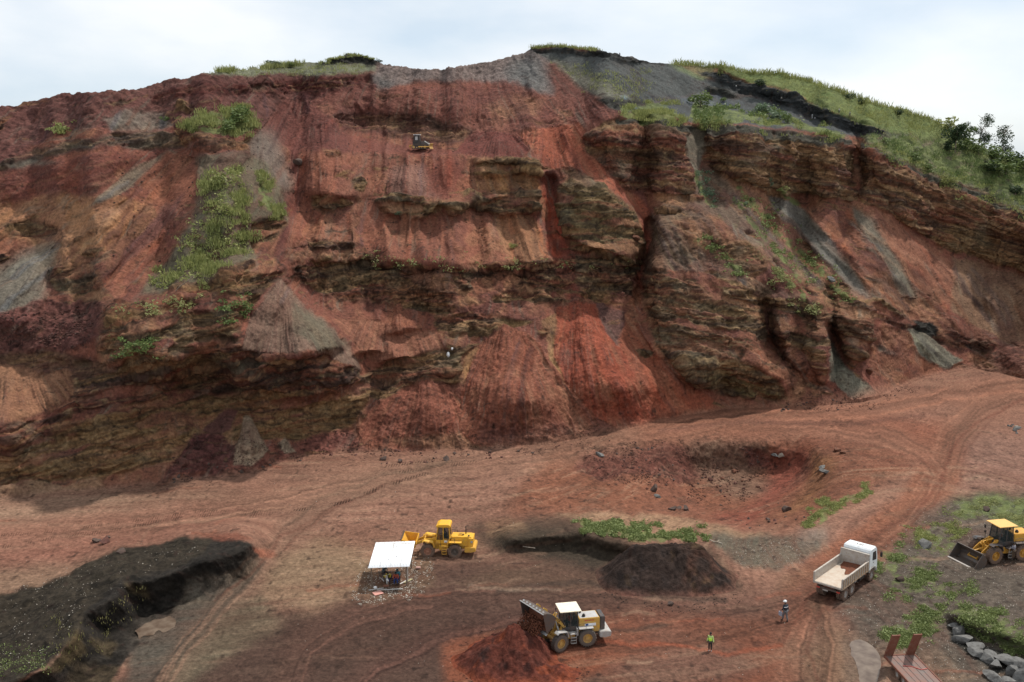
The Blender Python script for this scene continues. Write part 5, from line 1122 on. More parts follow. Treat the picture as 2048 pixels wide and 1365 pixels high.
        MB().box((3.1, s*1.19, 1.62), (.14, .02, .05)).build('handle', M_BLK, cab)
    for y in (-.35, .42): m = MB(); m.box((2.246, y, 2.42), (.012, .62, .26)); m.build('rear_window', M_BLK, cab)
    m = MB(); m.add([(3.77, -1.02, 2.72), (3.77, 1.02, 2.72), (3.97, 1.05, 1.95), (3.97, -1.05, 1.95)], [(0, 1, 2, 3)]); m.build('windscreen', M_BLK, cab)
    m = MB(); m.box((4.0, 0, .75), (.22, 2.3, .38)); m.build('bumper', M_GRY, root, bev=.04)
    text_mesh('lettering', 'UN', .42, M_DGR, cab, Matrix.Translation((2.95, 0, 2.972)) @ Matrix.Rotation(-PI/2, 4, 'Z'))
    return root
truck()
# ------------------------------------------------------------------ bulldozer on the upper bench
def dozer():
    p = at(842, 301); root = empty('bulldozer', p+Vector((0, -.6, .1)), R(-8), 'small yellow bulldozer with a black cab working on the upper bench of the quarry', 'bulldozer', sc=.86)
    for s in (1, -1):
        m = MB(); L = 1.35; r = .38; pr = [(-L+r*math.cos(a), r+.03+r*math.sin(a)) for a in [PI/2+k*PI/8 for k in range(9)]]+[(L+r*math.cos(a), r+.03+r*math.sin(a)) for a in [-PI/2+k*PI/8 for k in range(9)]]
        m.prism(pr, s*.95-.25, s*.95+.25)
        for k in range(16): m.box((-1.45+k*.19, s*.95, .85), (.06, .5, .05))
        t = m.build('track', M_BLK, root)
        m = MB()
        for k in range(5): m.cyl((-1.1+k*.55, s*1.21, .32), (-1.1+k*.55, s*1.25, .32), .14)
        for x in (-1.3, 1.3): m.cyl((x, s*1.2, .42), (x, s*1.26, .42), .28)
        m.build('roller', M_YEL2, t)
        m = MB(); m.cyl((-.2, s*1.35, .5), (2.3, s*1.35, .45), .1); m.build('push_arm', M_YEL, root)
        m = MB(); m.cyl((1.0, s*.55, 1.7), (2.3, s*.75, .9), .07); m.build('blade_cylinder', M_PIPE, root)
    m = MB(); m.prism([(.1, .7), (.1, 1.75), (1.75, 1.6), (1.85, .7)], -.55, .55); m.build('hood', M_DGR, root, bev=.04)
    m = MB(); m.box((-.75, 0, .95), (1.7, 1.5, .7)); m.build('body', M_DGR, root, bev=.04)
    m = MB(); m.box((-.75, 0, 1.45), (1.6, 1.8, .5)); m.prism([(-1.45, 1.6), (-1.3, 3.0), (-.2, 3.0), (0, 1.6)], -.7, .7); c = m.build('cab', M_BLK, root, bev=.03)
    for s in (1, -1): MB().box((-.73, s*.712, 2.3), (.55, .02, .75)).build('window', M_GRY if s < 0 else M_GLS, c)
    MB().box((-.75, 0, 3.06), (1.35, 1.6, .1)).build('roof', M_WHT, c, bev=.02)
    MB().cyl((.9, .2, 1.6), (.9, .2, 2.5), .05).build('exhaust_pipe', M_BLK, root)
    m = MB(); m.shell([(2.55, .05), (2.38, .4), (2.4, .8), (2.6, 1.15)], -1.6, 1.6, .08); m.build('blade', M_YEL2, root)
    m = MB(); m.box((-2.0, 0, .8), (.9, .8, .12)); m.box((-2.4, 0, .55), (.15, 1.2, .25)); m.prism([(-2.45, .6), (-2.3, .6), (-2.25, .0), (-2.4, .1)], -.06, .06); m.build('ripper', M_YEL, root)
dozer()
# ------------------------------------------------------------------ flat trailer with raised ramps
def trailer():
    a = plane_pt(1764, 1313, .95); b = plane_pt(1833, 1309, .95); c = plane_pt(1812, 1366, .95)
    dirv = (c-a); dirv.z = 0; dirv.normalize(); left = Vector((-dirv.y, dirv.x, 0)); w = 2.75
    mid = a.lerp(b, .5); z = at(1790, 1345).z
    root = empty('flatbed_trailer', (mid.x, mid.y, z), math.atan2(dirv.y, dirv.x), 'rusty low trailer with two raised loading ramps beside the brown puddle', 'trailer')
    # x runs forward (towards the camera side), rear edge at x = 0
    m = MB(); L = 9
    m.box((L/2, 0, .90), (L, w-.2, .07)); m.build('deck', paint('worn_deck', (.20, .105, .08), .75, .8, (.15, .125, .11), sc=1.2), root)
    m = MB()
    for s in (1, -1): m.box((L/2, s*(w/2-.05), .88), (L, .1, .22))
    m.box((.03, 0, .86), (.12, w, .26)); m.build('side_rail', M_RUST, root, bev=.01)
    m = MB()
    for y in (-.75, -.3, .3, .75): MB().box((L/2, y, .942), (L-.2, .03, .018)).build('deck_seam', M_BLK, root)
    m = MB()
    for s in (1, -1): m.box((L/2, s*.45, .68), (L, .12, .4))
    m.build('chassis', M_RUST, root)
    for x in (2.2, 3.3):
        for s in (1, -1): wheel(root, (x, s*1.1, .42), .42, .26, s, M_GRY, None, M_RUB, 16)
    for y in (-.95, .95):
        m = MB(Matrix.Translation((.0, y, .95)) @ Matrix.Rotation(R(24), 4, 'Y')); m.box((0, 0, 1.3), (.09, .62, 2.6)); 
        for s in (1, -1): m.box((-.02, s*.33, 1.3), (.16, .05, 2.6))
        for k in range(10): m.box((-.06, 0, .2+k*.25), (.05, .6, .05))
        m.build('ramp', M_RUST, root)
    m = MB(); m.tube([(1.9, -.6, .98), (2.0, .1, .97), (2.3, .35, .97), (2.6, .6, .98), (2.5, 1.2, .98)], .03); m.build('strap', M_RED, root)
trailer()
# ------------------------------------------------------------------ spoil heaps and the soil falling from the bucket
def heap(name, label, cx, cy, hfun, ex, ey, base, spots, n=150, rough=.10, seed=0):
    us = np.linspace(-1, 1, n); U, V = np.meshgrid(us*ex, us*ey); 
    wx_ = cx+U; wy_ = cy+V; h = hfun(U, V)
    b = at_many(*np.array([project((x, y, 0)) for x, y in zip(wx_.ravel(), wy_.ravel())]).T)[:, 2].reshape(n, n)
    nz_ = fb2(wx_/1.6, wy_/1.6, 5, 300+seed, .62); clod = np.clip(fb2(wx_*1.1, wy_*1.1, 3, 310+seed)*2-.2, 0, 1)
    rad_ = np.arctan2(V, U+.01); rill = fb2(rad_*7, np.hypot(U, V)/3, 3, 320+seed)
    m = sst(0, .5, h); h = np.where(h > 0, h*h/(h+.45)*1.12, h*.3)
    m = sst(0, .5, h); z = b*1.0+h+m*(rough*3.2*nz_+.16*clod+.22*rill)-.12*(1-sst(-.1, .06, h))
    co = np.stack([wx_, wy_, z], -1).reshape(-1, 3); i = np.arange(n*n).reshape(n, n)
    keep = (h > -.02); q = np.stack([i[:-1, :-1], i[:-1, 1:], i[1:, 1:], i[1:, :-1]], -1).reshape(-1, 4); kf = keep.ravel()[q].any(1); q = q[kf]
    used = np.unique(q); mp_ = -np.ones(n*n, int); mp_[used] = np.arange(len(used)); co = co[used]; q = mp_[q]
    me = bpy.data.meshes.new(name); me.from_pydata((co-np.array([cx, cy, 0])).tolist(), [], q.tolist()); me.polygons.foreach_set('use_smooth', [True]*len(q))
    Cc = np.zeros((n, n, 3), np.float32); Cc[:] = lin(base)
    for c, sc_, th_, o_ in spots:
        f = np.clip(fb2(wx_/sc_, wy_/sc_, 4, 330+seed+int(sc_*10), .62)*2.5-th_, 0, 1)*o_; Cc = Cc+(lin(c)-Cc)*f[..., None]
    pq = np.array([project((x, y, 0)) for x, y in zip(wx_.ravel(), wy_.ravel())]); gc = samp(MAPC, pq[:, 0], pq[:, 1]).reshape(n, n, 3)*.9
    kf_ = sst(.75, .0, h+.5*fb2(wx_*.9, wy_*.9, 4, 350+seed, .65)+.15); Cc = Cc+(gc-Cc)*(kf_*.85)[..., None]
    Cc *= (1+.35*n2(wx_*4, wy_*4, 7))[..., None]; Cc = np.clip(Cc, .004, 1)
    a = me.color_attributes.new('soil', 'FLOAT_COLOR', 'POINT'); a.data.foreach_set('color', np.concatenate([Cc.reshape(-1, 3)[used], np.ones((len(used), 1))], 1).astype(np.float32).ravel())
    for nm, v in (('green', 0), ('chips', .12), ('rock', 0)): x = me.attributes.new(nm, 'FLOAT', 'POINT'); x.data.foreach_set('value', np.full(len(used), v, np.float32))
    me.materials.append(SOIL); o = bpy.data.objects.new(name, me); COL.objects.link(o); o.location = (cx, cy, 0)
    return tag(o, label, 'spoil heap')
def hf_dark(U, V):
    W = U+.8*n2(U/2, V/2, 5); d = np.hypot(np.maximum(np.abs(W+1.0)-2.6, 0)+np.maximum(W-2, 0)*.0, (V-.5)*1.05); return np.clip(3.7-d*.74, -.5, 3.3)+.25*n2(U/1.5, V/1.5, 9)
g = plane_pt(1352, 1158)
heap('soil_heap', 'dark brown heap of loose soil beside the strip of bright green plants', g.x, g.y+.3, hf_dark, 8.2, 6.2, (54, 43, 38), [((98, 76, 52), 1.6, .5, .6), ((44, 38, 36), 1.1, .2, .6), ((92, 62, 50), 3.0, .3, .5)], seed=1)
def hf_red(U, V):
    d = np.hypot(np.where(U > 0, U*1.25, U*.88)+.5*n2(U/1.5, V/1.5, 3), V*1.0); a = np.clip(3.5-d*.74, -.5, 3.0); d2 = np.hypot((U-2.4)*.8, (V+2.6)*1.2); return np.maximum(a, np.clip(1.1-d2*.4, -.5, 1))+.2*n2(U, V, 4)
g = plane_pt(1036, 1322)
heap('soil_heap', 'freshly tipped red-brown soil pile under the raised loader bucket', g.x-.2, g.y+.3, hf_red, 6.2, 5.6, (92, 50, 40), [((60, 40, 36), 1.8, .1, .8), ((150, 76, 48), 1.3, .35, .7), ((48, 36, 34), .9, .5, .7)], seed=2, rough=.13)
# lumpy load sliding out of the bucket + the falling curtain of soil
inv = BMB; W_ = Matrix.LocRotScale(LB.location, LB.rotation_euler, LB.scale)
rs = random.Random(3)
src = [W_ @ BMB @ Vector((1.2-.7*rs.random(), -1.55+3.1*rs.random(), -.45+.9*rs.random())) for _ in range(1500)]
pile = plane_pt(1036, 1318); bmc = bmesh.new()
top = W_ @ BMB @ Vector((.6, 0, .1)); foot = Vector((pile.x+.4, pile.y+.6, 1.7))
def clod(bm, p, r, rs):
    q = bmesh.ops.create_icosphere(bm, subdivisions=1, radius=r, matrix=Matrix.Translation(p) @ Matrix.Rotation(rs.random()*6, 4, 'X') @ Matrix.Rotation(rs.random()*6, 4, 'Z') @ Matrix.Diagonal((1+.6*rs.random(), 1, .7+.3*rs.random(), 1)))
    for v in q['verts']: v.co += (v.co-p)*rs.uniform(-.25, .25)
for k in range(1700):
    p = src[k % 1500].copy(); t = rs.random()**.8; q = Vector((foot.x+(p.x-top.x)*.45+rs.gauss(0, .35), foot.y+(p.y-top.y)*.5+rs.gauss(0, .35), foot.z-.2))
    p = Vector((p.x+(q.x-p.x)*t, p.y+(q.y-p.y)*t, p.z+(q.z-p.z)*t**1.3)); clod(bmc, p, rs.uniform(.03, .085)*(1.3 if rs.random() < .1 else 1), rs)
tag(bm_obj(bmc, 'falling_soil', [M_SOILR], None), 'red soil pouring out of the raised loader bucket', 'falling soil', kind='stuff')
n_ = 26; vs = []; fs = []
for i in range(n_):
    for j in range(n_):
        u, v = i/(n_-1), j/(n_-1); x = -.05+1.3*u; y = -1.62+3.24*v; z = -.52+.95*(1-u)*(1-abs(v-.5)*.9)+.12*n2(np.array([u*6]), np.array([v*14]), 3)[0]
        vs.append((x, y, z))
for i in range(n_-1):
    for j in range(n_-1): a = i*n_+j; fs.append((a, a+1, a+n_+1, a+n_))
m = MB(W_ @ BMB); m.add(vs, fs); tag(m.build('soil_load', M_SOILR, None, smooth=True), 'heap of red soil still lying inside the raised loader bucket', 'soil load')
# ------------------------------------------------------------------ puddles
def water_mat():
    m = bpy.data.materials.new('muddy_water'); m.use_nodes = True; b = m.node_tree.nodes['Principled BSDF']; b.inputs['Base Color'].default_value = (.155, .108, .08, 1); b.inputs['Roughness'].default_value = .06; b.inputs['IOR'].default_value = 1.33
    n = m.node_tree.nodes; l = m.node_tree.links; t = n.new('ShaderNodeTexNoise'); t.inputs['Scale'].default_value = .9; t.inputs['Detail'].default_value = 4; r = n.new('ShaderNodeValToRGB'); r.color_ramp.elements[0].position = .35; r.color_ramp.elements[1].position = .65
    r.color_ramp.elements[0].color = (.095, .064, .046, 1); r.color_ramp.elements[1].color = (.18, .135, .10, 1); c_ = n.new('ShaderNodeTexCoord'); l.new(c_.outputs['Object'], t.inputs[0]); l.new(t.outputs[0], r.inputs[0]); l.new(r.outputs[0], b.inputs['Base Color'])
    return m
MW = water_mat()
for k, s_ in enumerate(PUD):
    P_ = pts(s_); cx = sum(p[0] for p in P_)/len(P_); cy = sum(p[1] for p in P_)/len(P_); zq = np.median([at(cx+(x-cx)*.7, min(cy+(y-cy)*.7, 1400)).z for x, y in P_])+.05
    Q_ = [((P_[i][0]*(1-t)+P_[(i+1) % len(P_)][0]*t), (P_[i][1]*(1-t)+P_[(i+1) % len(P_)][1]*t)) for i in range(len(P_)) for t in (0, .2, .4, .6, .8)]
    Q_ = [(x+4*float(fb2(np.array([x/9]), np.array([y/9]), 3, 5)[0]), y+3*float(fb2(np.array([x/9]), np.array([y/9]), 3, 6)[0])) for x, y in Q_]
    G_ = [plane_pt(cx+(x-cx)*1.04, cy+(y-cy)*1.04, zq) for x, y in Q_]; c = sum(G_, Vector())/len(G_)
    me = bpy.data.meshes.new('water'); me.from_pydata([g-c for g in G_], [], [tuple(range(len(G_)))]); me.materials.append(MW); o = bpy.data.objects.new('water', me); COL.objects.link(o); o.location = c; o['kind'] = 'structure'
# ------------------------------------------------------------------ shelter, things under it, people
sh = seat(-12.4, 96.4)
def shelter():
    root = empty('open_shelter', sh, R(2), 'small open shelter of wooden poles under a sloping white sheet roof', 'shelter')
    pts_ = {(-1.75, -2.5): 2.35, (1.7, -2.2): 2.35, (1.85, 2.4): 2.72, (-1.5, 2.5): 2.72}
    for (x, y), h in pts_.items(): MB().cyl((x, y, -.2), (x+random.uniform(-.06, .06), y, h), .075, .06, 10).build('post', M_WOOD, root)
    for a, b in (((-1.9, -2.5, 2.38), (1.9, -2.25, 2.38)), ((-1.7, 2.5, 2.75), (2.0, 2.4, 2.75)), ((-1.75, -2.6, 2.36), (-1.5, 2.6, 2.73)), ((1.7, -2.4, 2.36), (1.85, 2.6, 2.73)), ((0, -2.5, 2.38), (.1, 2.5, 2.74))): MB().cyl(a, b, .045, None, 8).build('beam', M_WOOD, root)
    nx_ = 108; m = MB(); vs = []
    for i in range(nx_+1):
        for j in (0, 1): u = i/nx_; x = -2.05+4.1*u+(.22 if j else 0); y = -3.0 if j == 0 else 2.7; vs.append((x, y+.25*u, 2.40+(.40 if j else 0)+.022*math.sin(i*PI/2)))
    m.add(vs, [(2*i, 2*i+2, 2*i+3, 2*i+1) for i in range(nx_)]); r_ = m.build('roof', M_ROOFW, root, smooth=True)
    md = r_.modifiers.new('t', 'SOLIDIFY'); md.thickness = .012
    for x in (-1.0, .05, 1.05): MB(Matrix.Translation((0, 0, 2.625)) @ Matrix.Rotation(math.atan2(.40, 5.7), 4, 'X')).box((x+.1, 0, 0), (.03, 5.5, .03)).build('seam', M_GRY, r_)
    for x, y in ((-.7, .9), (.4, 1.6), (-.2, -1.2), (.6, -.6), (-1.2, -.9)): MB().cyl((x, y, 2.60+y*.07), (x, y, 2.65+y*.07), .05, None, 8).build('fixing', M_DGR, r_)
    MB().cyl((1.72, -1.0, 0), (1.78, -1.9, 2.4), .045, None, 8).build('brace', M_PIPE, root)
    return root
SHEL = shelter()
def loc(x, y, z=0): return SHEL.matrix_world @ Vector((x, y, z))
bpy.context.view_layer.update()
def bike():
    root = empty('motorcycle', loc(-.55, -1.35), R(-62), 'motorcycle with a yellow tank parked under the white shelter roof', 'motorcycle')
    for x in (-.62, .66):
        m = MB(); m.ring((x, 0, .31), [(.25, -.04), (.31, -.05), (.31, .05), (.25, .04)], 22); w = m.build('wheel', M_RUB, root, smooth=True)
        m = MB(); m.ring((x, 0, .31), [(.235, -.03), (.252, -.03), (.252, .03), (.235, .03)], 22); m.cyl((x, -.08, .31), (x, .08, .31), .04)
        for k in range(8): a = k*PI/4; m.cyl((x, 0, .31), (x+.24*math.cos(a), 0, .31+.24*math.sin(a)), .008, None, 5)
        m.build('rim', M_CHR, w)
    m = MB(); m.tube([(.66, .07, .31), (.42, .07, .98)], .03); m.tube([(.66, -.07, .31), (.42, -.07, .98)], .03); m.build('fork', M_CHR, root)
    m = MB(); m.prism([(.88, .62), (.60, .74), (.38, .55), (.42, .52), (.6, .68), (.86, .57)], -.08, .08); m.build('front_fender', M_WHT, root)
    m = MB(); m.tube([(.42, 0, .85), (.05, 0, .45), (-.3, 0, .4), (-.62, 0, .31)], .03); m.tube([(.4, 0, .8), (-.3, 0, .72), (-.75, 0, .8)], .03); m.build('frame', M_BLK, root)
    m = MB(); m.box((0, 0, .42), (.36, .24, .34)); m.build('engine', M_DGR, root, bev=.04)
    m = MB(); m.prism([(-.12, .72), (-.08, .92), (.2, .97), (.36, .86), (.34, .74)], -.13, .13); m.build('tank', paint('tank_yellow', (.62, .48, .06), .4, .1), root, bev=.04, smooth=True)
    m = MB(); m.prism([(-.8, .82), (-.78, .90), (-.12, .88), (-.12, .76), (-.7, .74)], -.13, .13); m.build('saddle', M_BLK, root, bev=.03)
    m = MB(); m.tube([(.36, -.36, 1.1), (.42, 0, 1.02), (.36, .36, 1.1)], .018); m.build('handlebar', M_CHR, root)
    m = MB(); m.cyl((.46, 0, .9), (.56, 0, .9), .09, .1, 14); m.build('headlight', M_GRY, root)
    m = MB(); m.tube([(.1, -.16, .3), (-.8, -.2, .34)], .035); m.build('exhaust_pipe', M_CHR, root)
bike()
def bench(x, y, rz, label, mat):
    root = empty('bench', loc(x, y), rz, label, 'bench')
    MB().box((0, 0, .40), (1.4, .28, .05)).build('seat', mat, root)
    for sx in (-.55, .55):
        for sy in (-.1, .1): MB().box((sx, sy, .19), (.06, .06, .38)).build('leg', mat, root)
bench(.55, -.75, R(90), 'rough wooden bench with people sitting on it under the shelter', M_WOOD)
bench(-.75, .6, R(0), 'rough wooden bench at the back of the shelter behind the motorcycle', M_WOOD)
# low crate-like table, planks, helmet, board
rt = empty('low_table', loc(-.35, -2.55), R(8), 'small low frame table at the front edge of the shelter', 'table')
MB().box((0, 0, .30), (.55, .38, .04)).build('top', paint('brown_board', (.20, .08, .05), .8, .3), rt)
for a in (-.24, .24):
    for b in (-.16, .16): MB().box((a, b, .14), (.04, .04, .28)).build('leg', M_WOOD, rt)
m = MB(Matrix.Translation(loc(-1.45, -2.6, .12))); bm_ = bmesh.new(); ball(bm_, loc(-1.42, -2.65, .17), .17, 0, 14, (1.1, 1, .9)); tag(bm_obj(bm_, 'helmet', [M_WHT], None), 'white helmet lying at the foot of the front left shelter post', 'helmet')
for (x, y, rz, L, w, h, lab, mt, nm, ct) in ((-1.05, -3.85, .6, .95, .75, .03, 'faded pink-red board lying on the litter in front of the shelter', M_PINK, 'board', 'board'), (1.35, -1.2, 1.0, 1.3, .12, .04, 'pale slatted plank leaning low by the front right shelter post', M_PIPE, 'plank', 'plank'), (1.75, -.95, .9, 1.2, .2, .05, 'yellowish plank beside the front right shelter post', paint('yellowish_wood', (.42, .37, .20), .8, .3), 'plank', 'plank'), (.1, -3.0, .12, 2.6, .07, .06, 'long thin branch lying along the front of the shelter', M_PIPE, 'branch', 'branch'), (-1.3, -2.95, .35, 1.5, .06, .05, 'short bent branch by the front left shelter post', M_PIPE, 'branch', 'branch')):
    p = loc(x, y); g = seat(p.x, p.y); o = MB(Matrix.Translation((g.x, g.y, g.z+.1)) @ Matrix.Rotation(rz, 4, 'Z') @ Matrix.Rotation(.06, 4, 'X')).box((0, 0, 0), (L, w, h)).build(nm, mt, None, bev=.004); tag(o, lab, ct)
g = seat(loc(2.6, 2.3).x, loc(2.6, 2.3).y); tag(MB(Matrix.Translation(g+Vector((0, 0, .1)))).box((0, 0, 0), (.5, .25, .16)).build('brick', paint('pink_block', (.55, .33, .28), .8, .2), None, bev=.02), 'pinkish block lying outside the back right shelter post', 'block')
def someone(pos, yaw, label, J, sc=1, **k):
    root = empty('person', pos, yaw, label, 'person', sc=sc); person(root, J, **k); return root
someone(loc(.55, -1.25, 0), R(-88), 'person in blue trousers and orange-red top sitting at the front of the shelter bench', sitting(.42, .16), top=cloth('orange_red_cloth', (.42, .10, .06)), legs=cloth('blue_cloth', (.03, .055, .19)))
someone(loc(.62, -.65, 0), R(-80), 'person with a light blue hood behind the orange-topped person under the shelter', sitting(.42, .1), top=cloth('teal_cloth', (.06, .22, .27)), legs=cloth('navy_cloth', (.03, .04, .10)), hood=cloth('light_blue_cloth', (.30, .58, .66)))
someone(loc(-.1, -.95, 0), R(-110), 'person in a yellow shirt bending over the motorcycle under the shelter', sitting(.42, .26), top=cloth('yellow_cloth', (.50, .40, .05)), legs=cloth('dark_purple_cloth', (.06, .04, .10)))
someone(loc(-.85, .5, 0), R(-60), 'person in a grey shirt sitting on the rear bench inside the shelter', sitting(.42, .2), top=cloth('grey_green_cloth', (.12, .15, .16)), legs=M_BLK)
M_VEST = cloth('lime_vest', (.52, .85, .10)); M_NAVY = cloth('dark_jacket', (.03, .04, .055))
pv = at(1420, 1303); v_ = someone(pv, R(-112), 'person in a bright lime safety vest and dark trousers standing on the red ground', stand(0, (.12, .30, .92), (.06, -.27, .9)), 1.0, top=cloth('lime_sleeve', (.50, .62, .22)), legs=M_BLK, vest=M_VEST, shoes=M_WHT)
ph = at(1570, 1241); w_ = someone(ph, R(118), 'person in a white helmet and dark jacket walking near the dump truck, bag in hand', stand(.04, (.2, .27, 1.0), (-.05, -.30, .95), .2), 1.14, top=M_NAVY, legs=cloth('grey_trousers', (.16, .15, .15)), hat='helmet', hatmat=M_WHT)
m = MB(); m.box((-.05, 0, 1.26), (.02, .01, .01)); 
bb = bmesh.new(); 
for v in ((.0),): pass
m = MB(Matrix.Translation((.035, 0, 1.28))); m.ring((0, 0, 0), [(.19, -.03), (.196, -.03), (.196, .03), (.19, .03)], 20, Matrix.Rotation(PI/2, 4, 'X') @ Matrix.Diagonal((.95, 1, 1.18, 1))); m.build('reflective_band', M_WHT, w_)
bg = MB(Matrix.Translation(ph) @ Matrix.Rotation(R(118), 4, 'Z') @ Matrix.Scale(1.14, 4)); bg.box((.22, .33, .64), (.34, .1, .34)); bg.tube([(.12, .33, .8), (.16, .31, .93), (.3, .33, .8)], .012); tag(bg.build('bag', paint('grey_bag', (.30, .32, .38), .7, .1), None, bev=.03), 'grey bag held by the walking person in the white helmet', 'bag')
# driver figures and the man on the ladder of the parked orange loader
def in_cab(ld, label, top, hat=None, hm=None, x=-.42):
    W = Matrix.LocRotScale(ld.location, ld.rotation_euler, ld.scale)
    p = W @ Vector((x, 0, 1.5)); someone(p, ld.rotation_euler.z, label, sitting(.42, .08, .42), ld.scale.x, top=top, legs=M_BLK, hat=hat, hatmat=hm)
in_cab(LA, 'driver in a dark shirt sitting in the cab of the bright yellow loader', cloth('dark_shirt', (.05, .03, .03)))
in_cab(LB, 'driver in red in the loader tipping soil', cloth('red_shirt', (.42, .05, .03)))
W = Matrix.LocRotScale(LC.location, LC.rotation_euler, LC.scale); p = W @ Vector((-.35, 1.62, .42))
someone(p, LC.rotation_euler.z+R(-75), 'person in a grey shirt and brown trousers climbing onto the orange-yellow loader', stand(.06, (.35, .2, 1.35), (.42, -.35, 1.5)), 1.05, top=cloth('grey_shirt', (.22, .21, .23)), legs=cloth('brown_trousers', (.11, .075, .05)))
for x, y, c, lab, h in ((1240, 113, (.10, .08, .07), 'tiny figure standing on the crest of the black ash ridge', 1), (1619, 221, (.02, .02, .025), 'dark-clothed worker at the foot of the black bank, left of two', 1), (1627.5, 222, (.02, .02, .025), 'dark-clothed worker at the foot of the black bank, right of two', 1),
    (1624, 236, (.75, .75, .75), 'worker in white on the ash bench, left one of the white pair', 1.1), (1629.5, 237, (.78, .78, .78), 'worker in white on the ash bench, right one of the white pair', 1.1), (1678, 226, (.45, .43, .40), 'worker in pale clothes against the black bank near the hanging grass', 1.15),
    (1570, 203, (.30, .27, .24), 'worker in brownish clothes below the black ledge in mid slope', 1), (1473, 177, (.5, .5, .48), 'worker in light clothes high under the black overhang', 1), (1699, 232, (.3, .3, .3), 'worker in grey at the right end of the black bank', 1)):
    p = at(x, y, -.1); mt = cloth('worker_cloth_%d' % int(c[0]*100+c[2]*10), c)
    someone(p, R(-90+((x*7) % 120)-60), lab, stand(.05, (.2, .25, 1.0), (.1, -.28, .95), .08), .62*h*p.length/250, top=mt, legs=cloth('worker_legs', (.05, .05, .06)) if c[0] < .7 else mt)
# white sack on the cliff ledge, dead wood, pipe
def lump(name, lab, cat, x, y, s, mat, seed, sc=(1, .8, .6), up=0, n=3):
    bm = bmesh.new(); bmesh.ops.create_icosphere(bm, subdivisions=n, radius=1)
    for v in bm.verts:
        k = float(fb3(np.array([v.co.x*1.1]), np.array([v.co.y*1.1]), np.array([v.co.z*1.1]), 3, seed)[0]); v.co *= 1+.45*k; v.co.x *= sc[0]*s; v.co.y *= sc[1]*s; v.co.z *= sc[2]*s
    o = bm_obj(bm, name, [mat], None); o.location = at(x, y, up); o.rotation_euler = (0, 0, seed); return tag(o, lab, cat)
lump('sack', 'crumpled white sack caught on the cliff ledge beside the big red cone', 'sack', 895, 708, .5, M_WHT, 5, (1, .5, .8), .1)
lump('sack', 'small white rag hanging just above the crumpled sack on the cliff', 'sack', 904, 699, .24, M_WHT, 6, (.8, .5, 1), .1)
g1 = at(1432, 1086); M_DEAD = paint('dead_wood', (.40, .35, .28), .9, .5)
mb_ = MB(); mb_.tube([tuple(g1+Vector(v)) for v in ((-.7, .5, .25), (-.3, .2, .12), (.1, 0, .15), (.6, -.4, .1))], .07); mb_.tube([tuple(g1+Vector(v)) for v in ((-.3, .2, .12), (-.5, -.1, .3))], .05); mb_.tube([tuple(g1+Vector(v)) for v in ((.1, 0, .15), (.4, .2, .3))], .045)
tag(mb_.build('driftwood', M_DEAD, None), 'pale twisted piece of dead wood beside the dark brown heap', 'wood')
g1 = at(1052, 1095); tag(MB().cyl(tuple(g1+Vector((-1.2, .3, .12))), tuple(g1+Vector((1.0, -.5, .12))), .035, None, 8).build('pole', paint('dead_wood', (.42, .37, .30), .9, .5), None), 'thin pale pole lying on dark soil right of the yellow loader', 'pole')
g1 = at(372, 580); tag(MB().tube([tuple(g1+Vector((-2.6, 0, -1.6))), tuple(g1+Vector((-.8, -.2, .3))), tuple(g1+Vector((1.2, 0, 1.7)))], .06).build('branch', M_WOOD, None), 'bare grey branch hanging from the lip of the overgrown spur', 'branch')
# ------------------------------------------------------------------ rocks
def rock_mesh(k, n=2):
    bm = bmesh.new(); bmesh.ops.create_icosphere(bm, subdivisions=n+1, radius=1.15); rr_ = random.Random(k)
    for _ in range(11):      # chop flat facets
        d = Vector((rr_.gauss(0, 1), rr_.gauss(0, 1), rr_.gauss(0, 1))).normalized(); q = rr_.uniform(.42, .72)
        for v in bm.verts:
            t = v.co.dot(d)
            if t > q: v.co -= d*(t-q)
    for v in bm.verts: v.co *= 1+.09*float(fb3(np.array([v.co.x*2]), np.array([v.co.y*2]), np.array([v.co.z*2]), 2, k)[0])
    me = bpy.data.meshes.new('rock'); bm.to_mesh(me); bm.free(); return me
def rock_mat(nm, c, c2): return paint(nm, c, .9, .7, c2, sc=2.2, spec=.15)
RM = {'red': rock_mat('red_rock', (.13, .06, .047), (.075, .04, .034)), 'dark': rock_mat('dark_rock', (.075, .055, .047), (.13, .085, .065)), 'grey': rock_mat('grey_basalt', (.16, .155, .145), (.07, .065, .06)), 'pale': rock_mat('pale_rock', (.30, .26, .21), (.16, .12, .09)), 'rust': rock_mat('rust_rock', (.17, .075, .045), (.08, .04, .03))}
RP = {k: [] for k in RM}
for k in RM:
    for j in range(4):
        me = rock_mesh(j+10*list(RM).index(k)); me.materials.append(RM[k]); RP[k].append(me)
def rock(x, y, s, kind, label, group=None, sink=.42, seed=0, flat=.7):
    rr_ = random.Random(int(x*13+y*7+seed)); o = bpy.data.objects.new('boulder' if s > .35 else 'rock', rr_.choice(RP[kind])); COL.objects.link(o)
    p = at(x, y); o.location = (p.x, p.y, p.z+s*(flat-sink)); o.scale = (s*rr_.uniform(.9, 1.4), s*rr_.uniform(.7, 1.1), s*flat*rr_.uniform(.8, 1.15)); o.rotation_euler = (rr_.uniform(-.3, .3), rr_.uniform(-.3, .3), rr_.uniform(0, 6.2))
    return tag(o, label, 'rock', group)
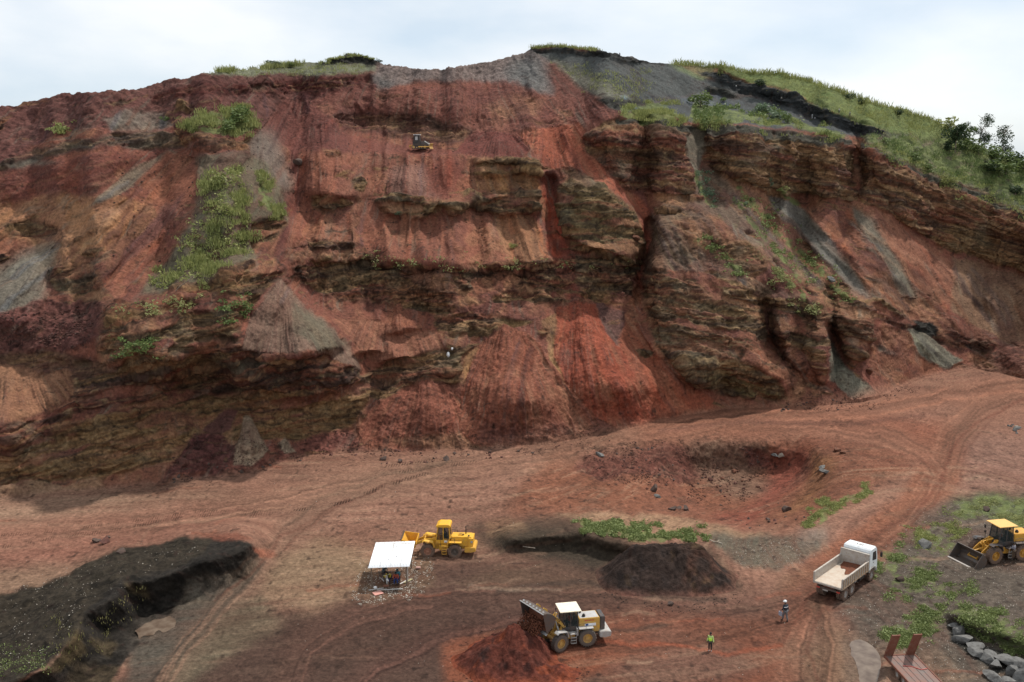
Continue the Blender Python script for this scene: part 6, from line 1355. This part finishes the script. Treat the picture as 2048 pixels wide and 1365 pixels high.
for x, y, s, kd, lab in ((1308, 983, .85, 'dark', 'big dark boulder on the left slope of the sunken pit'), (1316, 996, .6, 'grey', 'grey boulder just below the big dark boulder in the pit'), (1346, 1022, .65, 'dark', 'dark boulder at the left end of the low rock row on the pit slope'), (1372, 1024, .6, 'dark', 'dark boulder at the right end of the low rock row on the pit slope'), (1358, 1019, .45, 'dark', 'middle rock of the low dark row on the pit slope'),
    (1576, 1023, .85, 'dark', 'lone dark round boulder on the right floor of the sunken pit'), (1652, 948, .8, 'grey', 'grey boulder under the eroded right rim of the pit'), (1646, 938, .55, 'grey', 'smaller grey boulder just above the grey one at the pit rim'), (1549, 911, .75, 'grey', 'left one of two grey boulders below the far rim of the pit'), (1563, 912, .6, 'pale', 'right one of two grey boulders below the far rim of the pit'),
    (1677, 903, .6, 'rust', 'flat rusty stone on the track above the pit, left one'), (1686, 908, .6, 'rust', 'flat rusty stone on the track above the pit, right one'), (1845, 1092, .95, 'grey', 'large grey boulder in the grass between truck and orange loader'), (1800, 1160, .5, 'dark', 'dark stone in the grass right of the dump truck'), (1972, 1023, .5, 'dark', 'dark stone on the small pale patch above the orange loader'),
    (200, 916, .1, 'dark', ''), (192, 1085, .6, 'dark', 'dark clod left of the pair above the dark bank'), (212, 1086, .75, 'red', 'larger reddish clod above the dark bank'), (242, 1104, .5, 'dark', 'dark stone perched on the upper edge of the dark bank'), (218, 1077, .3, 'dark', 'small dark stone above the clods near the dark bank'),
    (200, 917, .0, 'dark', ''), (1200, 916, .6, 'grey', 'dark grey boulder on the rubble left of the pit'), (768, 918, .62, 'dark', 'dark boulder at the foot of the cliff above the yellow loader, left one'), (800, 924, .5, 'dark', 'dark boulder at the foot of the cliff above the yellow loader, middle one'), (892, 920, .6, 'dark', 'dark boulder at the foot of the cliff left of the red cones'), (980, 906, .4, 'dark', 'dark stone in front of the brown cone'),
    (598, 333, 1.1, 'dark', 'dark block lying on the upper maroon scree'), (1228, 1178, .4, 'dark', 'dark stone left of the dark brown heap'), (1340, 1208, .35, 'dark', 'small stone at the front foot of the dark brown heap'), (371, 933, .9, 'red', 'reddish block on the purple scree at the left foot of the cliff'), (1270, 478, 1.0, 'rust', 'orange block wedged at the foot of the narrow red chute'),
    (1738, 745, 1.0, 'rust', 'rusty slab leaning on the scree right of the grey fan'), (1662, 560, 1.0, 'grey', 'grey weathered boulder on the grassy ridge at right'), (1052, 1240, 0, 'dark', '')):
    if lab: rock(x, y, s, kd, lab)
rs = random.Random(12)
def scatter(poly, n, smin, smax, kinds, label, group, rng=rs):
    P_ = pts(poly); xs = [p[0] for p in P_]; ys = [p[1] for p in P_]; k = 0
    while k < n:
        x = rng.uniform(min(xs), max(xs)); y = rng.uniform(min(ys), max(ys)); ins = False
        for i in range(len(P_)):
            (ax_, ay_), (bx_, by_) = P_[i], P_[i-1]
            if (ay_ > y) != (by_ > y) and x < (bx_-ax_)*(y-ay_)/(by_-ay_)+ax_: ins = not ins
        if ins: rock(x, y, smin+(smax-smin)*rng.random()**2.2, rng.choice(kinds), label, group); k += 1
scatter("1400,935 1440,925 1500,945 1520,975 1480,1010 1420,1015 1400,985 1370,965", 34, .18, .5, ['red', 'dark', 'red', 'rust'], 'reddish stone lying on the floor of the sunken pit', 'stones on the floor of the pit')
scatter("1200,900 1300,895 1400,950 1395,975 1330,975 1260,940", 44, .12, .36, ['red', 'dark'], 'dark red stone in the rubble on the left side of the pit', 'rubble stones left of the pit')
scatter("1475,892 1530,900 1550,930 1500,935 1478,912", 22, .12, .32, ['red', 'dark'], 'dark stone in the small rubble fan below the far rim of the pit', 'rubble stones below the far rim')
scatter("1490,1000 1600,1010 1620,1040 1500,1060 1440,1052", 16, .1, .3, ['dark', 'red'], 'small dark stone scattered on the near floor of the pit', 'stones on the near pit floor')
scatter("700,900 900,898 1020,897 1160,882 1180,892 1000,915 900,925 760,928 690,915", 60, .1, .34, ['dark', 'red', 'red'], 'stone rolled out at the foot of the red cones', 'stones at the foot of the cones')
scatter("330,955 480,900 640,905 700,915 600,925 400,962 330,985", 34, .12, .4, ['dark', 'red'], 'stone at the left foot of the cliff', 'stones at the left foot of the cliff')
scatter("1560,805 1650,800 1760,805 1800,790 1700,822 1640,828 1560,826", 40, .12, .42, ['rust', 'red', 'dark'], 'rusty stone at the right foot of the cliff beside the grey fan', 'stones at the right foot of the cliff')
scatter("2015,852 2048,845 2090,850 2090,872 2030,870", 12, .3, .65, ['pale', 'grey', 'grey'], 'pale grey rock in the heap beside the track at the right edge', 'rocks heaped by the track')
scatter("1470,1075 1620,1085 1600,1110 1480,1120", 12, .08, .16, ['pale'], 'pale stone on the grey ground right of the dark heap', 'pale stones on the grey ground')
# dry-stone bank at the lower right
k = 0
for x, y, s in ((1915, 1272, .75), (1928, 1290, .85), (1945, 1302, .7), (1955, 1318, .8), (1975, 1322, .9), (1992, 1340, .8), (2008, 1330, .95), (2022, 1352, .85), (2035, 1338, .95), (1985, 1362, .8), (2046, 1362, .9), (2010, 1372, .9), (1908, 1258, .6)):
    k += 1; rock(x, y, s, 'grey', 'angular grey block of the rough stone bank in the lower right corner', 'blocks of the rough stone bank', sink=.25)
# ------------------------------------------------------------------ vegetation
def leaf_mat(nm, a, b_, sc=.8, trans=.25):
    m = bpy.data.materials.new(nm); m.use_nodes = True; n = m.node_tree.nodes; l = m.node_tree.links; b = n['Principled BSDF']
    g = n.new('ShaderNodeNewGeometry'); w = n.new('ShaderNodeTexNoise'); w.inputs['Scale'].default_value = sc; w.inputs['Detail'].default_value = 3; tcn = n.new('ShaderNodeTexCoord'); l.new(tcn.outputs['Object'], w.inputs[0])
    mt = n.new('ShaderNodeMath'); mt.operation = 'MULTIPLY_ADD'; mt.inputs[1].default_value = .55; l.new(g.outputs['Random Per Island'], mt.inputs[0]); 
    m2 = n.new('ShaderNodeMath'); m2.operation = 'MULTIPLY_ADD'; m2.inputs[1].default_value = 1.3; m2.inputs[2].default_value = -.42; l.new(w.outputs[0], m2.inputs[0]); l.new(m2.outputs[0], mt.inputs[2])
    x = n.new('ShaderNodeMix'); x.data_type = 'RGBA'; x.inputs[6].default_value = (*a, 1); x.inputs[7].default_value = (*b_, 1); l.new(mt.outputs[0], x.inputs[0]); x.clamp_factor = True
    l.new(x.outputs[2], b.inputs['Base Color']); b.inputs['Roughness'].default_value = .6; b.inputs['Specular IOR Level'].default_value = .2; b.inputs['Transmission Weight'].default_value = 0
    tr = n.new('ShaderNodeBsdfTranslucent'); l.new(x.outputs[2], tr.inputs['Color']); ms = n.new('ShaderNodeMixShader'); ms.inputs[0].default_value = trans
    l.new(b.outputs[0], ms.inputs[1]); l.new(tr.outputs[0], ms.inputs[2]); l.new(ms.outputs[0], n['Material Output'].inputs[0]); return m
ML = {'lime': leaf_mat('yellow_green_leaf', (.11, .14, .04), (.40, .40, .15), trans=.35), 'green': leaf_mat('green_leaf', (.045, .08, .025), (.22, .27, .09)), 'dark': leaf_mat('dark_leaf', (.018, .035, .016), (.07, .10, .04)),
      'grey': leaf_mat('grey_green_leaf', (.05, .085, .045), (.22, .28, .17)), 'weed': leaf_mat('bright_weed', (.085, .115, .035), (.28, .32, .12)), 'dry': leaf_mat('dry_grass', (.12, .12, .04), (.38, .33, .14)), 'olive': leaf_mat('olive_grass', (.13, .15, .055), (.40, .40, .17), trans=.4)}
def mesh_np(name, V, Fq, mat):
    me = bpy.data.meshes.new(name); me.vertices.add(len(V)); me.vertices.foreach_set('co', V.astype(np.float32).ravel()); k = Fq.shape[1]
    me.loops.add(Fq.size); me.loops.foreach_set('vertex_index', Fq.astype(np.int32).ravel()); me.polygons.add(len(Fq)); me.polygons.foreach_set('loop_start', np.arange(0, Fq.size, k, dtype=np.int32)); me.polygons.foreach_set('loop_total', np.full(len(Fq), k, np.int32))
    me.update(calc_edges=True); me.materials.append(mat); return me
RN = np.random.RandomState(5)
def in_poly(P_, x, y):
    ins = np.zeros(len(x), bool)
    for i in range(len(P_)):
        (ax_, ay_), (bx_, by_) = P_[i], P_[i-1]
        if ay_ == by_: continue
        ins ^= ((ay_ > y) != (by_ > y)) & (x < (bx_-ax_)*(y-ay_)/(by_-ay_)+ax_)
    return ins
def sample(poly, n, thr=None, clump=.0, cs=18):
    P_ = pts(poly); xs = [p[0] for p in P_]; ys = [p[1] for p in P_]; X_ = []; Y_ = []; k = 0
    while k < n:
        x = RN.uniform(min(xs), max(xs), n*2); y = RN.uniform(min(ys), max(ys), n*2); wq = fb2(x/16, y/16, 3, 411); wr = fb2(x/16, y/16, 3, 412); am = min(16, .12*(max(xs)-min(xs))); m = in_poly(P_, x+wq*am*2, y+wr*min(am, .35*(max(ys)-min(ys)))*2)
        if clump: m &= (fb2(x/cs, y/cs*1.6, 3, 401) > clump*(.4+.7*RN.rand(n*2))-.16)
        if thr: m &= RN.rand(n*2) < samp(MAPG, x, y)/thr
        X_.append(x[m]); Y_.append(y[m]); k += m.sum()
    return np.concatenate(X_)[:n], np.concatenate(Y_)[:n]
def grass(name, label, poly, n, h0, h1, mat, blades=5, w=.05, spread=.18, thr=None, clump=0, px=None, splay=.45, cat='grass', cs=18):
    x, y = sample(poly, n, thr, clump, cs) if px is None else px
    P = at_many(x, y); n = len(P); B = blades; N_ = n*B
    base = np.repeat(P, B, 0)+np.stack([RN.normal(0, spread, N_), RN.normal(0, spread, N_), np.full(N_, -.04)], 1)
    H_ = np.repeat(h0+(h1-h0)*RN.rand(n)**1.6, B)*RN.uniform(.6, 1.1, N_); a = RN.uniform(0, 2*PI, N_); d = np.stack([np.cos(a), np.sin(a), 0*a], 1); pw = np.stack([-np.sin(a), np.cos(a), 0*a], 1)*(w*RN.uniform(.6, 1.4, N_))[:, None]
    ln = (H_*RN.uniform(.1, splay, N_))[:, None]; up = np.zeros((N_, 3)); up[:, 2] = H_
    V = np.stack([base-pw, base+pw, base+d*ln*.5+up*.65+pw*.7, base+d*ln*1.25+up], 1).reshape(-1, 3); Fq = np.arange(N_*4).reshape(-1, 4)
    o = bpy.data.objects.new(name, mesh_np(name, V, Fq, mat)); COL.objects.link(o); return tag(o, label, cat, kind='stuff')
def leaves(name, label, poly, n, s0, s1, mat, hgt=.25, thr=None, clump=0, per=6, spread=.25, cat='ground cover', cs=18, flat=1.0):
    x, y = sample(poly, n, thr, clump, cs); P = at_many(x, y); N_ = n*per
    base = np.repeat(P, per, 0)+np.stack([RN.normal(0, spread, N_), RN.normal(0, spread, N_), np.abs(RN.normal(0, hgt, N_))], 1)
    u = RN.normal(0, 1, (N_, 3)); u[:, 2] *= .5*flat; u /= np.linalg.norm(u, axis=1)[:, None]; v = np.cross(u, RN.normal(0, 1, (N_, 3))*[1, 1, .6*flat]); v /= np.linalg.norm(v, axis=1)[:, None]
    s = (s0+(s1-s0)*RN.rand(N_)**2)[:, None]; V = np.stack([base-u*s, base+v*s*.6, base+u*s, base-v*s*.6], 1).reshape(-1, 3)
    o = bpy.data.objects.new(name, mesh_np(name, V, np.arange(N_*4).reshape(-1, 4), mat)); COL.objects.link(o); return tag(o, label, cat, kind='stuff')
TOPS = "1340,118 1400,130 1450,134 1500,146 1560,152 1620,165 1680,185 1750,205 1800,222 1870,245 1900,256 1950,290 2000,308 2048,320 2300,400 2300,440 2048,350 1902,296 1762,256 1602,198 1452,148"
grass('grass', 'long green grass covering the hill top above the black bank', TOPS, 5200, .12, .42, ML['olive'], 4, .06, .6, thr=1.0)
grass('grass', 'yellow-green grass tussocks along the hill crest on the right', TOPS, 900, .3, .9, ML['lime'], 6, .06, .35, clump=.5, cs=30)
grass('grass', 'green and dry growth on the terrace above the right cliffs', "1728,275 1800,266 1900,292 2048,335 2300,442 2300,530 2048,415 1962,382 1832,334 1735,290", 3200, .15, .7, ML['green'], 5, .08, .6, clump=.25)
grass('grass', 'lime green grass edge hanging over the right-hand cliffs', "1735,284 1830,328 1960,380 2048,408 2300,520 2300,540 2048,430 1960,402 1830,346 1735,296", 1100, .2, .6, ML['lime'], 5, .08, .5, clump=.1)
SP1 = "405,345 470,338 490,395 482,450 520,480 430,552 340,582 290,580 350,520 395,450 420,400"
grass('grass', 'bright yellow-green grass running down the left rock spur', SP1, 1500, .25, 1.1, ML['lime'], 7, .05, .5, clump=.55, cs=26)
leaves('ground_cover', 'low green weeds between the grass of the left rock spur', SP1, 450, .12, .3, ML['lime'], .3, clump=.1)
grass('grass', 'small strip of grass beside the grey ash fan on the left spur', "508,345 535,352 545,395 572,430 545,440 520,400", 420, .3, 1.0, ML['lime'], 6, .06, .3, clump=.35)
grass('grass', 'grass on the isolated block at the upper left', "355,248 420,228 480,214 512,250 500,268 440,275 375,262", 900, .3, 1.2, ML['lime'], 6, .06, .5, clump=.3)
grass('grass', 'yellow-green grass mat on the point of the right upper cliff', "1250,212 1300,200 1345,214 1375,238 1320,252 1290,258 1300,268 1240,232", 1100, .2, .8, ML['lime'], 6, .07, .5, clump=.2)
leaves('ground_cover', 'leafy plants along the rim of the right upper cliff', "1378,236 1400,214 1430,213 1500,225 1590,240 1690,270 1690,282 1590,256 1500,246 1400,248", 800, .12, .32, ML['green'], .35, clump=.3)
grass('grass', 'dry and green grass along the rim of the right upper cliff', "1378,240 1500,232 1590,246 1690,272 1690,284 1590,258 1500,250 1400,250", 800, .25, .8, ML['lime'], 5, .06, .5, clump=.2)
# fringe of the sky line
def crest_px(x0, x1, n, up=-1.5):
    x = RN.uniform(x0, x1, n); y = np.interp(x, [p[0] for p in SKY], [p[1] for p in SKY])+RN.uniform(.3, 3, n); return x, y
grass('grass', 'sparse tall grass fringe on the crest right of centre', None, 300, .3, 1.0, ML['lime'], 5, .05, .45, px=crest_px(1066, 1196, 330))
grass('grass', 'short grass fringe on top of the dark cap rock', None, 120, .2, .6, ML['lime'], 5, .05, .3, px=crest_px(640, 748, 260))
grass('grass', 'scrubby grass clumps on the left part of the crest', None, 260, .5, 1.4, ML['olive'], 6, .07, .4, px=crest_px(526, 600, 260))
grass('grass', 'small tuft of grass on the left shoulder of the crest', None, 90, .5, 1.3, ML['lime'], 6, .06, .4, px=crest_px(436, 470, 90))
grass('grass', 'tall feathery grass standing on the right-hand crest', None, 620, .4, 1.6, ML['lime'], 5, .05, .6, px=crest_px(1345, 1880, 900))
grass('grass', 'sparse tufts on the grey ash slope below the crest', "1095,112 1180,140 1300,150 1290,205 1200,190 1130,145", 420, .3, .7, ML['olive'], 4, .06, .3)
grass('grass', 'thin grass on the pale cap slope left of the dark cap rock', "400,153 530,136 650,128 745,135 690,152 480,152", 500, .2, .6, ML['olive'], 4, .06, .4)
for lab, poly, n, mt in (('green weeds in a line below the right upper cliff', "1390,340 1412,345 1435,425 1410,420", 330, 'grey'), ('long line of weeds down the ash fan', "1460,395 1490,395 1560,480 1640,560 1620,570 1540,505", 520, 'weed'), ('weeds beside the dark grey ash strip', "1475,375 1500,375 1620,500 1710,590 1690,600 1560,480", 480, 'weed'),
    ('weeds on the slope above the big brown block', "1385,475 1410,470 1480,540 1500,560 1470,560 1420,520", 360, 'weed'), ('weeds and tufts on the stepped rib at right', "1530,535 1580,560 1640,620 1620,640 1550,580", 420, 'olive'), ('plants in the hollow below the left spur', "440,585 500,590 490,640 440,650", 300, 'green'),
    ('plants on the dark cliff left of the green-grey cone', "215,670 300,680 325,720 240,722", 420, 'green'), ('moss-like plants on the dark middle ledge', "690,500 900,530 1280,520 1280,530 900,542 690,515", 300, 'olive'), ('weeds on the dark rock below the left spur', "225,625 330,600 420,590 330,640", 200, 'olive'), ('yellowish scrub at the upper left', "95,262 160,240 165,246 110,270", 260, 'lime')):
    leaves('ground_cover', lab, poly, int(n*.55), .10, .28, ML[mt], .2, clump=.45, per=6, spread=.4, cs=11)
leaves('ground_cover', 'strip of bright green leafy plants behind the dark heap', "1145,1043 1240,1050 1400,1066 1420,1078 1330,1084 1250,1082 1180,1068", 3000, .06, .16, ML['weed'], .14, per=7, spread=.16, clump=.05)
leaves('ground_cover', 'yellow-green weeds on the bank right of the pit', "1605,1060 1618,1030 1660,1000 1750,968 1756,978 1700,1010 1650,1045", 1500, .05, .13, ML['lime'], .09, per=6, spread=.18, clump=.1)
for lab, poly, n, mt in (('weeds between the dump truck and the orange loader', "1730,1120 1790,1085 1860,1100 1870,1150 1960,1180 1900,1210 1780,1190", 1700, 'weed'), ('weeds beside the raised trailer ramps', "1745,1290 1760,1262 1840,1212 1960,1205 1900,1235 1870,1275 1800,1300", 2600, 'weed'),
    ('dense weeds on top of the stone bank', "1905,1232 1960,1212 2048,1245 2300,1300 2300,1420 2048,1325 1960,1285", 4200, 'weed'), ('green growth behind the orange loader', "1880,1010 1990,985 2300,1010 2300,1100 2048,1075 1980,1035 1900,1035", 2600, 'olive'), ('thin weeds left of the orange loader bucket', "1800,1045 1960,1050 1890,1100 1800,1090", 900, 'lime')):
    leaves('ground_cover', lab, poly, n, .05, .14, ML[mt], .10, thr=.7, per=6, spread=.22, clump=.42, cs=22)
grass('grass', 'dry brown tufts on the crumbling dark bank', "95,1250 165,1240 300,1165 300,1195 200,1300 120,1345", 120, .15, .35, ML['dry'], 5, .03, .25, clump=.2)
leaves('ground_cover', 'small weeds on the dark bank in the lower left corner', "0,1290 110,1300 90,1330 0,1350", 260, .04, .1, ML['weed'], .05, per=5, spread=.2)
# bits of pale litter and broken stone
def litter(name, label, poly, n, s0, s1, mat, cat, clump=0):
    x, y = sample(poly, n, None, clump); P = at_many(x, y); V = []; u = RN.normal(0, 1, (n, 3)); u[:, 2] *= .25; u /= np.linalg.norm(u, axis=1)[:, None]; v = np.cross(u, np.array([0, 0, 1])+RN.normal(0, .35, (n, 3))); v /= np.linalg.norm(v, axis=1)[:, None]; w = np.cross(u, v)
    s = (s0+(s1-s0)*RN.rand(n)**3)[:, None]; a = RN.uniform(.25, .9, (n, 1)); P[:, 2] += s[:, 0]*.3
    V = np.stack([P-u*s, P+v*s*a, P+u*s*.8, P-v*s*a*.8, P+w*s*.35, P-w*s*.35], 1).reshape(-1, 3); i = np.arange(n)[:, None]*6
    T = np.array([(0, 1, 4), (1, 2, 4), (2, 3, 4), (3, 0, 4), (1, 0, 5), (2, 1, 5), (3, 2, 5), (0, 3, 5)]); Fq = (i[:, :, None]+T[None]).reshape(-1, 3)
    o = bpy.data.objects.new(name, mesh_np(name, V, Fq, mat)); COL.objects.link(o); return tag(o, label, cat, kind='stuff')
M_LIT = paint('pale_litter', (.55, .50, .42), .8, .5, (.35, .28, .22), sc=.7); M_CIN = paint('cinder', (.07, .038, .032), .95, .6, (.13, .06, .045), sc=.6, spec=.1); M_CIND = paint('dark_cinder', (.035, .028, .026), .95, .5, (.07, .05, .045), sc=.6, spec=.1)
litter('litter', 'pale litter and sugar-cane scraps trodden in around the white-roofed shelter', "735,1135 850,1120 868,1160 835,1190 740,1215 700,1195", 2400, .02, .10, M_LIT, 'litter', .15)
litter('litter', 'a few pale scraps on the ground left of the yellow loader', "560,1010 830,985 820,1070 650,1080", 60, .03, .12, M_LIT, 'litter')
litter('gravel', 'pale gravel and scraps over the ground at lower right', "1720,1080 1860,1020 2048,1000 2300,1020 2300,1420 1860,1420 1840,1320 1740,1290 1660,1220", 5200, .02, .085, M_LIT, 'gravel', .1)
litter('gravel', 'pale chips on the dark bank at lower left', "-60,1330 0,1190 180,1125 400,1082 420,1105 240,1168 160,1235 80,1330", 700, .02, .10, M_LIT, 'gravel', .2)
litter('gravel', 'pale chips on the grey ground right of the dark heap', "1440,1075 1640,1085 1600,1130 1500,1140", 700, .02, .08, M_LIT, 'gravel')
litter('gravel', 'scattered pale chips over the open quarry floor', "0,1010 1000,915 1300,1200 1650,1200 1650,1365 560,1365 620,1100 0,1150", 420, .02, .07, M_LIT, 'gravel')
litter('rubble', 'dark red cinder rubble in and around the sunken pit', "1140,905 1330,880 1540,890 1560,940 1480,1010 1330,990 1200,960", 3200, .04, .22, M_CIN, 'rubble', .25)
litter('rubble', 'cinder rubble along the foot of the red cones', "700,880 940,875 1100,870 1200,850 1240,862 1160,885 1020,900 900,905 720,912", 2600, .03, .17, M_CIN, 'rubble', .15)
litter('rubble', 'dark rubble on the left talus at the foot of the cliff', "320,960 400,880 560,880 700,860 740,900 600,915 500,945 340,975", 2600, .04, .20, M_CIN, 'rubble', .2)
litter('rubble', 'rubble at the right foot of the cliff', "1560,808 1640,790 1740,795 1830,770 1860,780 1760,815 1640,824", 1100, .04, .2, M_CIN, 'rubble', .1)
litter('rubble', 'purple rubble on the ledge at far left', "0,640 180,610 190,680 130,700 0,700", 1500, .08, .35, M_CIN, 'rubble', .1)
litter('rubble', 'dark clods around the dark brown heap', "1180,1130 1250,1185 1360,1212 1490,1170 1500,1200 1360,1225 1200,1200", 420, .03, .15, M_CIND, 'rubble')
litter('rubble', 'clods around the freshly tipped red pile', "905,1320 960,1270 1000,1262 1000,1300 1160,1330 1180,1365 900,1400", 700, .03, .15, M_CIN, 'rubble')
litter('rubble', 'dark stones strewn over the red scree of the cliff', "200,300 560,230 1150,250 1100,520 880,560 600,470 240,560", 800, .08, .3, M_CIND, 'rubble', .2)
# ---- single shrubs and trees
def crown_mesh(nm, n, size, mat, sc=(1, 1, 1), seed=0, clumps=9, leaf=.12, hollow=.35):
    r = np.random.RandomState(seed); cc = r.normal(0, .42, (clumps, 3))*[1, 1, .8]; cr_ = r.uniform(.32, .6, clumps); k = r.randint(0, clumps, n)
    d = r.normal(0, 1, (n, 3)); d /= np.linalg.norm(d, axis=1)[:, None]; P = cc[k]+d*(cr_[k]*(hollow+(1-hollow)*r.rand(n)**.5))[:, None]; P[:, 2] += .75; P *= np.array(sc)*size; P[:, 2] = np.maximum(P[:, 2], .05)
    u = r.normal(0, 1, (n, 3)); u /= np.linalg.norm(u, axis=1)[:, None]; v = np.cross(u, r.normal(0, 1, (n, 3))); v /= np.linalg.norm(v, axis=1)[:, None]; s = (leaf*size*r.uniform(.5, 1.3, n))[:, None]
    V = np.stack([P-u*s, P+v*s*.55, P+u*s, P-v*s*.55], 1).reshape(-1, 3); return mesh_np(nm, V, np.arange(n*4).reshape(-1, 4), mat)
def stem_mesh(nm, h, r, lean=0, branches=4, seed=0):
    rr_ = random.Random(seed); m = MB(); p = [Vector((lean*h*t*t, 0, h*t)) for t in (0, .35, .7, 1)]
    for i in range(3): m.cyl(p[i], p[i+1], r*(1-.28*i), r*(1-.28*(i+1)), 7)
    for k in range(branches):
        t = rr_.uniform(.45, .95); b = Vector((lean*h*t*t, 0, h*t)); a = rr_.uniform(0, 6.28); L = h*rr_.uniform(.2, .4); m.cyl(b, b+Vector((math.cos(a)*L, math.sin(a)*L, L*.8)), r*.45, r*.15, 5)
    me = bpy.data.meshes.new(nm); me.from_pydata(m.v, [], m.f); me.materials.append(M_WOOD); return me
SHR = {k: [crown_mesh('crown', 420, 1, ML[k], (1, 1, .95), 20+i*7+j, 9, .13) for j in range(3)] for i, k in enumerate(('green', 'dark', 'grey', 'lime'))}
STM = stem_mesh('stem', .8, .06, 0, 5, 1)
def shrub(x, y, wpx, hpx, kind, label, group=None, name='shrub'):
    p = at(x, y); sc_ = p.length/FPX; wd = wpx*sc_; hh = hpx*sc_; r_ = random.Random(int(x*3+y)); e = empty(name, p, r_.uniform(0, 6), label, 'shrub', group)
    c = bpy.data.objects.new('crown', r_.choice(SHR[kind])); COL.objects.link(c); c.parent = e; c.scale = (wd/1.9, wd/1.9, hh/1.75)
    s = bpy.data.objects.new('stem', STM); COL.objects.link(s); s.parent = e; s.scale = (wd*.5, wd*.5, hh*.6)
for a in ((1401, 214, 48, 28, 'green', 'broad leafy green shrub on the ash bench above the right cliff'), (1528, 228, 44, 22, 'grey', 'grey-green leafy shrub on the bench, left one of a pair'), (1556, 240, 40, 22, 'grey', 'grey-green leafy shrub on the cliff rim, lower right one of a pair'), (1576, 246, 24, 22, 'green', 'small rounded green shrub at the cliff rim beside the ledge grass'),
    (1447, 206, 16, 9, 'green', 'little green shrub right of the broad leafy shrub'), (478, 246, 52, 34, 'green', 'dense green shrub on top of the isolated block'), (455, 262, 44, 22, 'green', 'low leafy shrub in front of the dense one on the isolated block'), (332, 242, 14, 9, 'green', 'small green bush left of the isolated block'), (1545, 372, 14, 16, 'grey', 'pale green bush at the foot of the right cliff'), (1565, 384, 20, 12, 'lime', 'low lime bush beside the pale green bush under the cliff'),
    (796, 432, 20, 9, 'grey', 'tiny blue-green plant under the rock ledge in mid cliff'), (1025, 498, 16, 14, 'lime', 'small yellow-green tuft on the orange scree'), (1700, 200, 18, 12, 'dark', 'dark round bush on the skyline, left of the pair'), (1722, 206, 18, 12, 'dark', 'dark round bush on the skyline, right of the pair'), (1795, 232, 24, 13, 'dark', 'dark spreading bush on the skyline above the grass slope'),
    (1524, 178, 28, 16, 'dark', 'dark green bush in the grass just above the black bank'), (1440, 148, 14, 26, 'lime', 'tall tuft of reed-like grass on the crest'), (545, 132, 26, 12, 'dark', 'dark scrub clump on the crest at the left'), (578, 131, 26, 9, 'green', 'low green clump on the crest right of the dark scrub'), (757, 127, 14, 7, 'dark', 'dark scrub just right of the dark cap rock'),
    (1900, 262, 52, 30, 'lime', 'big tuft of tall yellow-green reeds at the end of the grass slope'), (1930, 268, 46, 24, 'green', 'green reedy bush right of the big tuft'), (2030, 330, 44, 26, 'dark', 'dark green bush at the right edge under the trees'), (1990, 320, 52, 26, 'green', 'green bush below the round tree'), (1955, 312, 46, 24, 'green', 'green bush below the slender tree'), (1935, 300, 40, 24, 'olive' if 0 else 'green', 'green bush right of the large dark bush'),
    (2010, 352, 60, 26, 'green', 'wide green bush on the terrace under the trees'), (1975, 345, 50, 24, 'dark', 'dark low bush on the terrace behind the cliff rim'), (2046, 345, 40, 30, 'green', 'tall green bush cut by the right edge'), (1900, 372, 26, 22, 'lime', 'bushy lime plant spilling over the right cliff'), (1855, 345, 30, 18, 'green', 'leafy bush on the edge of the right cliff'), (1830, 320, 34, 16, 'green', 'low bush on the terrace left of the cliff edge bush'),
    (1770, 288, 40, 14, 'green', 'low sprawling bush at the left end of the terrace'), (2030, 392, 34, 20, 'dark', 'dark bush low on the cliff rim at far right'), (1400, 375, 12, 18, 'grey', 'small weed bush on the grey scree'), (1505, 405, 16, 12, 'green', 'small green bush on the red scree right of the ash fan'), (1535, 440, 18, 14, 'green', 'green bush further down the red scree'), (445, 372, 46, 34, 'lime', 'large yellow-green grass bush high on the left spur'), (522, 378, 22, 26, 'lime', 'yellow-green bush beside the grey ash fan'), (455, 430, 34, 26, 'lime', 'yellow-green bush in the middle of the left spur'), (1492, 410, 12, 10, 'grey', 'tiny grey-green bush left of the red scree bushes')):
    shrub(*a)
def tree(x, y, hpx, wpx, label, mat, parts_, lean, trunk_h=.55, seed=0, n=900):
    p = at(x, y); sc_ = p.length/FPX; hh = hpx*sc_; e = empty('tree', p, 0, label, 'tree')
    t = bpy.data.objects.new('trunk', stem_mesh('trunk', hh*.9, hh*.022, lean, 6, seed)); COL.objects.link(t); t.parent = e
    for k, (fx, fz, sz, sh) in enumerate(parts_):
        c = bpy.data.objects.new('crown', crown_mesh('crown', n, 1, mat, (1, 1, sh), seed+k, 14, .10, .1)); COL.objects.link(c); c.parent = e; w_ = sz*wpx*sc_/1.9; c.scale = (w_, w_, w_); c.location = (fx*wpx*sc_, 0, fz*hh-w_*.75*sh)
tree(1958, 278, 50, 28, 'slender leaning tree with two separate small crowns on the skyline', ML['dark'], [(.45, .84, .85, 1.25), (-.10, .48, .52, 1.1)], .30, seed=3, n=700)
tree(2006, 303, 52, 32, 'rounded airy tree on the skyline near the right edge', ML['dark'], [(0, .62, 1.05, 1.25), (.25, .2, .7, 1)], .02, seed=9, n=700)
tree(1968, 297, 34, 24, 'small dark conical tree between the slender and the rounded tree', ML['dark'], [(0, .5, 1.0, 1.2)], 0, seed=14)
tree(1910, 306, 54, 42, 'large dark green bushy tree at the end of the grass slope', ML['dark'], [(0, .45, 1.0, 1.15), (.2, .8, .5, 1)], .05, seed=21, n=1300)
